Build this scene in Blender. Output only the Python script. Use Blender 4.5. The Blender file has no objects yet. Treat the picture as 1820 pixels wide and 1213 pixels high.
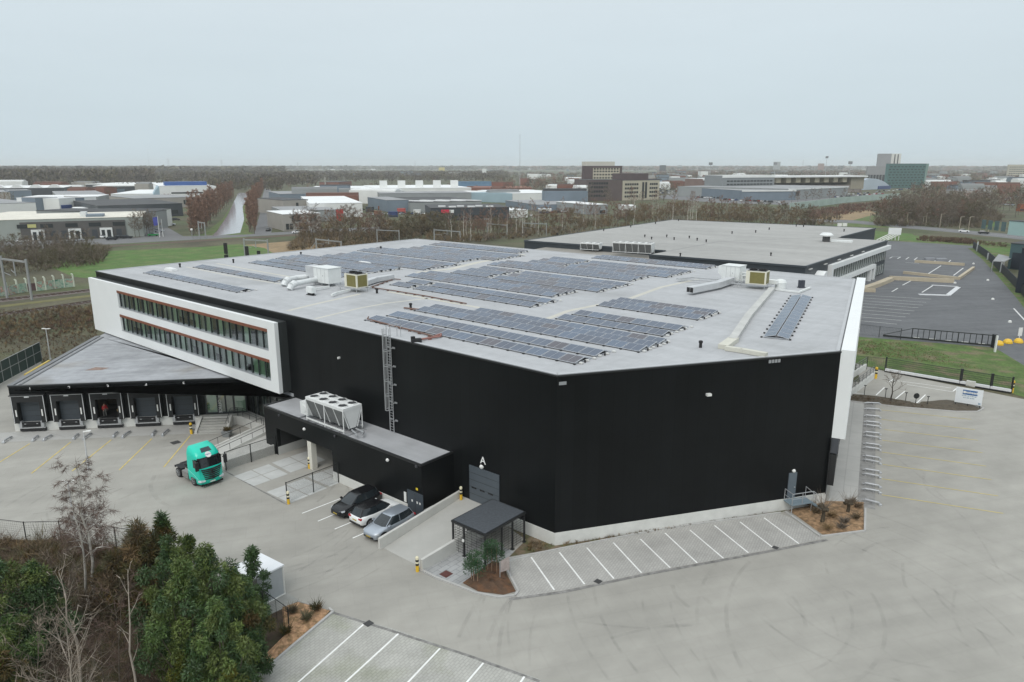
import bpy, math, random
import numpy as np
from mathutils import Vector, Matrix

RND = random.Random(11)
SC = bpy.context.scene
COL = SC.collection
rad = math.radians

# ------------------------------------------------------------------ survey: photo measurements -> metres
FPX = 1275.0; PITCH = rad(13.67); CAMH = 30.0
def ray(px, py):
    a = (px - 910.0) / FPX; b = -(py - 606.5) / FPX
    return Vector((a, math.cos(PITCH) + b * math.sin(PITCH), -math.sin(PITCH) + b * math.cos(PITCH)))
def G(px, py, z=0.0):
    d = ray(px, py); t = (z - CAMH) / d.z
    return Vector((d.x * t, d.y * t, z))
def G2(px, py, z=0.0):
    p = G(px, py, z); return Vector((p.x, p.y))
def rowof(p):
    y = p.y; z = p.z - CAMH
    zc = y * math.cos(PITCH) - z * math.sin(PITCH); yc = y * math.sin(PITCH) + z * math.cos(PITCH)
    return 606.5 - FPX * yc / zc
def HT(base, ytop):
    """height of an upright that stands at base and whose top is on photo row ytop"""
    lo, hi = 0.0, min(400.0, CAMH + base.y * 3.0)
    for _ in range(50):
        m = (lo + hi) / 2
        if rowof(Vector((base.x, base.y, m + base.z))) > ytop: lo = m
        else: hi = m
    return lo

# ------------------------------------------------------------------ materials
MATS = {}
def _n(nt, t, **kw):
    n = nt.nodes.new(t)
    for k, v in kw.items(): setattr(n, k, v)
    return n
def M(name, col, rough=0.8, var=0.12, scale=1.5, metal=0.0, bump=0.0, spec=0.5, scale2=None, var2=0.0, col2=None, th=(0.45, 0.62), emit=None):
    """procedural surface: base colour, two sizes of mottling, optional second colour in patches"""
    if name in MATS: return MATS[name]
    m = bpy.data.materials.new(name); m.use_nodes = True
    nt = m.node_tree; L = nt.links; b = nt.nodes['Principled BSDF']
    b.inputs['Roughness'].default_value = rough; b.inputs['Metallic'].default_value = metal
    b.inputs['Specular IOR Level'].default_value = spec
    geo = _n(nt, 'ShaderNodeNewGeometry')
    tn = _n(nt, 'ShaderNodeTexNoise'); tn.inputs['Scale'].default_value = scale; tn.inputs['Detail'].default_value = 5
    tn.inputs['Roughness'].default_value = 0.62
    L.new(geo.outputs['Position'], tn.inputs['Vector'])
    mr = _n(nt, 'ShaderNodeMapRange'); mr.inputs['From Min'].default_value = 0.3; mr.inputs['From Max'].default_value = 0.7
    mr.inputs['To Min'].default_value = 1 - var; mr.inputs['To Max'].default_value = 1 + var
    L.new(tn.outputs['Fac'], mr.inputs['Value'])
    fac = mr.outputs['Result']
    if var2:
        t2 = _n(nt, 'ShaderNodeTexNoise'); t2.inputs['Scale'].default_value = scale2; t2.inputs['Detail'].default_value = 3
        L.new(geo.outputs['Position'], t2.inputs['Vector'])
        m2 = _n(nt, 'ShaderNodeMapRange'); m2.inputs['From Min'].default_value = 0.3; m2.inputs['From Max'].default_value = 0.7
        m2.inputs['To Min'].default_value = 1 - var2; m2.inputs['To Max'].default_value = 1 + var2
        L.new(t2.outputs['Fac'], m2.inputs['Value'])
        mm = _n(nt, 'ShaderNodeMath', operation='MULTIPLY'); L.new(fac, mm.inputs[0]); L.new(m2.outputs['Result'], mm.inputs[1])
        fac = mm.outputs[0]
    base = None
    if col2 is not None:
        t3 = _n(nt, 'ShaderNodeTexNoise'); t3.inputs['Scale'].default_value = scale * 0.6; t3.inputs['Detail'].default_value = 6
        L.new(geo.outputs['Position'], t3.inputs['Vector'])
        r3 = _n(nt, 'ShaderNodeMapRange'); r3.inputs['From Min'].default_value = th[0]; r3.inputs['From Max'].default_value = th[1]
        L.new(t3.outputs['Fac'], r3.inputs['Value'])
        mx = _n(nt, 'ShaderNodeMix', data_type='RGBA'); mx.inputs['A'].default_value = (*col, 1); mx.inputs['B'].default_value = (*col2, 1)
        L.new(r3.outputs['Result'], mx.inputs['Factor']); base = mx.outputs['Result']
    vm = _n(nt, 'ShaderNodeVectorMath', operation='SCALE')
    if base: L.new(base, vm.inputs[0])
    else: vm.inputs[0].default_value = col
    L.new(fac, vm.inputs['Scale']); L.new(vm.outputs['Vector'], b.inputs['Base Color'])
    if bump:
        bp = _n(nt, 'ShaderNodeBump'); bp.inputs['Strength'].default_value = bump; bp.inputs['Distance'].default_value = 0.05
        L.new(tn.outputs['Fac'], bp.inputs['Height']); L.new(bp.outputs['Normal'], b.inputs['Normal'])
    if emit:
        b.inputs['Emission Color'].default_value = (*emit[:3], 1); b.inputs['Emission Strength'].default_value = emit[3]
    m['col_socket'] = 1
    MATS[name] = m
    return m
def colour_in(m):
    """current base colour link of a material made by M"""
    nt = m.node_tree; b = nt.nodes['Principled BSDF']; l = b.inputs['Base Color'].links[0]
    return nt, b, l.from_socket
def add_seams(m, direction, pitch, width, dark, offset=0.0, bump=0.0):
    """straight joints every pitch metres across a direction"""
    nt, b, src = colour_in(m); L = nt.links
    geo = _n(nt, 'ShaderNodeNewGeometry')
    dot = _n(nt, 'ShaderNodeVectorMath', operation='DOT_PRODUCT'); dot.inputs[1].default_value = (*direction, 0) if len(direction) == 2 else direction
    L.new(geo.outputs['Position'], dot.inputs[0])
    a = _n(nt, 'ShaderNodeMath', operation='ADD'); a.inputs[1].default_value = 1000 * pitch + offset; L.new(dot.outputs['Value'], a.inputs[0])
    d = _n(nt, 'ShaderNodeMath', operation='DIVIDE'); d.inputs[1].default_value = pitch; L.new(a.outputs[0], d.inputs[0])
    f = _n(nt, 'ShaderNodeMath', operation='FRACT'); L.new(d.outputs[0], f.inputs[0])
    lt = _n(nt, 'ShaderNodeMath', operation='LESS_THAN'); lt.inputs[1].default_value = width / pitch; L.new(f.outputs[0], lt.inputs[0])
    mr = _n(nt, 'ShaderNodeMapRange'); mr.inputs['To Min'].default_value = 1.0; mr.inputs['To Max'].default_value = dark
    L.new(lt.outputs[0], mr.inputs['Value'])
    vm = _n(nt, 'ShaderNodeVectorMath', operation='SCALE'); L.new(src, vm.inputs[0]); L.new(mr.outputs['Result'], vm.inputs['Scale'])
    L.new(vm.outputs['Vector'], b.inputs['Base Color'])
    return m
def add_bands(m, direction, pitch, amt):
    """every strip between two joints has a slightly different tone of its own"""
    nt, b, src = colour_in(m); L = nt.links
    geo = _n(nt, 'ShaderNodeNewGeometry')
    dot = _n(nt, 'ShaderNodeVectorMath', operation='DOT_PRODUCT'); dot.inputs[1].default_value = (*direction, 0)
    L.new(geo.outputs['Position'], dot.inputs[0])
    d = _n(nt, 'ShaderNodeMath', operation='DIVIDE'); d.inputs[1].default_value = pitch; L.new(dot.outputs['Value'], d.inputs[0])
    f = _n(nt, 'ShaderNodeMath', operation='FLOOR'); L.new(d.outputs[0], f.inputs[0])
    wn = _n(nt, 'ShaderNodeTexWhiteNoise', noise_dimensions='1D'); L.new(f.outputs[0], wn.inputs['W'])
    mr = _n(nt, 'ShaderNodeMapRange'); mr.inputs['To Min'].default_value = 1 - amt; mr.inputs['To Max'].default_value = 1 + amt
    L.new(wn.outputs['Value'], mr.inputs['Value'])
    vm = _n(nt, 'ShaderNodeVectorMath', operation='SCALE'); L.new(src, vm.inputs[0]); L.new(mr.outputs['Result'], vm.inputs['Scale'])
    L.new(vm.outputs['Vector'], b.inputs['Base Color'])
    return m
def add_brick(m, ang, w, h, mortar, dark, vary=0.06):
    """block paving joints laid at an angle"""
    nt, b, src = colour_in(m); L = nt.links
    geo = _n(nt, 'ShaderNodeNewGeometry')
    mp = _n(nt, 'ShaderNodeMapping'); mp.inputs['Rotation'].default_value = (0, 0, -ang); L.new(geo.outputs['Position'], mp.inputs['Vector'])
    br = _n(nt, 'ShaderNodeTexBrick'); br.inputs['Scale'].default_value = 1.0; br.inputs['Brick Width'].default_value = w
    br.inputs['Row Height'].default_value = h; br.inputs['Mortar Size'].default_value = mortar
    br.inputs['Color1'].default_value = (1 - vary,) * 3 + (1,); br.inputs['Color2'].default_value = (1 + vary,) * 3 + (1,)
    br.inputs['Mortar'].default_value = (dark,) * 3 + (1,)
    L.new(mp.outputs['Vector'], br.inputs['Vector'])
    vm = _n(nt, 'ShaderNodeVectorMath', operation='MULTIPLY'); L.new(src, vm.inputs[0]); L.new(br.outputs['Color'], vm.inputs[1])
    L.new(vm.outputs['Vector'], b.inputs['Base Color'])
    return m
def add_streaks(m, ang, sx, sy, amt, seed=0.0):
    """stretched stains (water, tyres, dirt) that run one way"""
    nt, b, src = colour_in(m); L = nt.links
    geo = _n(nt, 'ShaderNodeNewGeometry')
    mp = _n(nt, 'ShaderNodeMapping'); mp.vector_type = 'POINT'
    mp.inputs['Rotation'].default_value = (0, 0, -ang); mp.inputs['Location'].default_value = (seed, seed * 2, 0)
    L.new(geo.outputs['Position'], mp.inputs['Vector'])
    sc = _n(nt, 'ShaderNodeVectorMath', operation='MULTIPLY'); sc.inputs[1].default_value = (sx, sy, 0.2); L.new(mp.outputs['Vector'], sc.inputs[0])
    tn = _n(nt, 'ShaderNodeTexNoise'); tn.inputs['Scale'].default_value = 1.0; tn.inputs['Detail'].default_value = 4
    L.new(sc.outputs['Vector'], tn.inputs['Vector'])
    mr = _n(nt, 'ShaderNodeMapRange'); mr.inputs['From Min'].default_value = 0.33; mr.inputs['From Max'].default_value = 0.67
    mr.inputs['To Min'].default_value = 1 - amt; mr.inputs['To Max'].default_value = 1 + amt * 0.6
    L.new(tn.outputs['Fac'], mr.inputs['Value'])
    vm = _n(nt, 'ShaderNodeVectorMath', operation='SCALE'); L.new(src, vm.inputs[0]); L.new(mr.outputs['Result'], vm.inputs['Scale'])
    L.new(vm.outputs['Vector'], b.inputs['Base Color'])
    return m
def seethrough(name, col, rough, alpha):
    """window glass: mostly clear, reflects by angle"""
    if name in MATS: return MATS[name]
    m = bpy.data.materials.new(name); m.use_nodes = True; nt = m.node_tree; L = nt.links
    nt.nodes.remove(nt.nodes['Principled BSDF']); out = nt.nodes['Material Output']
    tr = _n(nt, 'ShaderNodeBsdfTransparent'); tr.inputs['Color'].default_value = (*col, 1)
    gl = _n(nt, 'ShaderNodeBsdfGlossy'); gl.inputs['Roughness'].default_value = rough; gl.inputs['Color'].default_value = (0.9, 0.95, 0.95, 1)
    fr = _n(nt, 'ShaderNodeFresnel'); fr.inputs['IOR'].default_value = 1.5
    ad = _n(nt, 'ShaderNodeMath', operation='ADD'); ad.inputs[1].default_value = alpha; L.new(fr.outputs[0], ad.inputs[0])
    mx = _n(nt, 'ShaderNodeMixShader'); L.new(ad.outputs[0], mx.inputs[0]); L.new(tr.outputs[0], mx.inputs[1]); L.new(gl.outputs[0], mx.inputs[2])
    L.new(mx.outputs[0], out.inputs['Surface']); MATS[name] = m
    return m
def mesh_screen(name, col, cw, ch, wire, u_ax, holes=True):
    """welded wire mesh or perforated sheet: real holes where nothing is drawn"""
    if name in MATS: return MATS[name]
    m = bpy.data.materials.new(name); m.use_nodes = True; nt = m.node_tree; L = nt.links
    b = nt.nodes['Principled BSDF']; b.inputs['Base Color'].default_value = (*col, 1); b.inputs['Roughness'].default_value = 0.5
    geo = _n(nt, 'ShaderNodeNewGeometry')
    dot = _n(nt, 'ShaderNodeVectorMath', operation='DOT_PRODUCT'); dot.inputs[1].default_value = (*u_ax, 0); L.new(geo.outputs['Position'], dot.inputs[0])
    sep = _n(nt, 'ShaderNodeSeparateXYZ'); L.new(geo.outputs['Position'], sep.inputs[0])
    outs = []
    for sock, p in ((dot.outputs['Value'], cw), (sep.outputs['Z'], ch)):
        a = _n(nt, 'ShaderNodeMath', operation='ADD'); a.inputs[1].default_value = 1000 * p; L.new(sock, a.inputs[0])
        d = _n(nt, 'ShaderNodeMath', operation='DIVIDE'); d.inputs[1].default_value = p; L.new(a.outputs[0], d.inputs[0])
        f = _n(nt, 'ShaderNodeMath', operation='FRACT'); L.new(d.outputs[0], f.inputs[0])
        lt = _n(nt, 'ShaderNodeMath', operation='LESS_THAN'); lt.inputs[1].default_value = wire / p; L.new(f.outputs[0], lt.inputs[0])
        outs.append(lt.outputs[0])
    mx = _n(nt, 'ShaderNodeMath', operation='MAXIMUM'); L.new(outs[0], mx.inputs[0]); L.new(outs[1], mx.inputs[1])
    L.new(mx.outputs[0], b.inputs['Alpha']); MATS[name] = m
    return m

# ------------------------------------------------------------------ mesh building
class Frame:
    """a wall-aligned frame: s along, n outwards, z up"""
    def __init__(s, o, u, n): s.o = Vector(o); s.u = Vector(u).normalized(); s.n = Vector(n).normalized()
    def __call__(s, a, b, z): return Vector((s.o.x + s.u.x * a + s.n.x * b, s.o.y + s.u.y * a + s.n.y * b, z))
    def inv(s, p): d = Vector((p.x - s.o.x, p.y - s.o.y)); return d.dot(s.u), d.dot(s.n)
    def hit(s, px, py, n=0.0):
        d = ray(px, py); P0 = s.o + s.n * n
        t = (P0.x * s.n.x + P0.y * s.n.y) / (d.x * s.n.x + d.y * s.n.y)
        q = Vector((d.x * t, d.y * t, CAMH + d.z * t)); return s.inv(q)[0], q.z
def off_of(o):
    v = Vector((0, 0, 0))
    while o: v += o.location; o = o.parent
    return v
class MB:
    def __init__(s): s.v = []; s.f = []; s.m = []; s.base = 0
    def poly(s, pts, m=0):
        i = len(s.v); s.v.extend(tuple(p) for p in pts); s.f.append(tuple(range(i, i + len(pts)))); s.m.append(m)
    def prism(s, pts, z0, z1, m=0, mt=None, cap0=True):
        n = len(pts); ar = sum(pts[i][0] * pts[(i + 1) % n][1] - pts[(i + 1) % n][0] * pts[i][1] for i in range(n))
        P = [(p[0], p[1]) for p in pts]
        if ar < 0: P.reverse()
        i = len(s.v); s.v += [(x, y, z0) for x, y in P] + [(x, y, z1) for x, y in P]
        for k in range(n):
            j = (k + 1) % n; s.f.append((i + k, i + j, i + n + j, i + n + k)); s.m.append(m)
        s.f.append(tuple(range(i + n, i + 2 * n))); s.m.append(m if mt is None else mt)
        if cap0: s.f.append(tuple(range(i + n - 1, i - 1, -1))); s.m.append(m)
    def hexa(s, c, m=0):
        """8 corners: bottom 0-3 anticlockwise, top 4-7"""
        i = len(s.v); s.v.extend(tuple(p) for p in c)
        for f in ((3, 2, 1, 0), (4, 5, 6, 7), (0, 1, 5, 4), (1, 2, 6, 5), (2, 3, 7, 6), (3, 0, 4, 7)):
            s.f.append(tuple(i + k for k in f)); s.m.append(m)
    def box(s, c, size, rz=0.0, m=0):
        """c = centre of the bottom face"""
        x, y, z = size[0] / 2, size[1] / 2, size[2]; ca, sa = math.cos(rz), math.sin(rz)
        q = [(-x, -y), (x, -y), (x, y), (-x, y)]
        P = [(c[0] + a * ca - b * sa, c[1] + a * sa + b * ca) for a, b in q]
        s.hexa([(a, b, c[2]) for a, b in P] + [(a, b, c[2] + z) for a, b in P], m)
    def fbox(s, F, s0, s1, n0, n1, z0, z1, m=0):
        s.prism([F(s0, n0, 0), F(s1, n0, 0), F(s1, n1, 0), F(s0, n1, 0)], z0, z1, m)
    def bar(s, a, b, w, h=None, m=0):
        a = Vector(a); b = Vector(b); d = b - a
        if d.length < 1e-6: return
        h = w if h is None else h; d.normalize()
        up = Vector((0, 0, 1)) if abs(d.z) < 0.95 else Vector((0, 1, 0))
        x = d.cross(up).normalized(); y = x.cross(d).normalized(); x *= w / 2; y *= h / 2
        s.hexa([a - x - y, a + x - y, b + x - y, b - x - y, a - x + y, a + x + y, b + x + y, b - x + y], m)
    def tube(s, a, b, r0, r1=None, n=6, m=0, cap=True):
        a = Vector(a); b = Vector(b); d = b - a
        if d.length < 1e-6: return
        r1 = r0 if r1 is None else r1; d.normalize()
        up = Vector((0, 0, 1)) if abs(d.z) < 0.95 else Vector((0, 1, 0))
        x = d.cross(up).normalized(); y = x.cross(d).normalized(); i = len(s.v)
        for p, r in ((a, r0), (b, r1)):
            for k in range(n):
                t = 2 * math.pi * k / n; s.v.append(tuple(p + x * (r * math.cos(t)) + y * (r * math.sin(t))))
        for k in range(n):
            j = (k + 1) % n; s.f.append((i + k, i + j, i + n + j, i + n + k)); s.m.append(m)
        if cap:
            s.f.append(tuple(range(i + n - 1, i - 1, -1))); s.f.append(tuple(range(i + n, i + 2 * n))); s.m += [m, m]
    def path(s, pts, r, n=6, m=0):
        for a, b in zip(pts[:-1], pts[1:]): s.tube(a, b, r, r, n, m)
    def lathe(s, c, prof, n=12, m=0, axis=None, caps=(True, True)):
        """prof: (radius, height) pairs about a vertical axis through c, or about axis"""
        ax = Vector((0, 0, 1)) if axis is None else Vector(axis).normalized()
        up = Vector((1, 0, 0)) if abs(ax.x) < 0.9 else Vector((0, 1, 0))
        x = (up - ax * up.dot(ax)).normalized(); y = ax.cross(x); c = Vector(c); i = len(s.v); q = len(prof)
        for r, h in prof:
            for k in range(n):
                t = 2 * math.pi * k / n; s.v.append(tuple(c + ax * h + x * (r * math.cos(t)) + y * (r * math.sin(t))))
        for a in range(q - 1):
            for k in range(n):
                j = (k + 1) % n; s.f.append((i + a * n + k, i + a * n + j, i + (a + 1) * n + j, i + (a + 1) * n + k)); s.m.append(m)
        if caps[0]: s.f.append(tuple(range(i + n - 1, i - 1, -1))); s.m.append(m)
        if caps[1]: s.f.append(tuple(range(i + (q - 1) * n, i + q * n))); s.m.append(m)
    def ribbon(s, pts, w, z, m=0):
        """flat strip along a line on the ground"""
        P = [Vector((p[0], p[1])) for p in pts]; n = len(P); Ls = []; Rs = []
        for i in range(n):
            d = (P[min(i + 1, n - 1)] - P[max(i - 1, 0)]).normalized(); q = Vector((-d.y, d.x)) * (w / 2)
            Ls.append(P[i] + q); Rs.append(P[i] - q)
        for i in range(n - 1):
            s.poly([(*Rs[i], z), (*Rs[i + 1], z), (*Ls[i + 1], z), (*Ls[i], z)], m)
    def wallstrip(s, pts, w, z0, z1, m=0):
        """upright strip (kerb, plinth, low wall) along a line"""
        for a, b in zip(pts[:-1], pts[1:]):
            a = Vector((a[0], a[1])); b = Vector((b[0], b[1])); d = (b - a)
            if d.length < 1e-4: continue
            d.normalize(); q = Vector((-d.y, d.x)) * (w / 2)
            s.prism([a - q, b - q, b + q, a + q], z0, z1, m)
    def build(s, name, mats, parent=None, origin=None, smooth=False):
        off = off_of(parent) if parent is not None else (Vector(origin) if origin is not None else Vector((0, 0, 0)))
        me = bpy.data.meshes.new(name)
        me.from_pydata([(x - off.x, y - off.y, z - off.z) for x, y, z in s.v], [], s.f)
        if not isinstance(mats, (list, tuple)): mats = [mats]
        for mt in mats: me.materials.append(mt)
        if len(mats) > 1: me.polygons.foreach_set('material_index', s.m)
        if smooth: me.polygons.foreach_set('use_smooth', [True] * len(me.polygons))
        me.update()
        o = bpy.data.objects.new(name, me); COL.objects.link(o)
        if parent is not None: o.parent = parent
        else: o.location = off
        return o
def tag(o, label=None, cat=None, group=None, kind=None):
    if label: o['label'] = label
    if cat: o['category'] = cat
    if group: o['group'] = group
    if kind: o['kind'] = kind
    return o
def thing(name, label, cat, loc=(0, 0, 0), rz=0.0, group=None):
    o = bpy.data.objects.new(name, None); COL.objects.link(o); o.empty_display_size = 0.3
    o.location = loc; o.rotation_euler = (0, 0, rz)
    return tag(o, label, cat, group)
def dup(root, loc, rz=0.0, label=None, group=None, scale=1.0):
    r = root.copy(); COL.objects.link(r); r.location = loc; r.rotation_euler = (0, 0, rz); r.scale = (scale,) * 3
    if label: r['label'] = label
    if group: r['group'] = group
    for ch in root.children:
        c = ch.copy(); COL.objects.link(c); c.parent = r
        for g in ch.children:
            d = g.copy(); COL.objects.link(d); d.parent = c
    return r
def recolour(root, old, new):
    for o in [root] + list(root.children_recursive):
        if o.type == 'MESH':
            for sl in o.material_slots:
                if sl.material == old:
                    sl.link = 'OBJECT'; sl.material = new
def struct(name, mb, m): return tag(mb.build(name, m), kind='structure')
def sheet(name, pts, z, m, kind='structure'):
    b = MB(); P = [(p[0], p[1]) for p in pts]; n = len(P)
    if sum(P[i][0] * P[(i + 1) % n][1] - P[(i + 1) % n][0] * P[i][1] for i in range(n)) < 0: P.reverse()
    b.poly([(x, y, z) for x, y in P]); return tag(b.build(name, m), kind=kind)
def textmesh(txt, size, thick=0.02):
    """lettering as a mesh: returns vertices, faces in the XY plane, centred"""
    cu = bpy.data.curves.new('lettering', 'FONT'); cu.body = txt; cu.size = size; cu.extrude = thick / 2; cu.align_x = 'CENTER'; cu.align_y = 'CENTER'
    cu.resolution_u = 2
    o = bpy.data.objects.new('lettering', cu); COL.objects.link(o)
    dg = bpy.context.evaluated_depsgraph_get(); me = bpy.data.meshes.new_from_object(o.evaluated_get(dg))
    V = [v.co.copy() for v in me.vertices]; Fc = [tuple(p.vertices) for p in me.polygons]
    bpy.data.objects.remove(o); bpy.data.meshes.remove(me); bpy.data.curves.remove(cu)
    return V, Fc
def put_text(mb, txt, size, centre, right, up, thick=0.02, m=0):
    V, Fc = textmesh(txt, size, thick); i = len(mb.v); r = Vector(right).normalized(); u = Vector(up).normalized(); nn = r.cross(u); c = Vector(centre)
    mb.v += [tuple(c + r * v.x + u * v.y + nn * v.z) for v in V]; mb.f += [tuple(i + k for k in f) for f in Fc]; mb.m += [m] * len(Fc)

# ------------------------------------------------------------------ camera, sky, light, air
cd = bpy.data.cameras.new('camera'); cam = bpy.data.objects.new('camera', cd); COL.objects.link(cam)
cam.location = (0, 0, CAMH); cam.rotation_euler = (math.pi / 2 - PITCH, 0, 0)
cd.sensor_width = 36; cd.lens = FPX / 1820 * 36; cd.clip_end = 30000; cd.clip_start = 0.5
SC.camera = cam
SC.view_settings.view_transform = 'Standard'; SC.view_settings.look = 'None'; SC.view_settings.exposure = 0.12; SC.view_settings.gamma = 1
SC.cycles.volume_bounces = 2; SC.cycles.transparent_max_bounces = 24; SC.cycles.max_bounces = 6
SUN_EL = rad(48); SUN_ROT = rad(200)
w = bpy.data.worlds.new('World'); SC.world = w; w.use_nodes = True
nt = w.node_tree; L = nt.links; bg = nt.nodes['Background']
sky = _n(nt, 'ShaderNodeTexSky'); sky.sky_type = 'NISHITA'; sky.sun_disc = False; sky.sun_elevation = SUN_EL; sky.sun_rotation = SUN_ROT
sky.dust_density = 4; sky.air_density = 1.2
tc = _n(nt, 'ShaderNodeTexCoord'); sp = _n(nt, 'ShaderNodeSeparateXYZ'); L.new(tc.outputs['Generated'], sp.inputs[0])
cr = _n(nt, 'ShaderNodeValToRGB'); L.new(sp.outputs['Z'], cr.inputs['Fac'])
e = cr.color_ramp.elements
e[0].position = 0.0; e[0].color = (5.1, 6.05, 6.55, 1); e[1].position = 1.0; e[1].color = (9.5, 10.2, 10.6, 1)
for pos, c in ((0.06, (5.2, 6.1, 6.6)), (0.16, (5.6, 6.4, 6.85)), (0.30, (6.2, 6.8, 7.1))):
    q = e.new(pos); q.color = (*c, 1)
st = _n(nt, 'ShaderNodeVectorMath', operation='MULTIPLY'); st.inputs[1].default_value = (1.0, 1.0, 6.0); L.new(tc.outputs['Generated'], st.inputs[0])
cn = _n(nt, 'ShaderNodeTexNoise'); cn.inputs['Scale'].default_value = 2.2; cn.inputs['Detail'].default_value = 6; cn.inputs['Roughness'].default_value = 0.6
L.new(st.outputs['Vector'], cn.inputs['Vector'])
cm = _n(nt, 'ShaderNodeMapRange'); cm.inputs['From Min'].default_value = 0.3; cm.inputs['From Max'].default_value = 0.7
cm.inputs['To Min'].default_value = 0.978; cm.inputs['To Max'].default_value = 1.022; L.new(cn.outputs['Fac'], cm.inputs['Value'])
cs = _n(nt, 'ShaderNodeVectorMath', operation='SCALE'); L.new(cr.outputs['Color'], cs.inputs[0]); L.new(cm.outputs['Result'], cs.inputs['Scale'])
mx = _n(nt, 'ShaderNodeMix', data_type='RGBA'); mx.inputs['Factor'].default_value = 0.93
L.new(sky.outputs['Color'], mx.inputs['A']); L.new(cs.outputs['Vector'], mx.inputs['B']); L.new(mx.outputs['Result'], bg.inputs['Color'])
bg.inputs['Strength'].default_value = 0.112
sl = bpy.data.lights.new('sun', 'SUN'); so = bpy.data.objects.new('sun', sl); COL.objects.link(so)
sl.energy = 1.3; sl.angle = rad(35); sl.color = (1.0, 0.97, 0.93)
sd = Vector((math.sin(SUN_ROT) * math.cos(SUN_EL), math.cos(SUN_ROT) * math.cos(SUN_EL), math.sin(SUN_EL)))
so.rotation_euler = sd.to_track_quat('Z', 'Y').to_euler(); so.location = (0, 0, 90)
hz = MB(); hz.prism([(-6800, -400), (6800, -400), (6800, 9000), (-6800, 9000)], -1.1, 92.0)
hm = bpy.data.materials.new('haze_air'); hm.use_nodes = True; nt = hm.node_tree
nt.nodes.remove(nt.nodes['Principled BSDF']); pv = _n(nt, 'ShaderNodeVolumePrincipled'); pv.inputs['Density'].default_value = 0.0001
pv.inputs['Color'].default_value = (0.96, 0.985, 1.0, 1); pv.inputs['Anisotropy'].default_value = 0.1
nt.links.new(pv.outputs[0], nt.nodes['Material Output'].inputs['Volume'])
tag(hz.build('haze', hm), 'thin pale winter haze over the whole town', None, None, 'stuff')
# ------------------------------------------------------------------ main survey frames
RZ = 14.4
_A = G2(990, 668, RZ); _B = G2(1495, 625, RZ); _C = G2(1523, 496, RZ)
UW = Vector((-0.765, 0.644)).normalized(); NW = Vector((-UW.y, UW.x)) * 1.0
if NW.dot(Vector((-1, -1))) < 0: NW = -NW
W = Frame(_A, UW, NW)                                   # long left wall: s runs away to the far left corner
V = Frame(_A, (_B - _A), Vector(((_B - _A).y, -(_B - _A).x)))   # short front wall
X = Frame(_B, (_C - _B), Vector(((_C - _B).y, -(_C - _B).x)))   # right wall with the docks
LV = (_B - _A).length; LX = (_C - _B).length; LW = 88.2
_E = W(LW, 0, 0); _D = W(LW, -66.3, 0)
ROOF = [_A, _B, _C, _D.to_2d(), _E.to_2d()]
DK = Frame(G2(14, 687, 5.5), (0.991, 0.131), (0.131, -0.991))   # dock front

# ------------------------------------------------------------------ surface materials
mGround = M('field_soil', (0.085, 0.078, 0.045), 0.95, 0.35, 0.06, var2=0.3, scale2=1.3, col2=(0.07, 0.085, 0.035))
mYard = M('yard_paving', (0.347, 0.335, 0.303), 0.85, 0.055, 0.55, var2=0.075, scale2=0.09, spec=0.3)
add_streaks(mYard, rad(15), 0.05, 0.5, 0.07, 3.0); add_streaks(mYard, rad(-38), 0.35, 0.03, 0.06, 9.0)
add_brick(mYard, rad(16.4), 2.0, 2.0, 0.05, 0.968, 0.008)
mBay = M('bay_block_paving', (0.40, 0.39, 0.367), 0.9, 0.1, 0.5, spec=0.3); add_brick(mBay, rad(61), 0.42, 0.21, 0.03, 0.84, 0.05)
mBayMoss = M('mossy_block_paving', (0.40, 0.395, 0.365), 0.9, 0.12, 0.5, col2=(0.29, 0.30, 0.23), th=(0.5, 0.75), spec=0.3); add_brick(mBayMoss, rad(61), 0.42, 0.21, 0.03, 0.84, 0.05)
mApron = M('apron_concrete', (0.40, 0.395, 0.375), 0.85, 0.06, 0.5, var2=0.06, scale2=0.1); add_brick(mApron, rad(63.4), 4.0, 4.0, 0.05, 0.86, 0.03)
mSlab = M('fresh_concrete_slab', (0.47, 0.475, 0.46), 0.85, 0.09, 0.8)
mAsph = M('car_park_asphalt', (0.128, 0.132, 0.138), 0.9, 0.12, 0.12, var2=0.08, scale2=0.9, spec=0.3); add_streaks(mAsph, rad(10), 0.04, 0.5, 0.12, 5)
mRoad = M('road_asphalt', (0.15, 0.15, 0.152), 0.9, 0.1, 0.2)
mGrass = M('mown_grass', (0.07, 0.138, 0.026), 0.95, 0.22, 0.25, var2=0.15, scale2=2.0, col2=(0.10, 0.14, 0.04))
mVerge = M('rough_winter_grass', (0.075, 0.125, 0.026), 0.95, 0.3, 0.5, var2=0.25, scale2=3.0, col2=(0.15, 0.125, 0.07), th=(0.48, 0.66))
mStraw = M('straw_field', (0.25, 0.18, 0.10), 0.95, 0.25, 0.08, var2=0.2, scale2=0.6)
mWater = M('canal_water', (0.30, 0.28, 0.30), 0.12, 0.06, 0.05, spec=0.6)
mBal = M('track_ballast', (0.13, 0.105, 0.09), 0.95, 0.2, 3.0)
mMulch = M('bark_mulch', (0.30, 0.19, 0.105), 0.95, 0.35, 3.5, col2=(0.17, 0.11, 0.06), bump=0.4)
mDirt = M('dark_planting_soil', (0.085, 0.05, 0.03), 0.95, 0.3, 2.5, col2=(0.12, 0.06, 0.03), bump=0.4)
mKerb = M('kerb_concrete', (0.42, 0.415, 0.40), 0.85, 0.08, 1.5)
mWhiteLine = M('white_road_paint', (0.78, 0.78, 0.76), 0.7, 0.1, 2.0)
mFaded = M('worn_white_paint', (0.48, 0.48, 0.46), 0.8, 0.15, 1.0)
mYellowLine = M('worn_yellow_paint', (0.56, 0.44, 0.15), 0.8, 0.22, 1.2)
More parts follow.
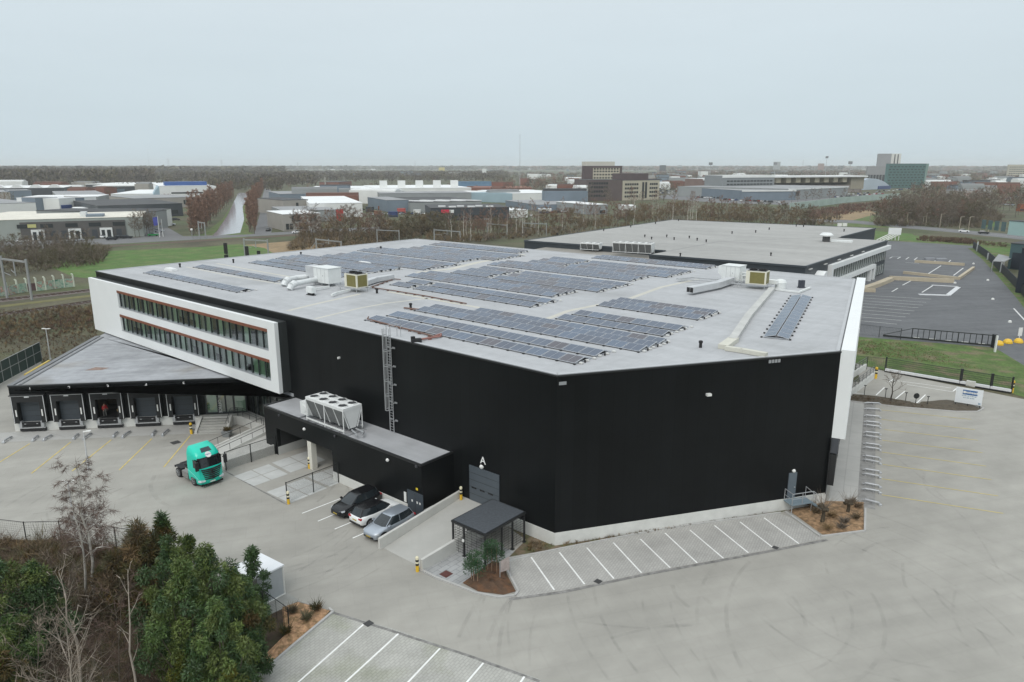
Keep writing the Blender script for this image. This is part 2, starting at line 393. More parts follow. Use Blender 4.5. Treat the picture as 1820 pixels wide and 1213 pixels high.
mYellowPale = M('pale_yellow_paint', (0.52, 0.43, 0.17), 0.8, 0.16, 1.0)

# ------------------------------------------------------------------ ground
sheet('ground', [(-6700, -390), (6700, -390), (6700, 8900), (-6700, 8900)], -0.06, mGround)
yard = [G2(-420, 760), G2(-60, 690), G2(60, 628), W(90, 8, 0), W(60, -5, 0), X(20, -20, 0), X(44, 2, 0), G2(1520, 646), G2(1575, 661), G2(1700, 686), G2(1830, 712), G2(2150, 772), G2(3000, 900), G2(3200, 1400), G2(-700, 1400)]
sheet('yard', yard, 0.0, mYard)
asph = [G2(1380, 428), G2(1578, 428), G2(1735, 437.5), G2(1785, 480), G2(1840, 540), G2(2600, 690), G2(2600, 800), G2(1850, 668), G2(1768, 618), G2(1515, 598), G2(1300, 592)]
sheet('car_park', asph, -0.03, mAsph)
sheet('grass_strip', [G2(1480, 597), G2(1515, 598), G2(1768, 618), G2(1850, 668), G2(2600, 800), G2(2600, 850), G2(1850, 714), G2(1797, 700), G2(1573, 658), G2(1490, 640)], -0.012, mVerge)
sheet('back_verge', [G2(1480, 408), G2(1700, 424), G2(1840, 436), G2(1840, 470), G2(1760, 452), G2(1735, 437.5), G2(1578, 428), G2(1480, 424)], -0.04, mVerge)
sheet('lawn', [G2(1555, 411), G2(1622, 416), G2(1632, 428), G2(1560, 426)], -0.034, mGrass)
sheet('right_lawn', [G2(1745, 440), G2(1800, 441), G2(1830, 452), G2(1765, 449)], -0.032, mGrass)
sheet('meadow', [G2(60, 462), G2(200, 446), G2(360, 439), G2(425, 434), G2(470, 441), G2(495, 456), G2(420, 480), G2(220, 500), G2(130, 492)], -0.045, mGrass)
sheet('bare_field', [G2(430, 436), G2(560, 425), G2(640, 428), G2(600, 450), G2(500, 462), G2(470, 441)], -0.046, mStraw)
sheet('dry_field', [G2(1430, 392), G2(1500, 378), G2(1545, 374), G2(1560, 380), G2(1500, 396)], -0.046, mStraw)
sheet('green_field', [G2(1480, 400), G2(1545, 383), G2(1630, 392), G2(1620, 404), G2(1500, 406)], -0.047, mVerge)
sheet('bank_grass', [G2(1735, 380), G2(1762, 384), G2(1775, 402), G2(1740, 404)], -0.047, mGrass)
# canal, towpath, roads
canal = [G2(376, 420.5), G2(427, 414), G2(434, 390), G2(431, 368), G2(437, 357), G2(443, 343), G2(424, 343), G2(415, 360), G2(403, 385), G2(386, 410)]
sheet('canal', canal, -0.035, mWater)
sheet('towpath', [G2(322, 420), G2(360, 417), G2(395, 390), G2(415, 360), G2(424, 343), G2(443, 343), G2(441, 356), G2(440, 380), G2(442, 412), G2(452, 418), G2(430, 424), G2(340, 426)], -0.042, mVerge)
sheet('canal_road', [G2(450, 420), G2(482, 415), G2(489, 380), G2(487, 350), G2(480, 336), G2(470, 336), G2(466, 352), G2(462, 380)], -0.038, mRoad)
sheet('cross_road', [G2(0, 447), G2(200, 434), G2(330, 427), G2(560, 414), G2(700, 408), G2(700, 403), G2(560, 408), G2(440, 417), G2(325, 420), G2(290, 400), G2(330, 365), G2(300, 365), G2(255, 400), G2(250, 422), G2(0, 430)], -0.037, mRoad)
sheet('ring_road', [G2(1420, 388.5), G2(1520, 392), G2(1700, 408), G2(1900, 426), G2(1900, 435), G2(1700, 414), G2(1520, 397.5), G2(1420, 392)], -0.033, mRoad)
b = MB(); b.ribbon([G2(1440, 390.3), G2(1520, 394.7), G2(1700, 411), G2(1900, 430.5)], 0.25, -0.027); struct('ring_road_line', b, mFaded)
# yard details: aprons, slabs, bays
sheet('dock_apron', [DK(-1.5, 0.2, 0), DK(21.0, 0.2, 0), DK(21.0, 3.4, 0), DK(-1.5, 3.4, 0)], 0.006, mApron)
sheet('side_apron', [X(-1.5, 0.3, 0), X(38, 0.3, 0), X(38, 2.6, 0), X(-1.5, 3.0, 0)], 0.006, mApron)
sheet('drain_strip', [X(0.8, 2.7, 0), X(35, 2.7, 0), X(35, 4.0, 0), X(0.8, 4.2, 0)], 0.007, M('dirty_concrete', (0.25, 0.245, 0.235), 0.9, 0.25, 1.5))
bays = [G2(903, 996), G2(1010, 974), G2(1180, 941), G2(1385, 913), G2(1400, 918), G2(1462, 958), G2(1375, 976), G2(1140, 1020), G2(1000, 1050), G2(918, 1062)]
sheet('front_bays', bays, 0.008, mBay)
low = [G2(590, 1088), G2(700, 1118), G2(960, 1208), G2(1010, 1300), G2(420, 1300), G2(440, 1216), G2(520, 1150)]
sheet('lower_bays', low, 0.008, mBayMoss)
sheet('shelter_paving', [G2(745, 1015), W(5.4, 3.0, 0), W(0.8, 2.8, 0), G2(915, 985), G2(860, 1010), G2(815, 1042), G2(780, 1032)], 0.010, M('grey_pavers', (0.34, 0.345, 0.345), 0.9, 0.1, 1.0))
add_brick(MATS['grey_pavers'], rad(50), 1.0, 0.5, 0.03, 0.72, 0.08)
b = MB()
for P00, P10, P01, P11, na, nb in [((414, 847), (451, 865), (478, 825), (513, 843), 2, 2), ((482, 823), (516, 841), (545, 802), (580, 818), 2, 2), ((472, 875), (515, 896), (541, 850), (583, 868), 2, 2), ((545, 848), (586, 866), (600, 828), (640, 845), 2, 2)]:
    q = [G2(*P00), G2(*P10), G2(*P01), G2(*P11)]
    def bi(a, c): return (q[0].lerp(q[1], a)).lerp(q[2].lerp(q[3], a), c)
    for i in range(na):
        for j in range(nb):
            e = .015
            b.poly([(*bi(i / na + e, j / nb + e), .012), (*bi((i + 1) / na - e, j / nb + e), .012), (*bi((i + 1) / na - e, (j + 1) / nb - e), .012), (*bi(i / na + e, (j + 1) / nb - e), .012)])
struct('bay_slabs', b, mSlab)
b = MB(); b.ribbon([W(34.6, 9.75, 0), W(23.0, 9.95, 0)], 0.16, 0.011); b.ribbon([G2(905, 1066), G2(1000, 1053), G2(1140, 1023), G2(1375, 979), G2(1470, 960)], 0.3, 0.012)
b.ribbon([G2(500, 1062), G2(600, 1092), G2(690, 1120), G2(830, 1165), G2(960, 1212)], 0.22, 0.012)
struct('gutter_line', b, M('gutter_stone', (0.21, 0.205, 0.195), 0.9, 0.45, 2.0))
# white bay lines
b = MB()
for p, q in [((944, 991), (985, 1049)), ((994, 982), (1039, 1039)), ((1043, 974), (1091, 1029)), ((1090, 965), (1140, 1018.6)), ((1138, 958.6), (1191, 1009.6)), ((1182, 948), (1239, 1001)), ((1226, 942.5), (1286, 993)), ((1270, 934.6), (1330, 983)), ((1315, 928), (1375, 975)), ((1358, 921), (1420, 967)),
             ((650, 1107), (527, 1216)), ((708, 1127), (590, 1235)), ((782, 1153), (700, 1240)), ((859, 1179), (790, 1260)), ((932, 1203), (895, 1260)),
             ((537, 913), (620, 881)), ((565, 927), (625, 902)), ((595, 941), (650, 918)), ((627, 957), (680, 934))]:
    b.ribbon([G2(*p), G2(*q)], 0.13, 0.016)
struct('bay_marking', b, mWhiteLine)
b = MB()
for p, q in [((1557, 703), (1572, 689)), ((1591, 710), (1608, 696)), ((1628, 718), (1645, 702)), ((1580, 679), (1589, 674)), ((1694, 696), (1701, 690))]: b.ribbon([G2(*p), G2(*q)], 0.16, 0.016)
for p, q in [((1578, 675), (1690, 690)), ((1612, 684), (1694, 697))]: b.ribbon([G2(*p), G2(*q)], 0.12, 0.016)
struct('visitor_bay_marking', b, mWhiteLine)
b = MB()
for p, q in [((1565, 729), (1726, 746)), ((1567, 746), (1733, 764)), ((1572, 764), (1738, 783)), ((1568, 783), (1746, 805)), ((1567, 804), (1753, 829)), ((1569, 826), (1762, 853)), ((1564, 851), (1774, 882)), ((1567, 880), (1783, 913))]:
    b.ribbon([G2(*p), G2(*q)], 0.13, 0.016)
struct('lorry_bay_marking', b, mYellowPale)
b = MB()
for p, q in [((-30, 840), (53, 789)), ((56, 842), (126, 786)), ((128, 838), (198, 782)), ((212, 836), (270, 780)), ((291, 831), (338, 775))]:
    b.ribbon([G2(*p), G2(*q)], 0.14, 0.016)
struct('dock_bay_marking', b, mYellowLine)
# tyre marks
b = MB()
def arc(cx, cy, r, a0, a1, n=18): return [Vector((cx + r * math.cos(rad(a0 + (a1 - a0) * i / n)), cy + r * math.sin(rad(a0 + (a1 - a0) * i / n)))) for i in range(n + 1)]
for pts, wd in [([G2(x, y) for x, y in ((1645, 830), (1640, 855), (1650, 875), (1680, 893))], .25), ([G2(x, y) for x, y in ((1604, 1000), (1606, 1040), (1625, 1065), (1650, 1095), (1690, 1130), (1740, 1160))], .22),
                ([G2(x, y) for x, y in ((1660, 1045), (1672, 1070), (1700, 1095), (1745, 1125), (1800, 1150))], .22), ([G2(x, y) for x, y in ((1467, 1000), (1470, 1020), (1490, 1042), (1520, 1060))], .2),
                ([G2(x, y) for x, y in ((1195, 1040), (1200, 1060), (1225, 1080))], .3), ([G2(x, y) for x, y in ((1240, 1035), (1245, 1055), (1265, 1075))], .3),
                ([G2(x, y) for x, y in ((1085, 1135), (1130, 1122), (1180, 1112), (1250, 1110))], .25), ([G2(x, y) for x, y in ((1030, 1105), (1080, 1112), (1150, 1118), (1230, 1112))], .22),
                ([G2(x, y) for x, y in ((1330, 1080), (1390, 1130), (1480, 1180), (1600, 1210))], .22), ([G2(x, y) for x, y in ((1400, 1070), (1450, 1120), (1560, 1170), (1700, 1195))], .2),
                ([G2(x, y) for x, y in ((275, 845), (265, 865), (280, 890), (310, 905))], .4), ([G2(x, y) for x, y in ((1575, 800), (1640, 850), (1730, 935), (1790, 1040))], .2), ([G2(x, y) for x, y in ((1700, 1040), (1690, 1090), (1720, 1150))], .2)]:
    P = []
    for i in range(len(pts) - 1):
        for t in range(6): P.append(pts[i].lerp(pts[i + 1], t / 6))
    P.append(pts[-1])
    for _ in range(6): P = [P[0]] + [(P[i - 1] + P[i] * 2 + P[i + 1]) / 4 for i in range(1, len(P) - 1)] + [P[-1]]
    b.ribbon(P, wd, 0.005)
rt = random.Random(8)
for _ in range(46):
    px = rt.choice((rt.uniform(1120, 1800), rt.uniform(1000, 1800), rt.uniform(40, 480))); c = G2(px, rt.uniform(1000, 1200) if px > 900 else rt.uniform(840, 930)); R = rt.uniform(7, 22); a = rt.uniform(0, 360); e = rt.uniform(20, 75)
    for o_ in (0, 1.95): b.ribbon(arc(c.x, c.y, R + o_, a, a + e), rt.uniform(.16, .3), 0.005 + rt.random() * .003)
mTyre = bpy.data.materials.new('rubber_mark'); mTyre.use_nodes = True; nt = mTyre.node_tree
q = nt.nodes['Principled BSDF']; q.inputs['Base Color'].default_value = (0.10, 0.10, 0.10, 1); q.inputs['Roughness'].default_value = 0.9
g = _n(nt, 'ShaderNodeNewGeometry'); t = _n(nt, 'ShaderNodeTexNoise'); t.inputs['Scale'].default_value = 0.7; t.inputs['Detail'].default_value = 4
nt.links.new(g.outputs['Position'], t.inputs['Vector']); mr = _n(nt, 'ShaderNodeMapRange'); mr.inputs['From Min'].default_value = 0.38; mr.inputs['From Max'].default_value = 0.72; mr.inputs['To Max'].default_value = 0.115
nt.links.new(t.outputs['Fac'], mr.inputs['Value']); nt.links.new(mr.outputs['Result'], q.inputs['Alpha'])
tag(struct('tyre_marks', b, mTyre), kind='structure')
# beds and kerbs
def mound(name, pts, z, m, h=0.12, seed=1):
    """planted bed: low uneven heap inside a kerb"""
    P = [Vector((p[0], p[1])) for p in pts]; c = sum(P, Vector((0, 0))) / len(P); r = random.Random(seed); b = MB(); rings = [P]
    for f in (0.75, 0.45, 0.2): rings.append([c + (p - c) * f for p in P])
    Z = [z, z + h * 0.6, z + h, z + h * 1.1]
    R3 = [[Vector((p.x, p.y, Z[i] + (r.uniform(-.4, .4) * h if i else 0))) for p in ring] for i, ring in enumerate(rings)]
    n = len(P)
    for i in range(3):
        for k in range(n): j = (k + 1) % n; b.poly([R3[i][k], R3[i][j], R3[i + 1][j], R3[i + 1][k]])
    b.poly(R3[3]); return struct(name, b, m)
def dense(pts, step=0.8):
    o = []
    for a, c in zip(pts, pts[1:] + pts[:1]):
        a = Vector((a[0], a[1])); c = Vector((c[0], c[1])); n = max(1, int((c - a).length / step))
        o += [a.lerp(c, i / n) for i in range(n)]
    return o
bedA = [G2(1402, 908), G2(1442, 890), G2(1535, 893), G2(1535, 942), G2(1478, 950), G2(1462, 951)]
mound('mulch_bed', dense(bedA), 0.02, mMulch, 0.18, 2)
b = MB(); b.wallstrip([G2(1396, 911), G2(1458, 955), G2(1537, 945), G2(1538, 905)], 0.16, 0.0, 0.13); struct('kerb', b, mKerb)
bedT = [G2(822, 1037), G2(856, 1012), G2(876, 998), G2(895, 1003), G2(901, 1022), G2(917, 1052), G2(895, 1058), G2(850, 1052)]
mound('planting_bed', dense(bedT, 0.5), 0.03, mDirt, 0.2, 5)
b = MB(); b.wallstrip([G2(748, 1014), G2(775, 1028), G2(812, 1042), G2(845, 1055), G2(885, 1063), G2(915, 1060), G2(921, 1052), G2(903, 1018), G2(898, 1000), G2(940, 990)], 0.16, 0.0, 0.13); struct('kerb', b, mKerb)
bedW = [V(-3.2, 1.4, 0), V(0.3, 0.12, 0), V(13, 0.12, 0), V(22.0, 0.12, 0), V(22, 0.9, 0), V(10, 1.3, 0), V(1, 2.0, 0), V(-1.5, 3.2, 0), W(3.8, 4.2, 0), W(4.5, 0.2, 0), W(0.2, 0.12, 0)]
sheet('wall_bed', [G2(905, 990), G2(1010, 972), G2(1180, 939), G2(1388, 911), V(22.2, 0.1, 0), V(0.1, 0.1, 0), W(0.1, 0.1, 0), W(5.0, 0.1, 0), G2(935, 960)], 0.014, M('bed_soil', (0.16, 0.12, 0.08), 0.95, 0.35, 2.0, col2=(0.10, 0.10, 0.045)))
b = MB(); b.wallstrip([G2(903, 995), G2(1010, 973.5), G2(1180, 940.5), G2(1388, 912)], 0.14, 0.0, 0.11); struct('kerb', b, mKerb)
bedR = [G2(1505, 700), G2(1545, 703), G2(1600, 713), G2(1664, 727), G2(1682, 711), G2(1720, 716), G2(1744, 727), G2(1735, 731), G2(1700, 731), G2(1600, 723), G2(1506, 712)]
mound('visitor_bed', dense(bedR), 0.02, M('visitor_bed_soil', (0.085, 0.07, 0.05), 0.95, 0.3, 2.5), 0.12, 8)
b = MB(); b.wallstrip([G2(1503, 713), G2(1600, 724.5), G2(1700, 732.5), G2(1738, 732.5), G2(1748, 727), G2(1722, 714.5)], 0.16, 0.0, 0.12); struct('kerb', b, mKerb)
garden = [G2(-420, 985), G2(-60, 957), G2(110, 963), G2(205, 974), G2(330, 1003), G2(430, 1060), G2(450, 1082), G2(508, 1065), G2(590, 1088), G2(520, 1145), G2(444, 1213), G2(400, 1300), G2(330, 1400), G2(-500, 1400)]
sheet('garden_soil', garden, 0.018, M('leaf_litter', (0.075, 0.052, 0.035), 0.95, 0.35, 1.5, col2=(0.05, 0.05, 0.02)))
chips = [G2(502, 1080), G2(530, 1071), G2(586, 1086), G2(575, 1100), G2(520, 1145), G2(446, 1208), G2(432, 1205), G2(480, 1165), G2(505, 1135)]
mound('woodchip_bed', dense(chips), 0.03, M('wood_chips', (0.42, 0.25, 0.14), 0.95, 0.35, 4.0, col2=(0.22, 0.14, 0.07), bump=0.4), 0.15, 3)
b = MB(); b.wallstrip([G2(585, 1083), G2(592, 1089), G2(522, 1148), G2(446, 1214), G2(400, 1300)], 0.16, 0.0, 0.13); struct('kerb', b, mKerb)
# ironwork in the paving
for p, sx, mname in [((793, 1021), 0.75, 'rust'), ((655, 1109), 0.55, 'iron'), ((1063, 1034), 0.5, 'iron'), ((1378, 974), 0.45, 'iron'), ((312, 787), 0.9, 'iron')]:
    b = MB(); c = G(*p); b.box((c.x, c.y, 0.017), (sx, sx, 0.012), rad(50)); b.box((c.x, c.y, 0.029), (sx * .7, sx * .7, 0.008), rad(50))
    o = b.build('manhole_cover', M(mname + '_cover', (0.10, 0.035, 0.03) if mname == 'rust' else (0.05, 0.05, 0.05), 0.7, 0.2, 4), origin=(c.x, c.y, 0.017))
    tag(o, {793: 'square rust red manhole cover in the grey pavers', 655: 'iron gully grate at the top of the first lower parking line', 1063: 'small iron gully grate in the gutter of the front bays', 1378: 'iron gully grate at the far end of the front bays gutter', 312: 'dark iron cover between the yellow dock lines behind the truck'}[p[0]], 'manhole cover', 'covers set in the paving')
# ------------------------------------------------------------------ main warehouse
mBlack = M('black_cladding', (0.0072, 0.0082, 0.0088), 0.36, 0.2, 0.25, spec=0.15)
add_seams(mBlack, tuple(UW), 1.1, 0.035, 0.55)
mBlackV = M('black_cladding_front', (0.0072, 0.0082, 0.0088), 0.36, 0.2, 0.25, spec=0.15); add_seams(mBlackV, tuple(V.u), 1.1, 0.035, 0.55); add_bands(mBlackV, tuple(V.u), 1.1, 0.11); add_bands(mBlack, tuple(UW), 1.1, 0.11)
mTrim = M('black_trim', (0.018, 0.019, 0.02), 0.4, 0.1, 1.0)
mPlinth = M('white_concrete_plinth', (0.60, 0.60, 0.57), 0.85, 0.09, 0.9)
mRoof = M('roof_membrane', (0.405, 0.412, 0.422), 0.75, 0.045, 0.16, var2=0.05, scale2=1.2, spec=0.35, col2=(0.34, 0.345, 0.35), th=(0.56, 0.72))
add_seams(mRoof, tuple(UW), 1.6, 0.05, 0.9); add_streaks(mRoof, rad(140), 0.06, 0.5, 0.07, 2); add_bands(mRoof, tuple(UW), 1.6, 0.018)
mWhite = M('white_render', (0.74, 0.755, 0.75), 0.6, 0.03, 0.3)
mBrown = M('copper_brown_fascia', (0.19, 0.066, 0.034), 0.5, 0.1, 2.0)
mFrame = M('dark_window_frame', (0.035, 0.042, 0.045), 0.4, 0.1, 2)
mGlass = seethrough('office_glass', (0.80, 0.88, 0.83), 0.04, 0.20)
mBlind = M('pale_green_blind', (0.44, 0.60, 0.45), 0.8, 0.05, 2)
mBlind2 = M('green_grey_blind', (0.30, 0.35, 0.31), 0.8, 0.1, 2)
mInside = M('office_interior', (0.16, 0.20, 0.165), 0.9, 0.35, 0.8)
mFloor = M('office_floor', (0.16, 0.17, 0.17), 0.8, 0.1, 1)
mAlu = M('aluminium_sill', (0.5, 0.52, 0.54), 0.4, 0.05, 2, metal=0.6)
mGalv = M('galvanised_steel', (0.48, 0.49, 0.50), 0.45, 0.1, 3, metal=0.6)
mGreyDoor = M('slate_grey_door', (0.075, 0.09, 0.105), 0.5, 0.08, 0.8)
mLampW = M('white_lamp_shell', (0.75, 0.75, 0.72), 0.4, 0.04, 2)
mLetter = M('white_lettering', (0.82, 0.82, 0.8), 0.6, 0.02, 2)

wh = thing('warehouse', 'large black clad warehouse with a pale flat roof covered in solar panels', 'warehouse', (_A.x, _A.y, 0))
RS0, RS1, RH = 24.2, 33.9, 3.05                        # covered loading bay in the left wall
b = MB()
def wall(b, F, s0, s1, z0, z1, th=0.3, m=0): b.fbox(F, s0, s1, -th, 0, z0, z1, m)
wall(b, W, 0, RS0, 1.1, RZ - 0.12); wall(b, W, RS0, RS1, RH, RZ - 0.12); wall(b, W, RS1 + .002, 36, 0.0, RZ - 0.12); wall(b, W, 36.0, 45.6, 4.3, RZ - 0.12); wall(b, W, 45.6, LW, 0.0, RZ - 0.12)
b.fbox(V, 0, LV, -0.3, 0, 1.1, RZ - 0.12, 1)
b.fbox(X, 0, LX, -0.3, 0, 1.1, RZ - 0.12, 0)
b.prism([_C, _D.to_2d(), _D.to_2d() * 0.997 + _A * 0.003, _C * 0.997 + _A * 0.003], 0, RZ - 0.12, 0)
b.prism([_D.to_2d(), _E.to_2d(), _E.to_2d() * 0.997 + _A * 0.003, _D.to_2d() * 0.997 + _A * 0.003], 0, RZ - 0.12, 0)
b.build('wall', [mBlack, mBlackV], wh)
RC = (ROOF[0] + ROOF[2] + ROOF[3]) / 3
b = MB(); b.prism([p + (RC - p).normalized() * .12 for p in ROOF], RZ - 0.6, RZ - 0.06, 0)
roof = b.build('roof', mRoof, wh)
b = MB()                                                # thin parapet trim round the roof
for i in range(5):
    p, q = ROOF[i], ROOF[(i + 1) % 5]; b.wallstrip([p, q], 0.16, RZ - 0.11, RZ + 0.02)
b.build('parapet', mTrim, roof)
b = MB()
for i in range(5):
    p, q = ROOF[i], ROOF[(i + 1) % 5]; c = Vector((0, 0)); c = (ROOF[0] + ROOF[2] + ROOF[3]) / 3
    p2 = p + (c - p).normalized() * 0.35; q2 = q + (c - q).normalized() * 0.35; b.wallstrip([p2, q2], 0.3, RZ - 0.1, RZ + 0.03)
b.build('roof_edge', M('roof_edge_membrane', (0.44, 0.45, 0.46), 0.75, 0.05, 1), roof)
b = MB(); b.fbox(V, -0.02, LV + 0.02, -0.32, 0.06, 0, 1.1); b.fbox(W, -0.02, RS0, -0.32, 0.06, 0, 1.1)
b.build('plinth', mPlinth, wh)
b = MB(); b.fbox(X, 0.1, LX, -0.32, 0.05, 0, 1.1); b.build('dock_plinth', M('grey_plinth', (0.3, 0.3, 0.29), 0.85, 0.1, 1), wh)
# recessed loading bay
b = MB(); D = 2.6
b.fbox(W, RS0 - .2, RS0, -D, 3.5, 0, RH); b.fbox(W, RS1, RS1 + .2, -D, 3.5, 0.9, RH, 1); b.fbox(W, RS0 - .2, RS1 + .2, -D - .2, -D, 0, RH)
b.fbox(W, RS0, RS1, -D, 3.5, RH + .002, RH + 0.2, 1); b.fbox(W, RS1 - .03, RS1 + .2, -D, 3.88, 0, 0.898); b.fbox(W, RS0, RS1 - .04, -D, -D + .06, 0, .8, 2)
b.build('loading_recess', [M('recess_wall', (0.50, 0.50, 0.48), 0.8, 0.06, 0.6), mTrim, mPlinth], wh)
# roof walk strips (paler membrane bands) and seams
mPale = M('pale_walk_membrane', (0.50, 0.485, 0.43), 0.8, 0.07, 0.5)
ZR = RZ - 0.054
def rp(*pts): return [G2(x, y, RZ) for x, y in pts]
for pts, wd in [(rp((510, 552), (560, 540), (640, 522)), 0.6), (rp((560, 566), (640, 547), (690, 538), (760, 530)), 0.45), (rp((690, 518), (760, 530), (850, 546), (960, 571)), 0.7), (rp((960, 571), (1010, 552), (1120, 530), (1175, 510), (1240, 496)), 0.7),
                (rp((740, 484), (800, 478), (850, 466), (930, 452)), 1.3), (rp((330, 474), (420, 492), (520, 508)), 0.4), (rp((385, 468), (460, 482), (540, 496)), 0.5)]:
    b = MB(); b.ribbon(pts, wd, ZR); b.build('walk_strip', mPale, wh)
# left office box in white render, projecting 1.5 m
OP = 1.5; S0, S1, Z0, Z1 = 36.7, 87.3, 5.65, 13.65
rows = [(10.28, 12.78), (6.83, 9.30)]; WS0, WS1 = 38.2, 77.2
ob = MB()
def slab(F, s0, s1, z0, z1, m=0, n1=OP, th=0.45): ob.fbox(F, s0, s1, n1 - th, n1, z0, z1, m)
slab(W, S0, S1, Z0, rows[1][0]); slab(W, S0, S1, rows[1][1], rows[0][0]); slab(W, S0, S1, rows[0][1], Z1)
for z0, z1 in rows: slab(W, S0, WS0, z0, z1); slab(W, WS1, S1, z0, z1)
office = ob.build('office_front', mWhite, wh)
ob = MB(); ob.fbox(W, S0, S0 + .2, 0.002, OP - .452, Z0, Z1 - .3, 0); ob.fbox(W, S1 - .2, S1, 0.002, OP - .452, Z0, Z1 - .3, 0); ob.fbox(W, S0, S1, 0.002, OP - .452, Z1 - .298, Z1 - .05, 0); ob.fbox(W, S0 + .2, S1 - .2, 0.002, OP - .452, Z0, Z0 + .2, 0)
ob.build('office_side', M('charcoal_return', (0.03, 0.034, 0.034), 0.55, 0.1, 0.3), office)
rr = random.Random(4)
for ri, (z0, z1) in enumerate(rows):
    zt = z1 - 0.34
    bb = MB(); bb.fbox(W, WS0, WS1, OP - .44, OP + .06, zt, z1 - .004); bb.build('brown_fascia', mBrown, office)
    n = 27; ww = (WS1 - WS0) / n
    wf = MB()
    for i in range(n + 1):
        if 1: wf.fbox(W, WS0 + i * ww - .024, WS0 + i * ww + .024, OP - .42, OP - .24, z0 + .1, zt)
    wf.fbox(W, WS0, WS1, OP - .42, OP - .26, zt - .07, zt - .002)
    win = wf.build('window', mFrame, office)
    gl = MB(); gl.poly([W(WS0, OP - .36, z0 + .06), W(WS0, OP - .36, zt), W(WS1, OP - .36, zt), W(WS1, OP - .36, z0 + .06)]); gl.build('pane', mGlass, win)
    si = MB(); si.fbox(W, WS0, WS1, OP - .42, OP - .02, z0 + .002, z0 + .1); si.build('sill', mAlu, win)
    it = MB(); it.fbox(W, WS0 - 1, WS1 + 1, -2.9, -2.7, z0, zt + .3, 0); it.fbox(W, WS0 - 1, WS1 + 1, -2.7, OP - .47, z0 - .2, z0 - .01, 1); it.fbox(W, WS0 - 1, WS1 + 1, -2.7, OP - .47, zt + .02, zt + .2, 2)
    for k in range(9):
        it.fbox(W, WS0 + 2 + k * 4.3, WS0 + 2.15 + k * 4.3, -2.6, -0.35, z0, zt, 0)
    it.build('room', [mInside, mFloor, M('office_ceiling', (0.4, 0.42, 0.4), 0.9, 0.05, 1)], office)
    for i in range(n):
        a = WS0 + i * ww; bl = MB()
        if i % 4 == (2 if ri else 3) or rr.random() < .06: bl.fbox(W, a + .06, a + ww - .05, OP - .56, OP - .52, z0 + .05, zt - .05, 0)
        elif rr.random() < (.8 if ri else .5): bl.fbox(W, a + .06, a + ww - .05, OP - .60, OP - .57, z0 + .05 + rr.choice([0, 0, .9]), zt - .05, 1)
        if bl.v: bl.build('blind', [mBlind, mBlind2], win)
# right office box on the dock side, seen edge-on
XP = 1.12
ob = MB(); xz0, xz1 = 6.45, 14.55
ob.fbox(X, -0.02, LX + .5, 0.002, XP, xz1 - .9, xz1); ob.fbox(X, -0.02, LX + .5, 0.002, XP, xz0, xz0 + .9); ob.fbox(X, -0.02, .7, 0.002, XP, xz0 + .9, xz1 - .9); ob.fbox(X, LX - .2, LX + .5, 0.002, XP, xz0 + .9, xz1 - .9)
o2 = ob.build('office_frame', mWhite, wh)
ob = MB(); ob.fbox(X, .7, LX - .2, 0.4, .5, xz0 + .9, xz1 - .9); ob.build('window', mFrame, o2)
ob = MB(); ob.fbox(X, -0.32, 0.04, -0.02, 0.04, 1.1, xz0 - .02, 0); ob.fbox(X, -.05, 2.6, .003, .62, 5.0, xz0 - .02, 1); ob.fbox(X, -.04, 2.6, .003, .58, 1.9, 4.9, 0); ob.build('corner_unit', [mTrim, M('smoked_panel', (0.06, 0.065, 0.075), 0.35, 0.1, 1)], wh)
for k in range(8):                                     # dock shelters on the right wall
    s = 4.0 + k * 4.0; ob = MB(); ob.fbox(X, s - 1.6, s - 1.3, .002, .55, 1.1, 4.7); ob.fbox(X, s + 1.3, s + 1.6, .002, .55, 1.1, 4.7); ob.fbox(X, s - 1.6, s + 1.6, .002, .6, 4.702, 5.2)
    sh = ob.build('dock_shelter', mTrim, wh); ob = MB(); ob.fbox(X, s - 1.3, s + 1.3, .002, .06, 1.1, 4.2); ob.build('door_leaf', mGreyDoor, sh)
# doors, lamps, letters
def onW(px, py, n=0.0): return W.hit(px, py, n)
s1, zt = onW(835, 826); s0, _ = onW(888, 838)
ob = MB(); ob.fbox(W, s0, s1, .004, .09, 1.15, zt); dr = ob.build('roller_door', mGreyDoor, wh)
ob = MB()
for k in range(3): a = s0 + (s1 - s0) * (0.2 + .28 * k); ob.fbox(W, a, a + .55, .092, .11, 2.35, 2.5)
ob.build('door_window', M('black_glass', (0.01, 0.012, 0.015), 0.15, 0.05, 2), dr)
ob = MB()
for k in range(1, 5): z = 1.15 + (zt - 1.15) * k / 5; ob.fbox(W, s0 + .02, s1 - .02, .092, .098, z, z + .03)
ob.build('door_joint', mTrim, dr)
sA, zA = onW(859, 822); ob = MB(); put_text(ob, 'A', 0.95, W(sA, .05, zA + .15), Vector((-UW.x, -UW.y, 0)), (0, 0, 1), .03); ob.build('letter', mLetter, wh)
def wall_lamp(F, s, z, parent, n=0.0, r=.2):
    q = MB(); q.lathe(F(s, n + .02, z), [(r, 0), (r, .1), (r * .75, .2), (0.02, .22)], 10, axis=Vector((F.n.x, F.n.y, -.5))); return q.build('wall_lamp', mLampW, parent, smooth=False)
s, z = onW(857, 829); wall_lamp(W, s, z, wh)
s, z = V.hit(1410, 836); wall_lamp(V, s, z, wh, r=.16)
s, z = V.hit(1258, 701); q = MB(); q.fbox(V, s - .2, s + .2, .002, .3, z - .1, z + .1); q.build('camera_unit', mLampW, wh)
s, z = V.hit(1377, 642); q = MB()
for k in range(4): q.fbox(V, s - .6 + k * .3, s - .38 + k * .3, .002, .06, z - .14, z + .14)
q.build('wall_vent', M('grey_vent', (.3, .31, .32), .5, .05, 1), wh)
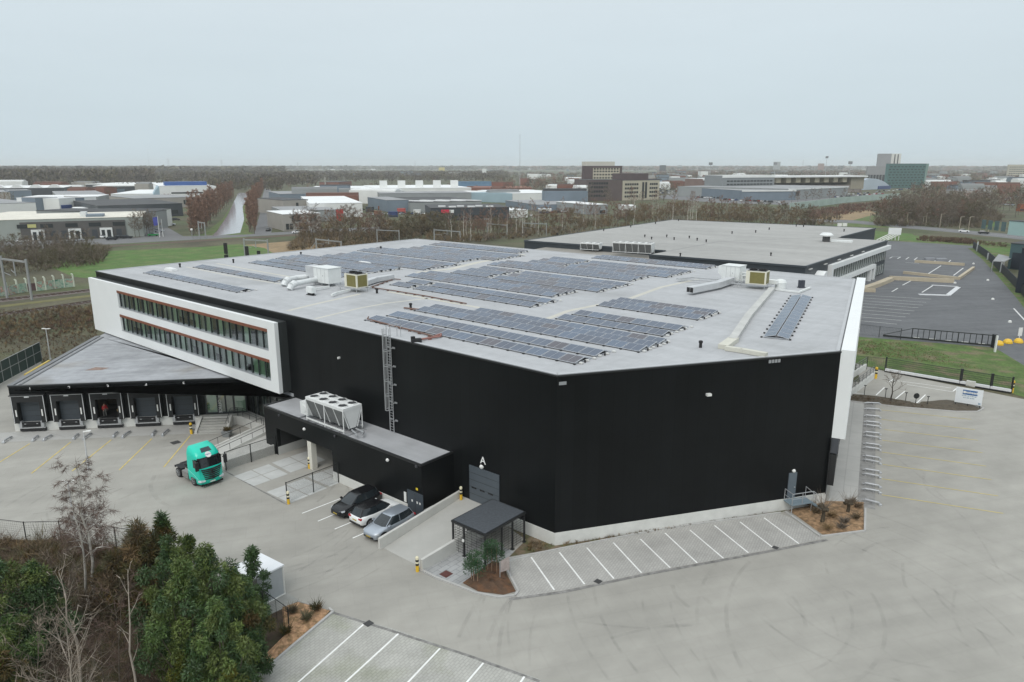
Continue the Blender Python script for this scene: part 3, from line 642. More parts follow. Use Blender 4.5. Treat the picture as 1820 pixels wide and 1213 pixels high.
s, z = V.hit(1000, 681); q = MB(); q.fbox(V, s - .3, s + .3, .002, .05, z - .15, z + .1); q.build('wall_vent', MATS['grey_vent'], wh)
s, z = onW(604, 636); q = MB(); q.fbox(W, s - .08, s + .08, .002, .25, z - .1, z + .1); q.build('camera_unit', mLampW, wh)
s0, zt = V.hit(1402, 841); s1, _ = V.hit(1416, 841)
q = MB(); q.fbox(V, s0, s1, .004, .08, 1.12, zt); sd_ = q.build('side_door', M('blue_grey_door', (0.11, 0.135, 0.155), .5, .06, 1), wh); q = MB(); q.fbox(V, s1 - .22, s1 - .12, .082, .14, 2.1, 2.2); q.build('handle', mGalv, sd_)
# steel landing outside the side door
DS = (s0 + s1) / 2
ld = thing('door_landing', 'blue grey steel landing with handrail and steps outside the front wall door', 'steps', V(DS, 0.6, 0))
q = MB(); q.fbox(V, s0 - .35, s1 + 1.0, .1, 1.25, .98, 1.08); q.build('platform', M('blue_grey_steel', (0.20, 0.255, 0.29), .5, .1, 2), ld)
q = MB()
for k in range(4): q.fbox(V, s1 + 1.0 + k * .3, s1 + 1.3 + k * .3, .25, 1.15, .78 - .22 * k, .82 - .22 * k)
q.bar(V(s1 + 1.0, .22, .98), V(s1 + 2.3, .22, .05), .06, .2); q.bar(V(s1 + 1.0, 1.18, .98), V(s1 + 2.3, 1.18, .05), .06, .2); q.build('step', MATS['blue_grey_steel'], ld)
for a, c in ((s0 - .3, 1.2), (s1 + .9, 1.2)):
    q = MB(); q.tube(V(a, c, 0), V(a, c, .98), .04); q.build('leg', mGalv, ld)
q = MB(); q.path([V(s0 - .33, .15, 1.08), V(s0 - .33, .15, 2.15), V(s0 - .33, 1.22, 2.1), V(s1 + 1.0, 1.22, 2.1), V(s1 + 2.2, 1.22, 1.1), V(s1 + 2.2, 1.22, 0)], .035)
q.path([V(s0 - .33, .15, 1.6), V(s0 - .33, 1.22, 1.6), V(s1 + 1.0, 1.22, 1.6), V(s1 + 2.2, 1.22, .6)], .025)
for a in (s0 - .33, (s0 + s1) / 2 + .3, s1 + 1.0): q.tube(V(a, 1.22, 1.08), V(a, 1.22, 2.1), .03)
q.path([V(s1 + 1.0, .2, 1.08), V(s1 + 1.0, .2, 2.1), V(s1 + 2.2, .2, 1.1), V(s1 + 2.2, .2, 0)], .03); q.build('handrail', mGalv, ld)
# ------------------------------------------------------------------ low dock building with five numbered docks
DH = 5.5
dk = thing('dock_building', 'low black dock annex with five numbered loading docks under the white office front', 'building', DK(0, 0, 0))
mBlackD = M('black_dock_cladding', (0.0072, 0.0082, 0.0088), 0.36, 0.2, 0.25, spec=0.15)
# dock openings
DT = [2.05 + 4.22 * k for k in range(5)]
b = MB(); DE = 28.6
edges = [0.0]
for t in DT: edges += [t - 1.25, t + 1.25]
edges.append(21.3)
for i in range(0, len(edges), 2): b.fbox(DK, edges[i], edges[i + 1], -.35, 0, 1.1, DH - .12)
for t in DT: b.fbox(DK, t - 1.25, t + 1.25, -.35, -.002, 4.0, DH - .12)
b.fbox(DK, 21.3, DE, -.35, 0, 4.35, DH - .12)
pL = G2(185, 596, DH); fl = DK(0, -.35, 0).to_2d(); bl_ = Vector((-61.6, 103.9))
b.prism([fl, bl_, bl_ + Vector((.35, .05)), DK(.35, -.35, 0).to_2d()], 0, DH - .12)
b.build('wall', mBlackD, dk)
mRoofD = M('weathered_roof_membrane', (0.335, 0.345, 0.362), 0.8, 0.14, 0.22, var2=0.1, scale2=1.1, col2=(0.25, 0.235, 0.21), th=(0.55, 0.75)); add_streaks(mRoofD, rad(12), 0.12, 0.8, 0.14, 4); add_seams(mRoofD, (0.131, -0.991), 1.6, .06, .9)
b = MB(); b.prism([DK(.1, -.1, 0), DK(27, -.1, 0), W(36.3, .01, 0), W(85.5, .01, 0), bl_], DH - .5, DH - .08); rf = b.build('roof', mRoofD, dk)
b = MB(); b.wallstrip([DK(-.05, -.12, 0), DK(25, -.12, 0)], .28, DH - .14, DH + .03, 0); b.wallstrip([DK(.08, -.25, 0), bl_], .6, DH - .14, DH + .05, 1); b.wallstrip([DK(.95, -.6, 0), bl_ + Vector((1, -.5))], .3, DH - .2, DH + .01, 1)
b.build('parapet', [mTrim, M('grey_capping', (0.15, 0.155, 0.16), .5, .1, 1)], rf)
b = MB(); c = G2(172, 655, DH); b.prism([c + Vector((-1.1, -.7)), c + Vector((.9, -.5)), c + Vector((1.3, .5)), c + Vector((-.6, .8))], DH - .079, DH - .07); b.build('rust_stain', M('rust_patch', (0.24, 0.17, 0.14), .9, .3, 2), rf)
b = MB(); b.fbox(DK, -.01, 20.3, -.33, .03, 0, 1.098)
b.build('plinth', mPlinth, dk)
mLine = M('pale_seal_edge', (0.55, 0.56, 0.56), .6, .05, 2)
for k, t in enumerate(DT):
    b = MB(); b.fbox(DK, t - 1.75, t - 1.2, .032, .5, 1.12, 4.45); b.fbox(DK, t + 1.2, t + 1.75, .032, .5, 1.12, 4.45); b.fbox(DK, t - 1.2, t + 1.2, .032, .5, 3.65, 4.45); b.fbox(DK, t - 1.9, t + 1.9, .032, .62, 4.452, 4.52)
    ds = b.build('dock_shelter', M('black_dock_seal', (0.012, 0.0125, 0.013), .75, .1, 2), dk)
    b = MB()
    for a in (-1.75, 1.68): b.fbox(DK, t + a, t + a + .07, .502, .515, 1.2, 4.43)
    b.fbox(DK, t - 1.68, t + 1.68, .502, .515, 4.36, 4.43); b.fbox(DK, t - .25, t + .25, .502, .56, 4.22, 4.355); b.build('seal_edge', mLine, ds)
    for a in (-1.45, 1.33):
        b = MB(); b.fbox(DK, t + a, t + a + .13, .502, .54, 1.95, 2.75); b.build('guide_marker', mLampW, ds)
    b = MB()
    if k != 2:
        b.fbox(DK, t - 1.19, t + 1.19, -.3, -.2, 1.1, 3.75); dl = b.build('dock_door', M('recess_shaded_slate_door', (.042, .052, .062), .5, .08, .8), dk)  # shade of the recess put into the door colour
        b = MB()
        for z in (1.75, 2.4, 3.05): b.fbox(DK, t - 1.19, t + 1.19, -.198, -.19, z, z + .03)
        b.build('panel_joint', mTrim, dl)
    b = MB(); b.fbox(DK, t - .95, t + .95, .035, .55, .98, 1.14); b.fbox(DK, t - .95, t + .95, .032, .3, .6, .975)
    for a in (-.7, .6): b.fbox(DK, t + a, t + a + .2, .552, .57, 1.0, 1.08, 1)
    lv = b.build('dock_leveller', [M('black_steel', (0.014, 0.014, 0.015), .5, .1, 2), mGalv], dk)
    for a in (-1.35, 1.0):
        b = MB(); b.fbox(DK, t + a, t + a + .32, .032, .42, .56, 1.3); b.build('bumper_post', mGalv, lv)
    b = MB(); b.fbox(DK, t - 1.35, t + 1.42, .032, .36, .1, .45); b.fbox(DK, t - 1.35, t + 1.42, .034, .4, .452, .5, 1); b.build('bumper_strip', [MATS['black_steel'], mLine], lv)
    b = MB(); put_text(b, str(k + 1), .62, DK(t + .25, .03, 5.03), (DK.u.x, DK.u.y, 0), (0, 0, 1), .04); b.build('number', mLetter, dk)
    if k < 4:
        b = MB(); b.fbox(DK, t + 1.95, t + 2.45, .002, .22, 4.82, 4.94); b.build('wall_lamp', mLampW, dk)
# open third dock: dim hall with a shelf, seen through the opening
b = MB(); t = DT[2]; b.fbox(DK, t - 2.4, t + 2.6, -6.0, -5.8, 1.1, 4, 0); b.fbox(DK, t - 2.4, t + 2.6, -5.8, -.352, .9, 1.1, 1); b.fbox(DK, t - 2.6, t - 2.4, -5.8, -.352, 1.1, 4, 0); b.fbox(DK, t + 2.6, t + 2.8, -5.8, -.352, 1.1, 4, 0); b.fbox(DK, t - 2.4, t + 2.6, -5.8, -.352, 4.002, 4.2, 0)
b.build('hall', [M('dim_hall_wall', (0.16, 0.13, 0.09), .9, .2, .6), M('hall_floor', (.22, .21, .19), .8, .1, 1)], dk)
b = MB(); b.fbox(DK, t - .6, t + 1.1, -5.2, -4.2, 1.1, 3.1, 0); b.fbox(DK, t + .2, t + 1.15, -2.6, -1.6, 1.1, 1.7, 0); b.build('stacked_goods', M('tan_cartons', (0.26, 0.17, 0.08), .9, .25, 1.5), dk)
b = MB(); b.hexa([DK(t - .95, -.1, 1.12), DK(t + .95, -.1, 1.12), DK(t + .95, -2.4, 1.12), DK(t - .95, -2.4, 1.12), DK(t - .95, -.1, 1.2), DK(t + .95, -.1, 1.2), DK(t + .95, -2.4, 1.55), DK(t - .95, -2.4, 1.55)]); b.build('raised_plate', MATS['black_steel'], dk)
# glazed entrance in the dock front and along the main wall
b = MB(); T0, T1, GZ0, GZ1 = 21.3, 26.1, 1.15, 4.35
for a in (21.3, 22.66, 24.5, 25.95): b.fbox(DK, a, a + .13, -.3, -.08, GZ0, GZ1)
b.fbox(DK, 22.79, 24.5, -.3, -.08, 3.55, 3.7); b.fbox(DK, 23.58, 23.7, -.3, -.08, GZ0, 3.55)
for a, c in ((21.43, 22.66), (22.79, 24.5), (24.63, 25.95)): b.fbox(DK, a, c, -.28, -.1, GZ0, GZ0 + .12); b.fbox(DK, a, c, -.28, -.1, GZ1 - .1, GZ1 - .002)
ent = b.build('entrance', mFrame, dk)
b = MB(); b.poly([DK(21.43, -.2, GZ0), DK(25.95, -.2, GZ0), DK(25.95, -.2, GZ1), DK(21.43, -.2, GZ1)]); b.build('pane', mGlass, ent)
b = MB(); b.fbox(DK, 21.45, 22.65, -.5, -.46, GZ0, GZ1); b.fbox(DK, 24.65, 25.94, -.5, -.46, GZ0, GZ1); b.build('blind', mBlind, ent)
b = MB(); b.fbox(DK, 22.8, 24.5, -.6, -.56, GZ0, GZ1); b.build('screen', M('warm_grey_screen', (.30, .31, .25), .8, .1, 1), ent)
b = MB(); V_, F_ = [], []; put_text(b, 'OFFICE', .52, DK(22.98, -.06, 2.05), (0, 0, -1), (DK.u.x, DK.u.y, 0), .02); b.build('lettering', mLetter, ent)
b = MB()
for a in [36.05, 37.4, 38.75, 40.1, 41.5, 42.9, 44.3, 45.4]: b.fbox(W, a, a + .1, -.25, -.06, .9, 4.3)
b.fbox(W, 36.05, 45.5, -.25, -.07, .85, 1.0); b.fbox(W, 36.05, 45.5, -.25, -.07, 4.1, 4.298)
e2 = b.build('entrance', mFrame, wh)
b = MB(); b.poly([W(36.05, -.16, .9), W(36.05, -.16, 4.2), W(45.45, -.16, 4.2), W(45.45, -.16, .9)]); b.build('pane', mGlass, e2)
b = MB(); b.fbox(W, 36, 45.5, -3.6, -3.4, .5, 4.3); b.fbox(W, 36, 45.5, -3.4, -.26, .6, .8); b.build('lobby', mInside, wh)
b = MB(); b.fbox(W, 38.9, 39.9, -.5, -.46, 1, 4.1); b.fbox(W, 37.5, 38.6, -.6, -.56, 1, 4.1); b.fbox(W, 42.95, 43.8, -.5, -.46, 1, 4.1); b.build('blind', mBlind2, e2)
b = MB(); put_text(b, 'DRIVERS', .5, W(41.0, .03, 2.3), (0, 0, -1), (-UW.x, -UW.y, 0), .02); b.build('lettering', mLetter, e2)
# ------------------------------------------------------------------ terrace, steps and ramp in front of the entrance
mConc = M('pale_cast_concrete', (0.52, 0.515, 0.485), .85, .07, .8)
mStep = M('grey_step_concrete', (0.37, 0.365, 0.34), .85, .12, 1.2, col2=(.28, .28, .2), th=(.6, .8))
mRail = M('dark_handrail', (0.035, 0.037, 0.038), .4, .1, 2)
ter = thing('entrance_terrace', 'raised concrete terrace with broad steps below the office doors', 'terrace', W(42, 1, 0))
b = MB(); b.prism([DK(20.32, .04, 0), DK(24.6, .04, 0), W(46.2, .02, 0), W(36.05, .02, 0), W(36.05, 1.6, 0), W(41.5, 1.6, 0), W(45.2, 1.6, 0), W(46.0, 1.9, 0), DK(24.6, 1.0, 0), DK(20.32, 1.0, 0)], 0, 1.1); b.build('deck', mConc, ter)
b = MB()
for k in range(6): b.fbox(DK, 21.2, 24.3, 1.003 + .46 * k, 1.003 + .46 * (k + 1), 0, .94 - .17 * k)
b.build('steps', mStep, ter)
b = MB(); b.hexa([DK(24.32, 1.01, 0), DK(24.6, 1.01, 0), DK(24.6, 3.8, 0), DK(24.32, 3.8, 0), DK(24.32, 1.01, 1.25), DK(24.6, 1.01, 1.25), DK(24.6, 3.8, .25), DK(24.32, 3.8, .25)]); b.hexa([DK(20.9, 1.01, 0), DK(21.18, 1.01, 0), DK(21.18, 3.6, 0), DK(20.9, 3.6, 0), DK(20.9, 1.01, 1.25), DK(21.18, 1.01, 1.25), DK(21.18, 3.6, .25), DK(20.9, 3.6, .25)]); b.build('side_wall', mConc, ter)
b = MB(); pts = [DK(24.45, 3.7, 1.2), DK(24.45, 1.0, 2.1), W(45.8, 1.8, 2.15), W(45.1, 1.5, 2.15), W(39.0, 1.5, 2.15)]
b.path(pts, .03); b.path([p - Vector((0, 0, .5)) for p in pts[1:]], .02); b.path([p - Vector((0, 0, .25)) for p in pts[1:]], .02)
for p in [DK(24.45, 2.4, .6), W(45.8, 1.8, 1.1), W(45.6, 1.8, 1.1), W(45.1, 1.5, 1.1), W(43.6, 1.5, 1.1), W(42.1, 1.5, 1.1), W(40.6, 1.5, 1.1), W(39, 1.5, 1.1)]: b.tube(p, p + Vector((0, 0, 1.05)), .03)
b.build('handrail', mRail, ter)
def slope(b, s0, s1, n0, n1, za, zb, m=0, base=0.0):
    b.hexa([W(s0, n1, base), W(s1, n1, base), W(s1, n0, base), W(s0, n0, base), W(s0, n1, zb), W(s1, n1, zb), W(s1, n0, za), W(s0, n0, za)], m)
rp_ = thing('access_ramp', 'pale concrete ramp with thin handrails rising to the office entrance', 'ramp', W(38, 5, 0))
b = MB(); slope(b, 34.75, 40.5, 1.62, 9.3, 1.08, .03); b.build('ramp_surface', M('ramp_concrete', (.44, .435, .41), .85, .07, .8), rp_)
b = MB(); slope(b, 40.52, 40.8, 1.62, 8.2, 1.3, .25); slope(b, 38.0, 38.2, 2.2, 8.6, 1.42, .3); b.fbox(W, 34.45, 34.73, 3.95, 9.6, 0, 1.0); b.build('kerb_wall', mConc, rp_)
b = MB()
for s in (40.65, 38.1):
    b.path([W(s, 8.4, .25), W(s, 8.4, 1.05), W(s, 1.7, 2.0), W(s, 1.7, 1.2)], .03)
    for k in range(1, 5): n = 8.4 - 6.7 * k / 5; b.tube(W(s, n, .2 + .95 * k / 5), W(s, n, 1.05 + .95 * k / 5), .025)
b.build('handrail', mRail, rp_)
pl = thing('planter', 'grey square planter with a low green shrub beside the entrance steps', 'planter', G(404, 776))
c = G(404, 776); b = MB(); b.hexa([c + Vector(v) for v in ((-.35, -.35, 0), (.35, -.35, 0), (.35, .35, 0), (-.35, .35, 0), (-.5, -.5, .7), (.5, -.5, .7), (.5, .5, .7), (-.5, .5, .7))]); b.build('tub', M('grey_planter', (.22, .23, .23), .7, .1, 2), pl)
# ------------------------------------------------------------------ low annex with the chiller and the covered bay
AN, AH = 3.9, 5.1
an = thing('plant_annex', 'low black annex with a pale roof carrying the white chiller', 'building', W(11.4, AN, 0))
b = MB(); b.fbox(W, 11.4, RS0, AN - .3, AN, .9, AH - .12); b.fbox(W, RS0, RS1, AN - .3, AN, RH + .001, AH - .12); b.fbox(W, RS1, 36.1, 3.502, AN, 0.0, AH - .12); b.fbox(W, 11.4, 11.7, .01, AN - .302, .9, AH - .12); b.fbox(W, 35.8, 36.1, .01, 3.5, 0.9, AH - .12)
b.build('wall', mBlack, an)
b = MB(); b.fbox(W, 11.38, RS0, AN - .32, AN + .05, 0, .898); b.fbox(W, 11.35, 11.7, .01, AN - .322, 0, .898); b.fbox(W, 35.8, 36.15, .05, 3.5, 0, .898); b.build('plinth', mPlinth, an)
b = MB(); b.fbox(W, 11.5, 36.0, .005, AN - .1, AH - .5, AH - .08); rf = b.build('roof', M('annex_roof_membrane', (.38, .385, .395), .75, .1, .4), an)
add_streaks(MATS['annex_roof_membrane'], rad(140), .1, .6, .12, 1)
b = MB(); b.wallstrip([W(11.5, .0, 0), W(11.5, AN - .05, 0), W(36.05, AN - .05, 0), W(36.05, 0, 0)], .2, AH - .14, AH + .04); b.build('parapet', mTrim, rf)
b = MB(); b.fbox(W, 27.75, 28.4, AN - .62, AN - .02, 0, RH); b.build('column', M('cream_column', (.62, .60, .53), .7, .04, 1), an)
s0, _ = W.hit(725, 880, AN); s1, _ = W.hit(752, 872, AN); ds0, ds1 = sorted((s0, s1))
b = MB(); b.fbox(W, ds0, ds1, AN + .004, AN + .07, .05, 2.35); dd = b.build('double_door', M('steel_blue_door', (.05, .062, .075), .5, .08, 1), an)
b = MB(); m_ = (ds0 + ds1) / 2
for a in (ds0 + .3, m_ - .35, m_ + .3): b.fbox(W, a, a + .16, AN + .072, AN + .08, 1.35, 1.55)
b.build('door_sticker', mLampW, dd); b = MB(); b.fbox(W, m_ - .015, m_ + .015, AN + .072, AN + .078, .1, 2.3); b.build('door_gap', mTrim, dd)
b = MB(); b.fbox(W, ds1 + .2, ds1 + .5, AN + .004, AN + .03, 1.0, 1.95); b.build('notice_board', mLampW, an)
b = MB(); b.fbox(W, m_ - .35, m_ - .1, AN + .004, AN + .03, 2.6, 2.8); b.build('warning_sign', M('warning_yellow', (.75, .55, .03), .5, .05, 3), an)
for px, py in ((542, 762), (690, 817)): s, z = W.hit(px, py, AN); wall_lamp(W, s, z, an, AN, .16)
for px, py in ((497, 738), (596, 775), (741, 829)):
    s, z = W.hit(px, py, AN); b = MB(); b.lathe(W(s, AN, z), [(.14, 0), (.14, .12), (.05, .16)], 8, axis=Vector((W.n.x, W.n.y, 0))); b.build('camera_dome', M('dark_dome', (.05, .05, .055), .3, .1, 2), an)
# chiller with two rows of fans over slanted coils
mChill = M('chiller_white', (.70, .71, .70), .5, .05, 1.0)
mCoil = M('coil_grey', (.16, .165, .165), .6, .15, 3); add_seams(mCoil, tuple(UW), .12, .05, .75)
def chiller(name, label, F, s0, s1, n0, n1, z, h, nf, rows_=2, group=None):
    c = thing(name, label, 'chiller', F((s0 + s1) / 2, (n0 + n1) / 2, z), 0, group); mid = (n0 + n1) / 2; tw = (n1 - n0) / 2
    zt = z + h
    b = MB(); b.fbox(F, s0, s1, n0, n1, zt - .28, zt); b.build('top_deck', mChill, c)
    nb = max(2, int((s1 - s0) / 1.5))
    b = MB()
    for sg in (1, -1):
        a = mid + sg * tw * .96; q = mid + sg * tw * .35
        b.hexa([F(s0 + .1, q - .08, z + .35), F(s1 - .1, q - .08, z + .35), F(s1 - .1, q + .08, z + .35), F(s0 + .1, q + .08, z + .35), F(s0 + .1, a - .08, zt - .29), F(s1 - .1, a - .08, zt - .29), F(s1 - .1, a + .08, zt - .29), F(s0 + .1, a + .08, zt - .29)])
    b.build('coil', mCoil, c)
    b = MB()
    for sg in (1, -1):
        for k in range(nb + 1):
            s = s0 + .05 + (s1 - s0 - .1) * k / nb; b.bar(F(s, mid + sg * (tw * .35 + .1), z + .3), F(s, mid + sg * tw * 1.0, zt - .28), .09)
            if k % 2 == 0: b.bar(F(s, mid + sg * tw, z), F(s, mid + sg * tw, zt - .28), .08)
        b.bar(F(s0, mid + sg * tw, z + .22), F(s1, mid + sg * tw, z + .22), .12)
    for s in (s0 + .06, s1 - .06):
        b.hexa([F(s - .03, mid - tw * .3, z + .3), F(s + .03, mid - tw * .3, z + .3), F(s + .03, mid + tw * .3, z + .3), F(s - .03, mid + tw * .3, z + .3), F(s - .03, mid - tw * .9, zt - .29), F(s + .03, mid - tw * .9, zt - .29), F(s + .03, mid + tw * .9, zt - .29), F(s - .03, mid + tw * .9, zt - .29)])
    b.build('support_frame', mChill, c)
    ln = (s1 - s0) / nf
    for k in range(nf):
        for r in range(rows_):
            s = s0 + ln * (k + .5); n = n0 + (n1 - n0) * (r + .5) / rows_; R = min(ln, (n1 - n0) / rows_) * .42
            b = MB(); b.lathe(F(s, n, zt + .004), [(R * .9, 0), (R * 1.02, 0), (R * 1.02, .10), (R * .94, .10), (R * .92, .03)], 16, caps=(False, False)); f = b.build('fan', [mChill], c)
            b = MB(); b.lathe(F(s, n, zt + .03), [(R * .9, 0), (R * .9, .035)], 16)
            for q in range(6):
                t = q * math.pi / 3; b.bar(F(s, n, zt + .085), F(s + math.cos(t) * R * .88, n + math.sin(t) * R * .88, zt + .085), R * .3, .02, 1)
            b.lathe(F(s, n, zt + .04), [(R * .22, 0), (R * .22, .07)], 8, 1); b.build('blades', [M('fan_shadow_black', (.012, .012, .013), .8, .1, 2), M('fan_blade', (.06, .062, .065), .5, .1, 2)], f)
    return c
ch = chiller('chiller', 'white chiller with eight roof fans on the low annex roof', W, 22.3, 28.4, 1.5, 3.72, AH + .12, 2.45, 4)
b = MB(); b.fbox(W, 28.45, 29.75, 1.9, 3.5, AH + .45, AH + 1.75); b.lathe(W(29.1, 3.5, AH + 1.1), [(.38, 0), (.38, .05), (.3, .06)], 12, axis=Vector((W.n.x, W.n.y, 0))); b.build('pump_box', mChill, ch)
b = MB(); b.path([W(22.2, 2.4, AH + .3), W(20.9, 2.5, AH + .3), W(20.4, 3.1, AH + .25)], .1); b.path([W(22.2, 2.9, AH + .3), W(21.2, 3.2, AH + .3), W(20.6, 3.5, AH + .25)], .09); b.build('pipe', mGalv, ch)
b = MB()
for k in range(7): b.bar(W(22 + k * 1.3, 1.4, AH - .02), W(22 + k * 1.3, 3.75, AH - .02), .12, .14)
b.build('skid', mGalv, ch)
# caged ladder
ld = thing('caged_ladder', 'tall galvanised caged ladder on the black wall up to the roof', 'ladder', W(19.4, .4, AH))
LS = 19.35; b = MB()
for a in (-.27, .27): b.bar(W(LS + a, .3, AH), W(LS + a, .3, RZ + .1), .07); b.path([W(LS + a, .3, RZ + .1), W(LS + a, .3, RZ + 1.2), W(LS + a, -1.0, RZ + 1.2), W(LS + a, -1.0, RZ)], .03)
b.build('stile', mGalv, ld)
b = MB(); z = AH + .3
while z < RZ: b.tube(W(LS - .27, .3, z), W(LS + .27, .3, z), .022, n=5); z += .28
b.build('rung', mGalv, ld)
b = MB(); z = AH + 2.4; hoops = []
while z < RZ + 1.0:
    pts = [W(LS - .27, .3, z)] + [W(LS - .38 * math.cos(t), .35 + .62 * math.sin(t), z) for t in [math.pi * k / 8 for k in range(9)]] + [W(LS + .27, .3, z)]
    for p, q in zip(pts[:-1], pts[1:]): b.bar(p, q, .02, .07)
    z += 1.45
for k in range(5):
    t = math.pi * (k + .5) / 5; b.bar(W(LS - .38 * math.cos(t), .35 + .62 * math.sin(t), AH + 2.4), W(LS - .38 * math.cos(t), .35 + .62 * math.sin(t), RZ + 1.0), .045, .02)
b.build('safety_cage', mGalv, ld)
b = MB()
for z in [AH + 1.2 + 1.8 * k for k in range(5)]: b.bar(W(LS - .45, .02, z), W(LS - .27, .3, z), .06); b.bar(W(LS + .45, .02, z), W(LS + .27, .3, z), .06); b.bar(W(LS - .55, .03, z), W(LS - .2, .03, z), .05, .16); b.bar(W(LS + .2, .03, z), W(LS + .6, .03, z), .05, .16)
b.build('wall_bracket', mGalv, ld)
# ------------------------------------------------------------------ ramp to roller door A and its walls
ra = thing('door_ramp', 'concrete ramp between low walls up to grey roller door A', 'ramp', W(8, 5, 0))
b = MB(); slope(b, 5.62, 10.28, .1, 9.3, 1.13, .02); b.build('ramp_surface', M('door_ramp_concrete', (.40, .395, .37), .85, .07, .6), ra)
b = MB(); b.hexa([W(10.3, 9.6, 0), W(10.55, 9.6, 0), W(10.55, .1, 0), W(10.3, .1, 0), W(10.3, 9.6, .95), W(10.55, 9.6, .95), W(10.55, .1, 1.75), W(10.3, .1, 1.75)]); b.hexa([W(5.35, 9.6, 0), W(5.6, 9.6, 0), W(5.6, .1, 0), W(5.35, .1, 0), W(5.35, 9.6, .95), W(5.6, 9.6, .95), W(5.6, .1, 1.3), W(5.35, .1, 1.3)])
b.build('side_wall', mConc, ra)
# ------------------------------------------------------------------ solar arrays on the big roof
def panel_mat(name, c):
    m = M(name, c, 0.22, 0.10, 0.35, spec=0.5); return m
mPV = [panel_mat('solar_blue_grey', (0.075, 0.096, 0.138)), panel_mat('solar_slate', (0.066, 0.080, 0.114)), panel_mat('solar_brownish', (0.076, 0.070, 0.084)), panel_mat('solar_steel_blue', (0.085, 0.116, 0.170))]
mPVF = M('panel_frame_aluminium', (0.40, 0.42, 0.45), 0.5, 0.05, 2)
mDeflSheen = M('deflector_and_sky_sheen', (0.30, 0.33, 0.375), 0.4, 0.08, 1.0, metal=0.3)
mFoot = M('black_rubber_foot', (0.015, 0.015, 0.016), .8, .1, 2)
PL, PD, TILT = 1.78, 1.44, rad(9.5)
def panel_mesh(name, m, flip=False):
    b = MB(); x0, x1 = .02, PL - .04; dz = math.sin(TILT) * PD; dy = math.cos(TILT) * PD
    def q(x, y, z): return (x, y, z)
    zl, zh = (.10, .10 + dz) if not flip else (.10 + dz, .10)
    b.hexa([q(x0, 0, zl - .04), q(x1, 0, zl - .04), q(x1, dy, zh - .04), q(x0, dy, zh - .04), q(x0, 0, zl), q(x1, 0, zl), q(x1, dy, zh), q(x0, dy, zh)], 1)
    e = .04; f = (dy - 2 * e) / dy
    def surf(u, v): y = e + (dy - 2 * e) * v; return q(x0 + e + (x1 - x0 - 2 * e) * u, y, zl + (zh - zl) * (y / dy) + .004)
    for u0, u1 in ((0, .49), (.51, 1)): b.poly([surf(u0, 0), surf(u1, 0), surf(u1, 1), surf(u0, 1)], 0)
    me = bpy.data.meshes.new(name); me.from_pydata(b.v, [], b.f); me.materials.append(m); me.materials.append(mPVF); me.polygons.foreach_set('material_index', b.m); me.update(); return me
PM = [panel_mesh('solar_panel', m) for m in mPV]; PMF = [panel_mesh('solar_panel_back', m, True) for m in mPV]
ru = Vector((-UW.x, -UW.y)); rn = Vector((-NW.x, -NW.y))            # panels run right, rows step back
ROT = math.atan2(ru.y, ru.x)
def solar(label, p0, p1, rows_, tent, starts=None, frame=None, n=None, w_=None):
    a = W.inv(G(*p0, RZ)); c = W.inv(G(*p1, RZ)); L_ = a[0] - c[0]; nn = (a[1] + c[1]) / 2; n = n or max(2, int(round(L_ / PL)))
    base = W(a[0], nn, RZ - .03)
    root = thing('solar_array', label, 'solar panels', base, ROT, 'solar arrays on the warehouse roof')
    dy = math.cos(TILT) * PD; pitch = 2 * dy + .12 if tent else 1.74
    rr = random.Random(int(p0[0] * 7 + p0[1])); rl = MB(); ft = MB(); df = MB(); bl = MB(); cnt = 0
    for r in range(rows_):
        y0 = r * pitch; sh = 0.0 + (starts[r] if starts else 0); k0 = int(sh)
        for k in range(k0, n):
            for fl in (False,):
                o = bpy.data.objects.new('solar_panel', (PMF if fl else PM)[rr.choice((0, 0, 1, 1, 2, 3))]); COL.objects.link(o); o.parent = root
                o.location = (k * PL, y0 + (dy + .06 if fl else 0), 0); cnt += 1
        yb = y0 + (dy + .95 if tent else dy); yb_ = y0 + dy
        for k in range(k0, n + 1):
            x = k * PL - .01
            rl.bar((x, y0 - .06, .04), (x, yb + .06, .04), .05, .06)
            ft.box((x, y0 - .08, 0), (.2, .16, .07))
            if k in (n,): rl.bar((x, y0, .11), (x, y0 + dy, .11 + math.sin(TILT) * PD), .05, .07)
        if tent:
            df.hexa([(k0 * PL, yb_ + .02, .28), (n * PL - .04, yb_ + .02, .28), (n * PL - .04, yb_ + .95, .04), (k0 * PL, yb_ + .95, .04), (k0 * PL, yb_ + .02, .31), (n * PL - .04, yb_ + .02, .31), (n * PL - .04, yb_ + .95, .07), (k0 * PL, yb_ + .95, .07)])  # sky reflection off the back slope put in as a pale plate
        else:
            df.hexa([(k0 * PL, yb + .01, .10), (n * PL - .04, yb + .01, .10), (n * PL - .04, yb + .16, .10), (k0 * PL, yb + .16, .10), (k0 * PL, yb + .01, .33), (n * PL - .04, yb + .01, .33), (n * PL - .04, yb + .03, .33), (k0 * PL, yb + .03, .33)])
        for q in range(3 if tent else 2): bl.box((n * PL + .18 + rr.uniform(-.05, .12), y0 + .5 + q * 1.0, .0), (.3, .22, .12), rr.uniform(-.3, .3))
        bl.box((n * PL + .3, y0 + 1.0, 0), (.12, .12, .2), 0.3, 1)
    def loc(mb, name, m):
        o = MB.build(mb, name, m); o.parent = root; return o
    loc(rl, 'mounting_rail', mPVF); loc(ft, 'ballast_foot', mFoot); loc(bl, 'ballast_block', [M('white_ballast', (.6, .6, .58), .8, .1, 2), mFoot])
    if df.v: loc(df, 'deflector_and_sky_sheen', mDeflSheen)
    return root
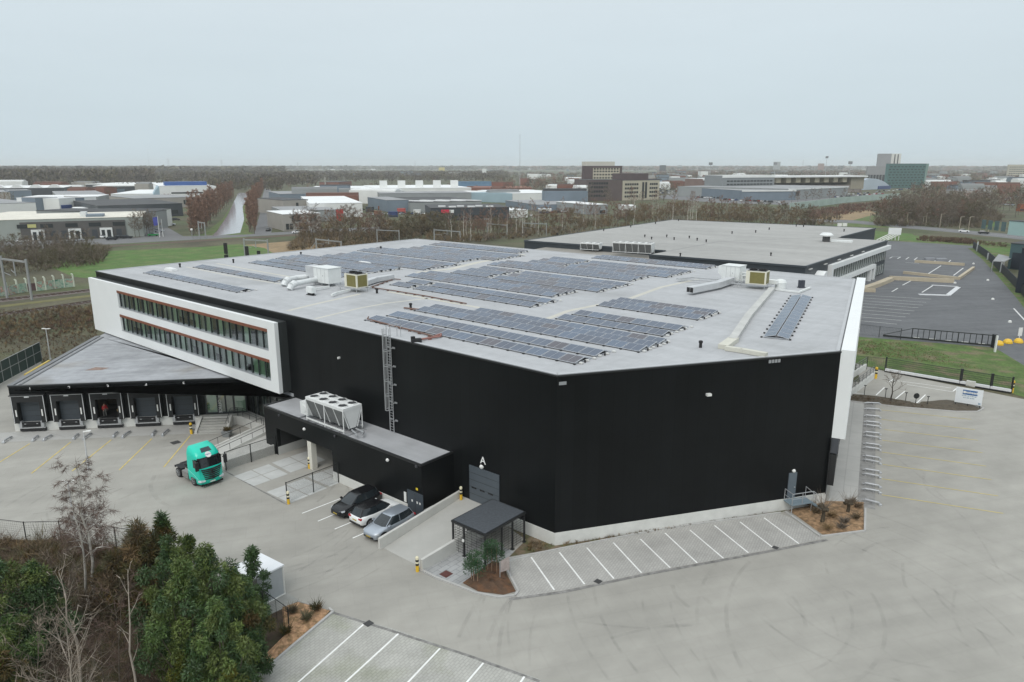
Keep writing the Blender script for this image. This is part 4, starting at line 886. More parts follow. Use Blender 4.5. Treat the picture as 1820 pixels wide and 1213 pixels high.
SA = [("nearest two-row solar array at the front edge behind the ladder head", (651, 569), (1009, 645), 2, True, None),
      ("three-row bluish solar array just behind the nearest array", (745, 551), (1128, 628), 3, False, (0, 0, 3)),
      ("dark short solar array in the front right of the roof behind the bluish three-row array", (992, 566), (1183, 600), 2, True, None),
      ("short bluish solar array below the open ended square duct", (1067, 542), (1225, 569), 3, False, None),
      ("dark two-row solar array in front of the pale walk strip at mid roof", (740, 513), (932, 546), 2, True, None),
      ("small stub of solar panels right of the brown pipe behind the beige condenser", (695, 506.5), (727, 512), 2, True, None),
      ("long bluish solar array directly behind the two-row array at mid roof", (723, 491), (989, 529.6), 3, False, None),
      ("small dark solar array by the curved pale walk strip at mid roof", (803, 485), (865, 493.6), 3, True, None),
      ("dark three-row solar array right of the cable run at mid roof", (878, 495), (1063, 520), 3, True, None),
      ("long bluish solar array crossing the roof behind the dark three-row array", (868, 471), (1125, 500.8), 3, False, None),
      ("small dark solar array at the far end of the curved walk strip", (935, 467), (997, 472.5), 3, True, None),
      ("dark three-row solar array nearest the long chiller at the back", (1007, 474.5), (1187, 494), 3, True, None),
      ("thin bluish solar array along the rear roof edge below the slate warehouse", (1047, 460), (1258, 477), 2, False, None),
      ("solar array nearest the roof edge above the white office front", (251, 486), (427, 519), 1, True, None),
      ("single bluish solar strip left of the round white ducts", (338, 476), (500, 501), 1, False, None),
      ("dark solar array running behind the white air handling unit", (429, 469), (628, 492), 2, True, None),
      ("bluish solar array behind the beige condenser on the left half", (488, 460), (670, 484), 3, False, None),
      ("dark wide solar array in the middle of the left half of the roof", (567, 456.6), (750, 479), 3, True, None),
      ("bluish solar array fourth from the far left roof edge", (634, 446), (815, 466), 3, False, None),
      ("dark wide solar array near the far roof corner", (702, 444.7), (877, 462.5), 3, True, None),
      ("bluish solar array last before the far roof corner", (761, 435.7), (927, 450.5), 2, False, None)]
for lab, p0, p1, r_, tent, st_ in SA: solar(lab, p0, p1, r_, tent, st_)
# array along the right wall: two columns leaning together
def side_array():
    a = X.inv(G(1401, 604, RZ)); root = thing('solar_array', 'narrow blue solar array standing alone beside the right roof edge', 'solar panels', X(2.6, a[1] + .05, RZ - .03), math.atan2(X.u.y, X.u.x), 'solar arrays on the warehouse roof')
    k = 0; PLs = 1.9
    for side in (0, 1):
        for i in range(13):
            o = bpy.data.objects.new('solar_panel', (PM if side == 0 else PMF)[3]); COL.objects.link(o); o.parent = root
            o.location = (i * PLs, 0.0 + (1.18 if side else 0), 0); o.scale = (PLs / PL, .74, 1)
    ft = MB()
    for i in range(14):
        for y in (-.12, 2.42): ft.box((i * PLs, y, 0), (.2, .18, .09))
    o = ft.build('ballast_foot', mFoot); o.parent = root
    rl = MB()
    for i in range(14): rl.bar((i * PLs - .01, 0, .06), (i * PLs - .01, 2.36, .06), .04, .05)
    o = rl.build('mounting_rail', mPVF); o.parent = root
side_array()
# ------------------------------------------------------------------ roof plant
mBeige = M('beige_unit_casing', (.66, .64, .54), .5, .04, 1); mFin = M('ochre_coil_fins', (.17, .15, .045), .5, .12, 4); mDuct = M('galvanised_duct', (.56, .57, .58), .5, .09, 1.2, metal=.35); mAHU = M('white_air_unit', (.68, .70, .69), .5, .05, 1.5)
z0 = RZ - .05
def at(x, y): return G2(x, y, RZ)
def condenser(name, label, px, py, rz, w_, d_, h_, leg):
    c = at(px, py); t = thing(name, label, 'air conditioner', (c.x, c.y, z0), rz, 'beige condensers on the roof')
    def pt(mb, n, m, par=t): o = MB.build(mb, n, m); o.parent = par; return o
    b = MB(); b.box((0, 0, leg), (w_, d_, h_)); body = pt(b, 'casing', mBeige)
    b = MB(); b.box((w_ * .06, -d_ / 2 - .012, leg + .12), (w_ * .72, .03, h_ - .24)); b.box((w_ / 2 + .012, 0, leg + .12), (.03, d_ * .8, h_ - .24)); b.box((-w_ / 2 - .012, 0, leg + .12), (.03, d_ * .8, h_ - .24)); pt(b, 'coil', mFin)
    b = MB(); b.box((0, 0, leg + h_ + .002), (w_ * .9, d_ * .8, .06)); pt(b, 'top_plate', M('dark_top_plate', (.06, .06, .065), .6, .1, 2))
    for k in (-1, 1):
        b = MB(); b.lathe((k * w_ * .23, 0, leg + h_ + .064), [(w_ * .19, 0), (w_ * .2, .18), (w_ * .16, .18), (w_ * .15, .08)], 14); b.lathe((k * w_ * .23, 0, leg + h_ + .15), [(.1, 0), (.1, .12)], 8); pt(b, 'fan', MATS['fan_shadow_black'])
    b = MB()
    for x in (-w_ * .9, w_ * .45):
        for y in (-d_ / 2, d_ / 2): b.tube((x, y, 0), (x, y, leg), .05)
    for y in (-d_ / 2, d_ / 2): b.bar((-w_ * 1.25, y, leg - .08), (w_ * .75, y, leg - .08), .12, .14)
    for k in range(7): x = -w_ * 1.2 + w_ * 1.9 * k / 6; b.bar((x, -d_ / 2, leg - .05), (x, d_ / 2, leg - .05), .07, .05)
    pt(b, 'support_frame', mGalv)
    return t
condenser('condenser', 'beige condenser with ochre fins on the left part of the roof', 634, 517, ROT, 2.5, 1.8, 1.7, .6)
condenser('condenser', 'beige condenser on the right part of the roof beside the square duct', 1345, 512, ROT + .15, 2.6, 1.9, 1.7, .65)
def ahu(label, px, py, w_, d_, h_, leg):
    c = at(px, py); t = thing('air_handling_unit', label, 'air handling unit', (c.x, c.y, z0), ROT, 'white air handling units')
    def pt(mb, n, m): o = MB.build(mb, n, m); o.parent = t; return o
    b = MB(); b.box((0, 0, leg), (w_, d_, h_)); b.box((0, 0, leg + h_ + .002), (w_ + .16, d_ + .16, .07)); pt(b, 'casing', mAHU)
    b = MB()
    for k in range(1, 4): b.box((-w_ / 2 + w_ * k / 4, -d_ / 2 - .006, leg + .1), (.03, .02, h_ - .2))
    b.box((w_ * .12, -d_ / 2 - .015, leg + h_ * .45), (.06, .05, .2)); pt(b, 'panel_joint', M('grey_joint', (.35, .36, .36), .6, .05, 2))
    b = MB()
    for x in (-w_ / 2 + .1, 0, w_ / 2 - .1):
        for y in (-d_ / 2 + .1, d_ / 2 - .1): b.box((x, y, 0), (.1, .1, leg))
    pt(b, 'leg', mGalv); return t, pt
t, pt = ahu('white air handling unit with curved ducts on the left part of the roof', 583, 506, 3.3, 2.1, 2.0, .4)
b = MB(); b.box((-2.9, .1, .9), (2.4, 1.5, 1.45)); b.box((-2.9, -.2, .0), (.9, .9, .9)); pt(b, 'duct_box', mDuct)
t, pt = ahu('white air handling unit with a tall hood on the right part of the roof', 1303, 502, 2.5, 2.2, 1.9, .5)
b = MB(); b.hexa([(-1.8, -1.1, 1.3), (-1.26, -1.1, .9), (-1.26, 1.1, .9), (-1.8, 1.1, 1.3), (-1.8, -1.1, 2.3), (-1.26, -1.1, 2.35), (-1.26, 1.1, 2.35), (-1.8, 1.1, 2.3)]); pt(b, 'intake_hood', mAHU)
b = MB(); b.box((2.3, .2, .5), (1.3, 1.2, .9)); b.path([(1.3, -.5, .2), (1.3, -.5, 1.6), (2.3, -.5, 1.6)], .08); b.path([(1.5, -.6, .2), (1.5, -.6, 1.2), (2.4, -.6, 1.2)], .08); pt(b, 'pipework', mAHU)
def duct(name, label, pts, w_, h_, z, m=None, open_end=False, cat='duct', group=None):
    P = [Vector((*at(x, y), z0 + z)) if isinstance(z, (int, float)) else Vector((*at(x, y), z0 + z[i])) for i, (x, y) in enumerate(pts)]
    b = MB()
    for p, q in zip(P[:-1], P[1:]):
        d = (q - p).normalized(); b.bar(p - d * .02, q + d * .02, w_, h_)
    o = b.build(name, m or mDuct, origin=(P[0].x, P[0].y, z0)); return tag(o, label, cat, group), P
for i, (lab, pts) in enumerate((("rear of two round elbowed white ducts left of the air handling unit", [(560, 500), (528, 503), (512, 507)]), ("front of two round elbowed white ducts left of the air handling unit", [(568, 505), (540, 511), (524, 514)]))):
    P = [Vector((*at(x, y), z0 + .75)) for x, y in pts]; e_ = P[-1] + (P[-1] - P[-2]).normalized() * .9; e_.z = z0 + .1
    b = MB(); b.path(P, .36, 12); mid = P[-1] + (P[-1] - P[-2]).normalized() * .55; mid.z -= .15; b.tube(P[-1], mid, .44, .44, 12); b.tube(mid, e_, .44, .4, 12); b.lathe(P[-1], [(.1, -.45), (.44, -.2), (.44, .2), (.1, .45)], 12, axis=(-(P[-1] - P[-2]).y, (P[-1] - P[-2]).x, 0))
    tag(b.build('round_duct', M('white_round_duct', (.64, .66, .66), .45, .05, 1.5), origin=(P[0].x, P[0].y, z0)), lab, 'duct', 'white round ducts')
duct('square_duct', 'square galvanised duct running right from behind the left beige condenser', [(650, 508), (668, 502), (697, 497)], .9, .6, .45)
o, P = duct('square_duct', 'bent square duct with an open black mouth on the right part of the roof', [(1300, 505), (1275, 514), (1250, 519), (1226, 524)], 1.0, .75, .65)
d = (P[-1] - P[-2]).normalized(); b = MB()
for s_ in (-.24, .24):
    c = P[-1] + d * .03 + Vector((-d.y, d.x, 0)) * s_; b.bar(c - d * .02, c + d * .015, .42, .58)
mo = b.build('mouth', MATS['fan_shadow_black']); mo.parent = o; mo.location = -off_of(o)
duct('cable_frame', 'long flat grey cable frame left of the right air handling unit', [(1203, 500), (1230, 497.5), (1300, 503), (1275, 505), (1203, 500)], .25, .15, .35, mGalv, cat='frame')
duct('flat_duct', 'long pale covered duct running from the right condenser to the front roof edge', [(1372, 516), (1330, 565), (1302, 608)], .75, .42, .22, M('weathered_duct', (.47, .47, .45), .7, .12, .8))
duct('flat_duct', 'cream covered duct along the front roof edge', [(1290, 622), (1318, 626), (1362, 634)], .5, .35, .2, M('cream_duct', (.55, .54, .47), .7, .08, 1))
duct('flat_duct', 'short cream duct elbow at the foot of the long pale duct', [(1304, 606), (1285, 620)], .9, .4, .2, MATS['cream_duct'])
duct('white_pipe', 'white pipe run bending around the right plant', [(1372, 513), (1378, 516), (1420, 521), (1440, 513)], .22, .22, .15, mAHU, cat='pipe')
duct('white_pipe', 'white pipe run from the left beige condenser to the small white unit', [(622, 519), (600, 524), (590, 528)], .22, .22, .3, mAHU, cat='pipe')
duct('white_pipe', 'white pipe between the small white unit and the frame', [(585, 513), (560, 517), (552, 521)], .22, .22, .3, mAHU, cat='pipe')
mPipe = M('rusty_brown_pipe', (.15, .085, .065), .7, .2, 2.0); mPink = M('red_brown_pipe', (.26, .12, .10), .7, .2, 2)
def pipe(label, pts, r, m):
    P = [Vector((*at(x, y), z0 + r + .06)) for x, y in pts]; b = MB(); b.path(P, r, 6)
    for p, q in zip(P[:-1], P[1:]):
        k = int((q - p).length / 1.5)
        for i in range(k): c = p.lerp(q, (i + .5) / k); b.box((c.x, c.y, z0), (.3, .3, .06))
    tag(b.build('roof_pipe', m, origin=(P[0].x, P[0].y, z0)), label, 'pipe', 'brown pipes on the roof')
pipe('brown pipe along the nearest array behind the ladder head', [(655, 565), (653, 569), (720, 586), (772, 600)], .08, mPipe)
pipe('red brown pipe bend ending at the front roof edge', [(772, 600), (784, 596), (783, 600), (745, 606)], .10, mPink)
pipe('long brown pipe from the left condenser to the middle of the roof', [(712, 498), (700, 497), (658, 512), (700, 518), (760, 528), (829, 541)], .07, mPipe)
pipe('short brown pipe near the roof vent behind the nearest arrays', [(718, 549), (745, 552)], .09, mPipe)
b = MB(); c = at(740, 608); b.box((c.x, c.y, z0), (.9, .5, .35), .4); b.box((c.x - .3, c.y, z0 + .352), (.35, .3, .2), .4); tag(b.build('valve_unit', mFoot, origin=(c.x, c.y, z0)), 'small black valve unit at the front roof edge', 'valve')
b = MB(); c = at(553, 524); b.box((c.x, c.y, z0 + .3), (1.2, .6, .75), ROT); b.box((c.x, c.y, z0), (1.4, .5, .08), ROT, 1); b.box((c.x, c.y, z0 + .08), (.9, .4, .22), ROT, 1); tag(b.build('small_condenser', [mAHU, mFoot], origin=(c.x, c.y, z0)), 'small white condenser on black feet near the left roof edge', 'air conditioner')
b = MB(); c = at(1424, 511); b.box((c.x, c.y, z0 + .1), (.7, .5, .9), .3); b.box((c.x, c.y, z0), (.9, .6, .1), .3); tag(b.build('control_box', M('dark_control_box', (.04, .045, .06), .5, .1, 2), origin=(c.x, c.y, z0)), 'dark control box behind the right roof array', 'box')
c = at(1387, 512); t = thing('round_vent', 'white domed extract vent right of the beige condenser', 'vent', (c.x, c.y, z0))
b = MB(); b.lathe((c.x, c.y, z0), [(.7, 0), (.7, .7), (.75, .75), (.6, 1.1), (.1, 1.25)], 14); b.build('hood', mAHU, t); b = MB(); b.box((c.x - 1.4, c.y + .5, z0 + .6), (2.6, .9, .5), ROT); b.build('branch', mAHU, t)
for i, (px, py, lab) in enumerate([(730, 548, 'small black roof vent behind the nearest solar arrays'), (670, 521, 'black roof vent right of the left condenser frame'), (1245, 617, 'black roof vent at the front right of the roof'), (320, 475, 'black roof vent near the far left roof edge'), (415, 467, 'black roof vent on the far left edge left of the second array'), (677, 443.5, 'black roof vent on the rear edge near the fourth array'), (535, 454, 'black roof vent on the rear edge above the left plant')]):
    c = at(px, py); b = MB(); b.lathe((c.x, c.y, z0), [(.14, 0), (.14, .42), (.19, .43), (.19, .6), (.1, .64)], 8); tag(b.build('roof_vent', mFoot, origin=(c.x, c.y, z0)), lab, 'vent', 'black roof vents')
for px, py, sx, sy, lab in ((304, 481, 2.4, .9, 'white skylight beside the first solar array'), (648, 469.5, 2.6, .7, 'white skylight on the left solar field')):
    c = at(px, py); b = MB(); b.box((c.x, c.y, z0), (sx, sy, .3), ROT); b.box((c.x, c.y, z0 + .302), (sx * .9, sy * .85, .12), ROT); tag(b.build('skylight', M('white_skylight', (.75, .76, .75), .4, .03, 2), origin=(c.x, c.y, z0)), lab, 'skylight', 'white roof skylights')
# ------------------------------------------------------------------ vehicles
mTyreR = M('tyre_rubber', (.016, .016, .017), .85, .1, 4); mRim = M('alloy_rim', (.42, .43, .44), .35, .1, 4, metal=.7); mCarGlass = M('car_window', (.018, .024, .028), .06, .05, 1, spec=.7)
mPlastic = M('black_car_plastic', (.014, .014, .015), .6, .1, 3); mTail = M('red_tail_light', (.42, .02, .025), .25, .05, 3); mHead = M('clear_headlight', (.62, .65, .68), .12, .05, 3); mPlateY = M('yellow_number_plate', (.45, .33, .06), .5, .03, 3)
def paint(name, c, rough=.22, metal=.0): return M(name, c, rough, .02, .6, metal=metal, spec=.6)
def loft(b, rings, m=0, close=True, caps=True):
    i = len(b.v); n = len(rings[0])
    for r in rings: b.v += [tuple(p) for p in r]
    for a in range(len(rings) - 1):
        for k in range(n if close else n - 1):
            j = (k + 1) % n; b.f.append((i + a * n + k, i + (a + 1) * n + k, i + (a + 1) * n + j, i + a * n + j)); b.m.append(m)
    if caps: b.f.append(tuple(range(i, i + n))); b.f.append(tuple(range(i + (len(rings) - 1) * n + n - 1, i + (len(rings) - 1) * n - 1, -1))); b.m += [m, m]
def wheel(root, x, y, r, w_):
    sg = 1 if y > 0 else -1
    b = MB(); b.lathe((x, y - sg * w_, 0 + r), [(r * .7, 0), (r * .97, .02), (r, .06), (r, w_ - .05), (r * .95, w_ - .01), (r * .66, w_)], 20, axis=(0, sg, 0)); t = b.build('wheel', mTyreR, root)
    b = MB(); b.lathe((x, y - sg * .03, r), [(r * .66, 0), (r * .66, .035), (r * .2, .02)], 14, axis=(0, sg, 0)); 
    for k in range(5): a = 2 * math.pi * k / 5; b.bar((x, y + sg * .012, r), (x + math.cos(a) * r * .62, y + sg * .012, r + math.sin(a) * r * .62), .07, .03)
    b.build('rim', mRim, t)
def smooth_by_angle(o, deg=40):
    me = o.data; me.polygons.foreach_set('use_smooth', [True] * len(me.polygons))
    try: me.set_sharp_from_angle(angle=rad(deg))
    except Exception: pass
def make_car(label, body_m, roof_m, group=None, length=4.6, h=1.62, far=False):
    t = thing('parked_car', label, 'car', (0, 0, 0), 0, group); k = length / 4.6; hz_ = h / 1.62
    st = [(2.32, .40, .62, .42), (2.26, .30, .74, .68), (2.10, .24, .84, .83), (1.8, .22, .93, .90), (1.4, .2, 1.0, .93), (.9, .2, 1.05, .935), (0, .2, 1.05, .94), (-1.0, .2, 1.07, .94), (-1.7, .22, 1.08, .925), (-2.08, .28, 1.06, .88), (-2.24, .36, .98, .80), (-2.30, .45, .82, .70)]
    rings = []
    for x, zb, zt, w_ in st:
        zb *= hz_; zt *= hz_; zm = zb + (zt - zb) * .55; half = [(w_ * .82, zb), (w_ * .98, zb + .09), (w_, zm), (w_ * .97, zt - .10), (w_ * .86, zt - .015), (w_ * .45, zt + .012)]
        rings.append([(x * k, y, z) for y, z in half] + [(x * k, -y, z) for y, z in reversed(half)])
    b = MB(); loft(b, rings); o = b.build('body', body_m, t); smooth_by_angle(o, 50)
    zb_, zr = 1.03 * hz_, 1.585 * hz_
    low = [(1.28, .46), (1.08, .78), (.4, .87), (-.9, .875), (-1.75, .83), (-2.16, .68), (-2.2, .35)]; up = [(.30, .42), (.22, .60), (-.2, .665), (-.95, .67), (-1.45, .64), (-1.80, .54), (-1.84, .3)]
    def ring(pts, z): return [(x * k, y, z) for x, y in pts] + [(x * k, -y, z) for x, y in reversed(pts)]
    b = MB(); loft(b, [ring(low, zb_ - .03), ring(up, zr)]); g = b.build('windows', mCarGlass, t); smooth_by_angle(g, 35)
    b = MB(); loft(b, [ring([(x + .03 * (1 if x > 0 else 0), y + .012) for x, y in up], zr - .05), ring([(x, y) for x, y in up], zr + .01), ring([(x * .9 - .05, y * .78) for x, y in up], zr + .05)]); o = b.build('roof', roof_m, t); smooth_by_angle(o, 60)
    b = MB()
    for sg in (1, -1):
        for a, c in ((1, 1), (5, 5)): b.bar((low[a][0] * k, sg * (low[a][1] + .006), zb_ - .02), (up[c][0] * k, sg * (up[c][1] + .004), zr), .045 if a != 5 else .09, .04)
        b.bar((-.45 * k, sg * .872, zb_), (-.5 * k, sg * .668, zr), .025, .02)
    b.build('pillar', roof_m if roof_m.name.startswith('black') else body_m, t)
    if not far:
        for sg in (1, -1):
            b = MB(); b.box((.85 * k, sg * 1.0, 1.02 * hz_), (.16, .2, .15)); b.build('wing_mirror', body_m, t)
            b = MB(); b.hexa([(2.12 * k, sg * .52, .63 * hz_), (2.27 * k, sg * .50, .63 * hz_), (2.14 * k, sg * .80, .66 * hz_), (1.92 * k, sg * .87, .66 * hz_), (2.10 * k, sg * .52, .76 * hz_), (2.26 * k, sg * .50, .74 * hz_), (2.12 * k, sg * .80, .79 * hz_), (1.88 * k, sg * .88, .82 * hz_)]); b.build('headlight', mHead, t)
            b = MB(); b.box((-2.2 * k, sg * .66, .84 * hz_), (.18, .34, .14)); b.build('tail_light', mTail, t)
        b = MB(); b.box((2.25 * k, 0, .34 * hz_), (.14, 1.15, .16)); b.box((-2.22 * k, 0, .3 * hz_), (.16, 1.4, .2)); b.box((0, 0, .13), (4.0 * k, 1.62, .2)); b.build('bumper_trim_shade_box', mPlastic, t)  # low dark box between the wheels added to deepen shade beneath the car
        b = MB(); b.box((2.315 * k, 0, .42 * hz_), (.03, .52, .11)); b.box((-2.30 * k, 0, .66 * hz_), (.03, .52, .11)); b.build('number_plate', mPlateY, t)
        b = MB()
        for x in (1.42, -1.38):
            for sg in (1, -1): b.lathe((x * k, sg * .90, .36), [(.43, 0), (.43, .045)], 18, axis=(0, sg, 0))
        b.build('wheel_arch', mPlastic, t)
    for x in (1.42, -1.38):
        for y in (.955, -.955): wheel(t, x * k, y, .35, .23) if not far else None
    return t
ang_n = math.atan2(NW.y, NW.x)
cp = W(17.5, 6.35, 0.0); t = make_car('black estate car parked leftmost beside the low annex', paint('black_car_paint', (.006, .0065, .008)), paint('black_car_roof', (.005, .005, .006)), 'cars parked by the annex'); t.location = cp; t.rotation_euler = (0, 0, ang_n)
cp = W(14.85, 6.3, 0.0); t = make_car('white car with a black roof parked tail out between two others', paint('white_car_paint', (.78, .79, .78)), paint('black_gloss_roof', (.008, .008, .009)), 'cars parked by the annex'); t.location = cp; t.rotation_euler = (0, 0, ang_n + math.pi)
cp = W(12.15, 7.05, 0.0); t = make_car('silver car parked next to the pale ramp wall', paint('silver_car_paint', (.42, .46, .51), .28, .55), paint('silver_car_roof', (.38, .42, .47), .3, .55), 'cars parked by the annex'); t.location = cp; t.rotation_euler = (0, 0, ang_n + .03)
# turquoise tractor unit
def truck():
    t = thing('tractor_unit', 'turquoise lorry tractor unit standing on the yard without a trailer', 'lorry', (0, 0, 0))
    mT = paint('turquoise_paint', (.004, .55, .41), .3); mTd = paint('turquoise_shade', (.003, .40, .29), .35); mG = M('truck_glass', (.012, .014, .016), .08, .05, 1, spec=.6)
    lv = [(.38, -.06, 1.16), (.62, 0.03, 1.2), (1.1, .08, 1.23), (1.75, .05, 1.24), (2.02, 0.0, 1.24), (2.86, -.24, 1.21), (3.0, -.26, 1.21), (3.3, -.5, 1.18), (3.62, -.95, 1.08), (3.82, -1.5, .95)]
    def plan(xf, w_): h = [(-2.25, w_), (xf - .55, w_), (xf - .2, w_ - .10), (xf - .04, w_ - .38), (xf, w_ - .75)]; return [(x, -y) for x, y in h] + [(x, y) for x, y in reversed(h)]
    R_ = [[(x, y, z) for x, y in plan(xf, w_)] for z, xf, w_ in lv]
    b = MB(); n = 10
    i = 0
    for r in R_: b.v += r
    for a in range(len(R_) - 1):
        for k in range(n):
            j = (k + 1) % n; gl = a == 4 and k in (1, 2, 3, 4, 5, 6, 7)
            b.f.append((a * n + k, a * n + j, (a + 1) * n + j, (a + 1) * n + k)); b.m.append(1 if gl else (2 if a == 5 and k in (2, 3, 4, 5, 6) else 0))
    b.f.append(tuple(range((len(R_) - 1) * n, len(R_) * n))); b.m.append(0); b.f.append(tuple(range(n - 1, -1, -1))); b.m.append(0)
    o = b.build('cab', [mT, mG, mPlastic], t); smooth_by_angle(o, 38)
    for sg in (1, -1):
        b = MB(); b.prism([(-1.05, sg * 1.238), (-.35, sg * 1.238), (-.35, sg * 1.252), (-1.05, sg * 1.252)], 1.98, 2.8); b.build('side_window', mG, t)
        b = MB(); b.box((.1, sg * 1.42, 2.0), (.18, .3, .85)); b.bar((-.1, sg * 1.22, 2.6), (.1, sg * 1.4, 2.6), .07); b.build('mirror', mPlastic, t)
        b = MB(); b.hexa([(-.35, sg * 1.262, .66), (.0, sg * 1.15, .66), (.11, sg * .72, .7), (.0, sg * .7, .7), (-.3, sg * 1.262, .86), (.02, sg * 1.16, .86), (.115, sg * .72, .82), (.0, sg * .7, .82)]); b.build('headlight', mHead, t)
        b = MB(); b.box((-1.15, sg * 1.12, .3), (.75, .2, .55)); b.build('step', mPlastic, t)
        b = MB(); b.bar((-2.2, sg * 1.262, 1.5), (-1.0, sg * 1.262, 1.25), .02, .05); b.bar((-1.0, sg * 1.262, 1.25), (-.2, sg * 1.262, .95), .02, .05); b.build('pale_stripe', M('pale_turquoise', (.25, .75, .68), .3, .03, 2), t)
    b = MB()
    for k in range(6):
        z = .80 + k * .19; wd = .98 - .05 * (5 - k)
        for sg in (1, -1):
            q = [(.05, sg * wd, z + .06), (.16, 0, z - .02), (.16, 0, z + .11), (.05, sg * wd, z + .17), (-.15, sg * wd, z + .06), (.0, 0, z - .02), (.0, 0, z + .11), (-.15, sg * wd, z + .17)]
            b.hexa(q if sg < 0 else [q[1], q[0], q[3], q[2], q[5], q[4], q[7], q[6]])
    b.build('grille', mPlastic, t)
    b = MB(); b.box((-.1, 0, .22), (.1, 2.2, .16)); b.box((.075, 0, .5), (.03, .5, .1), 0, 1); b.build('bumper', [mPlastic, mLampW], t)
    b = MB(); b.hexa([(-.62, -.5, 3.37), (-.62, .5, 3.37), (-1.02, .42, 3.68), (-1.02, -.42, 3.68), (-.60, -.5, 3.40), (-.60, .5, 3.40), (-1.0, .42, 3.71), (-1.0, -.42, 3.71)]); b.build('roof_hatch', M('dark_roof_hatch', (.03, .04, .05), .3, .05, 2), t)
    b = MB(); b.lathe((-.36, 0, 3.16), [(.3, 0), (.3, .02)], 12, axis=(.8, 0, .6)); o = b.build('emblem', mLampW, t); o.scale = (1, 1, 1)
    b = MB(); put_text(b, 'IVECO', .19, (-.345, 0, 3.17), (0, 1, 0), (-.6, 0, .8), .03); b.build('emblem_text', paint('emblem_blue', (.03, .08, .3)), t)
    b = MB(); b.box((-2.4, 0, .78), (4.4 - .4, .95, .22)) if False else b.box((-3.3, 0, .78), (4.5, .9, .24)); b.build('chassis', M('dark_chassis', (.03, .03, .032), .6, .15, 3), t)
    b = MB(); b.box((-4.1, 0, 1.02), (1.0, .95, .14)); b.lathe((-4.1, 0, 1.16), [(.48, 0), (.48, .05), (.1, .06)], 14); b.build('fifth_wheel', mPlastic, t)
    for sg in (1, -1):
        b = MB(); b.box((-3.0, sg * .95, .4), (1.2, .55, .62)); b.build('fuel_tank', M('dull_aluminium', (.30, .30, .29), .45, .1, 3, metal=.5), t)
        b = MB(); b.fbox(Frame((0, 0), (1, 0), (0, 1)), -5.15, -3.75, sg * .88 - .32, sg * .88 + .32, 1.08, 1.12); b.build('mudguard', mPlastic, t)
    b = MB(); b.box((-2.45, 0, 1.0), (.3, 2.0, .5)); b.build('rear_equipment', mPlastic, t)
    for x in (-1.42 + .0, -4.5):
        for y in (1.22, -1.22): wheel(t, x, y, .5, .38 if x > -2 else .6)
    b = MB(); b.box((-5.25, 0, .85), (.1, 2.3, .2)); b.build('rear_bar', mPlastic, t)
    return t
t = truck(); t.location = W(32.0, 12.25, 0); t.rotation_euler = (0, 0, math.atan2(-UW.y, -UW.x))
# ------------------------------------------------------------------ person at the third dock
def person(loc, rz):
    t = thing('person', 'person in a red jacket and grey trousers standing in the open third dock', 'person', loc, rz)
    def skin(name, verts, edges, radii, m, root=0):
        me = bpy.data.meshes.new(name); me.from_pydata(verts, edges, []); o = bpy.data.objects.new(name, me); COL.objects.link(o); o.parent = t; me.materials.append(m)
        md = o.modifiers.new('skin', 'SKIN'); md.use_smooth_shade = True
        for i, r in enumerate(radii): me.skin_vertices[0].data[i].radius = (r, r) if not isinstance(r, tuple) else r
        me.skin_vertices[0].data[root].use_root = True
        s = o.modifiers.new('sub', 'SUBSURF'); s.levels = 1; s.render_levels = 2; return o
    v = [(0, 0, .95), (0, 0, 1.2), (0, 0, 1.42), (0, 0, 1.52), (.01, 0, 1.62), (.02, 0, 1.74), (0, .19, 1.42), (.06, .26, 1.16), (.26, .22, 1.05), (.34, .20, 1.05), (0, -.19, 1.42), (-.02, -.25, 1.15), (.12, -.24, .95), (.18, -.23, .90), (.02, .1, .92), (.05, .11, .5), (.03, .11, .08), (.15, .12, .05), (-.02, -.1, .92), (-.05, -.11, .5), (-.07, -.11, .08), (.05, -.12, .05)]
    e = [(0, 1), (1, 2), (2, 3), (3, 4), (4, 5), (2, 6), (6, 7), (7, 8), (8, 9), (2, 10), (10, 11), (11, 12), (12, 13), (0, 14), (14, 15), (15, 16), (16, 17), (0, 18), (18, 19), (19, 20), (20, 21)]
    r = [.13, .13, .15, .055, .085, .08, .065, .05, .038, .03, .065, .05, .038, .03, .09, .065, .045, .04, .09, .065, .045, .04]
    skin('body', v, e, r, M('skin_tone', (.42, .24, .17), .6, .05, 3))
    skin('jacket', [v[i] for i in (0, 1, 2, 6, 7, 8, 10, 11, 12)] + [(0, 0, 1.48)], [(0, 1), (1, 2), (2, 3), (3, 4), (4, 5), (2, 6), (6, 7), (7, 8), (2, 9)], [.155, .155, .17, .085, .07, .055, .085, .07, .055, .08], M('red_jacket', (.42, .015, .02), .8, .1, 4))
    skin('trousers', [v[0], v[14], v[15], v[16], v[18], v[19], v[20]], [(0, 1), (1, 2), (2, 3), (0, 4), (4, 5), (5, 6)], [.15, .11, .085, .06, .11, .085, .06], M('grey_trousers', (.12, .12, .11), .85, .1, 4))
    b = MB(); b.lathe((.0, 0, 1.66), [(.098, 0), (.108, .05), (.09, .11), (.04, .145)], 12); o = b.build('hair', M('dark_hair', (.03, .022, .018), .8, .1, 5)); o.parent = t
    return t
person(DK(DT[2] - .72, -.55, 1.12), math.atan2(DK.u.y, DK.u.x) - .5)
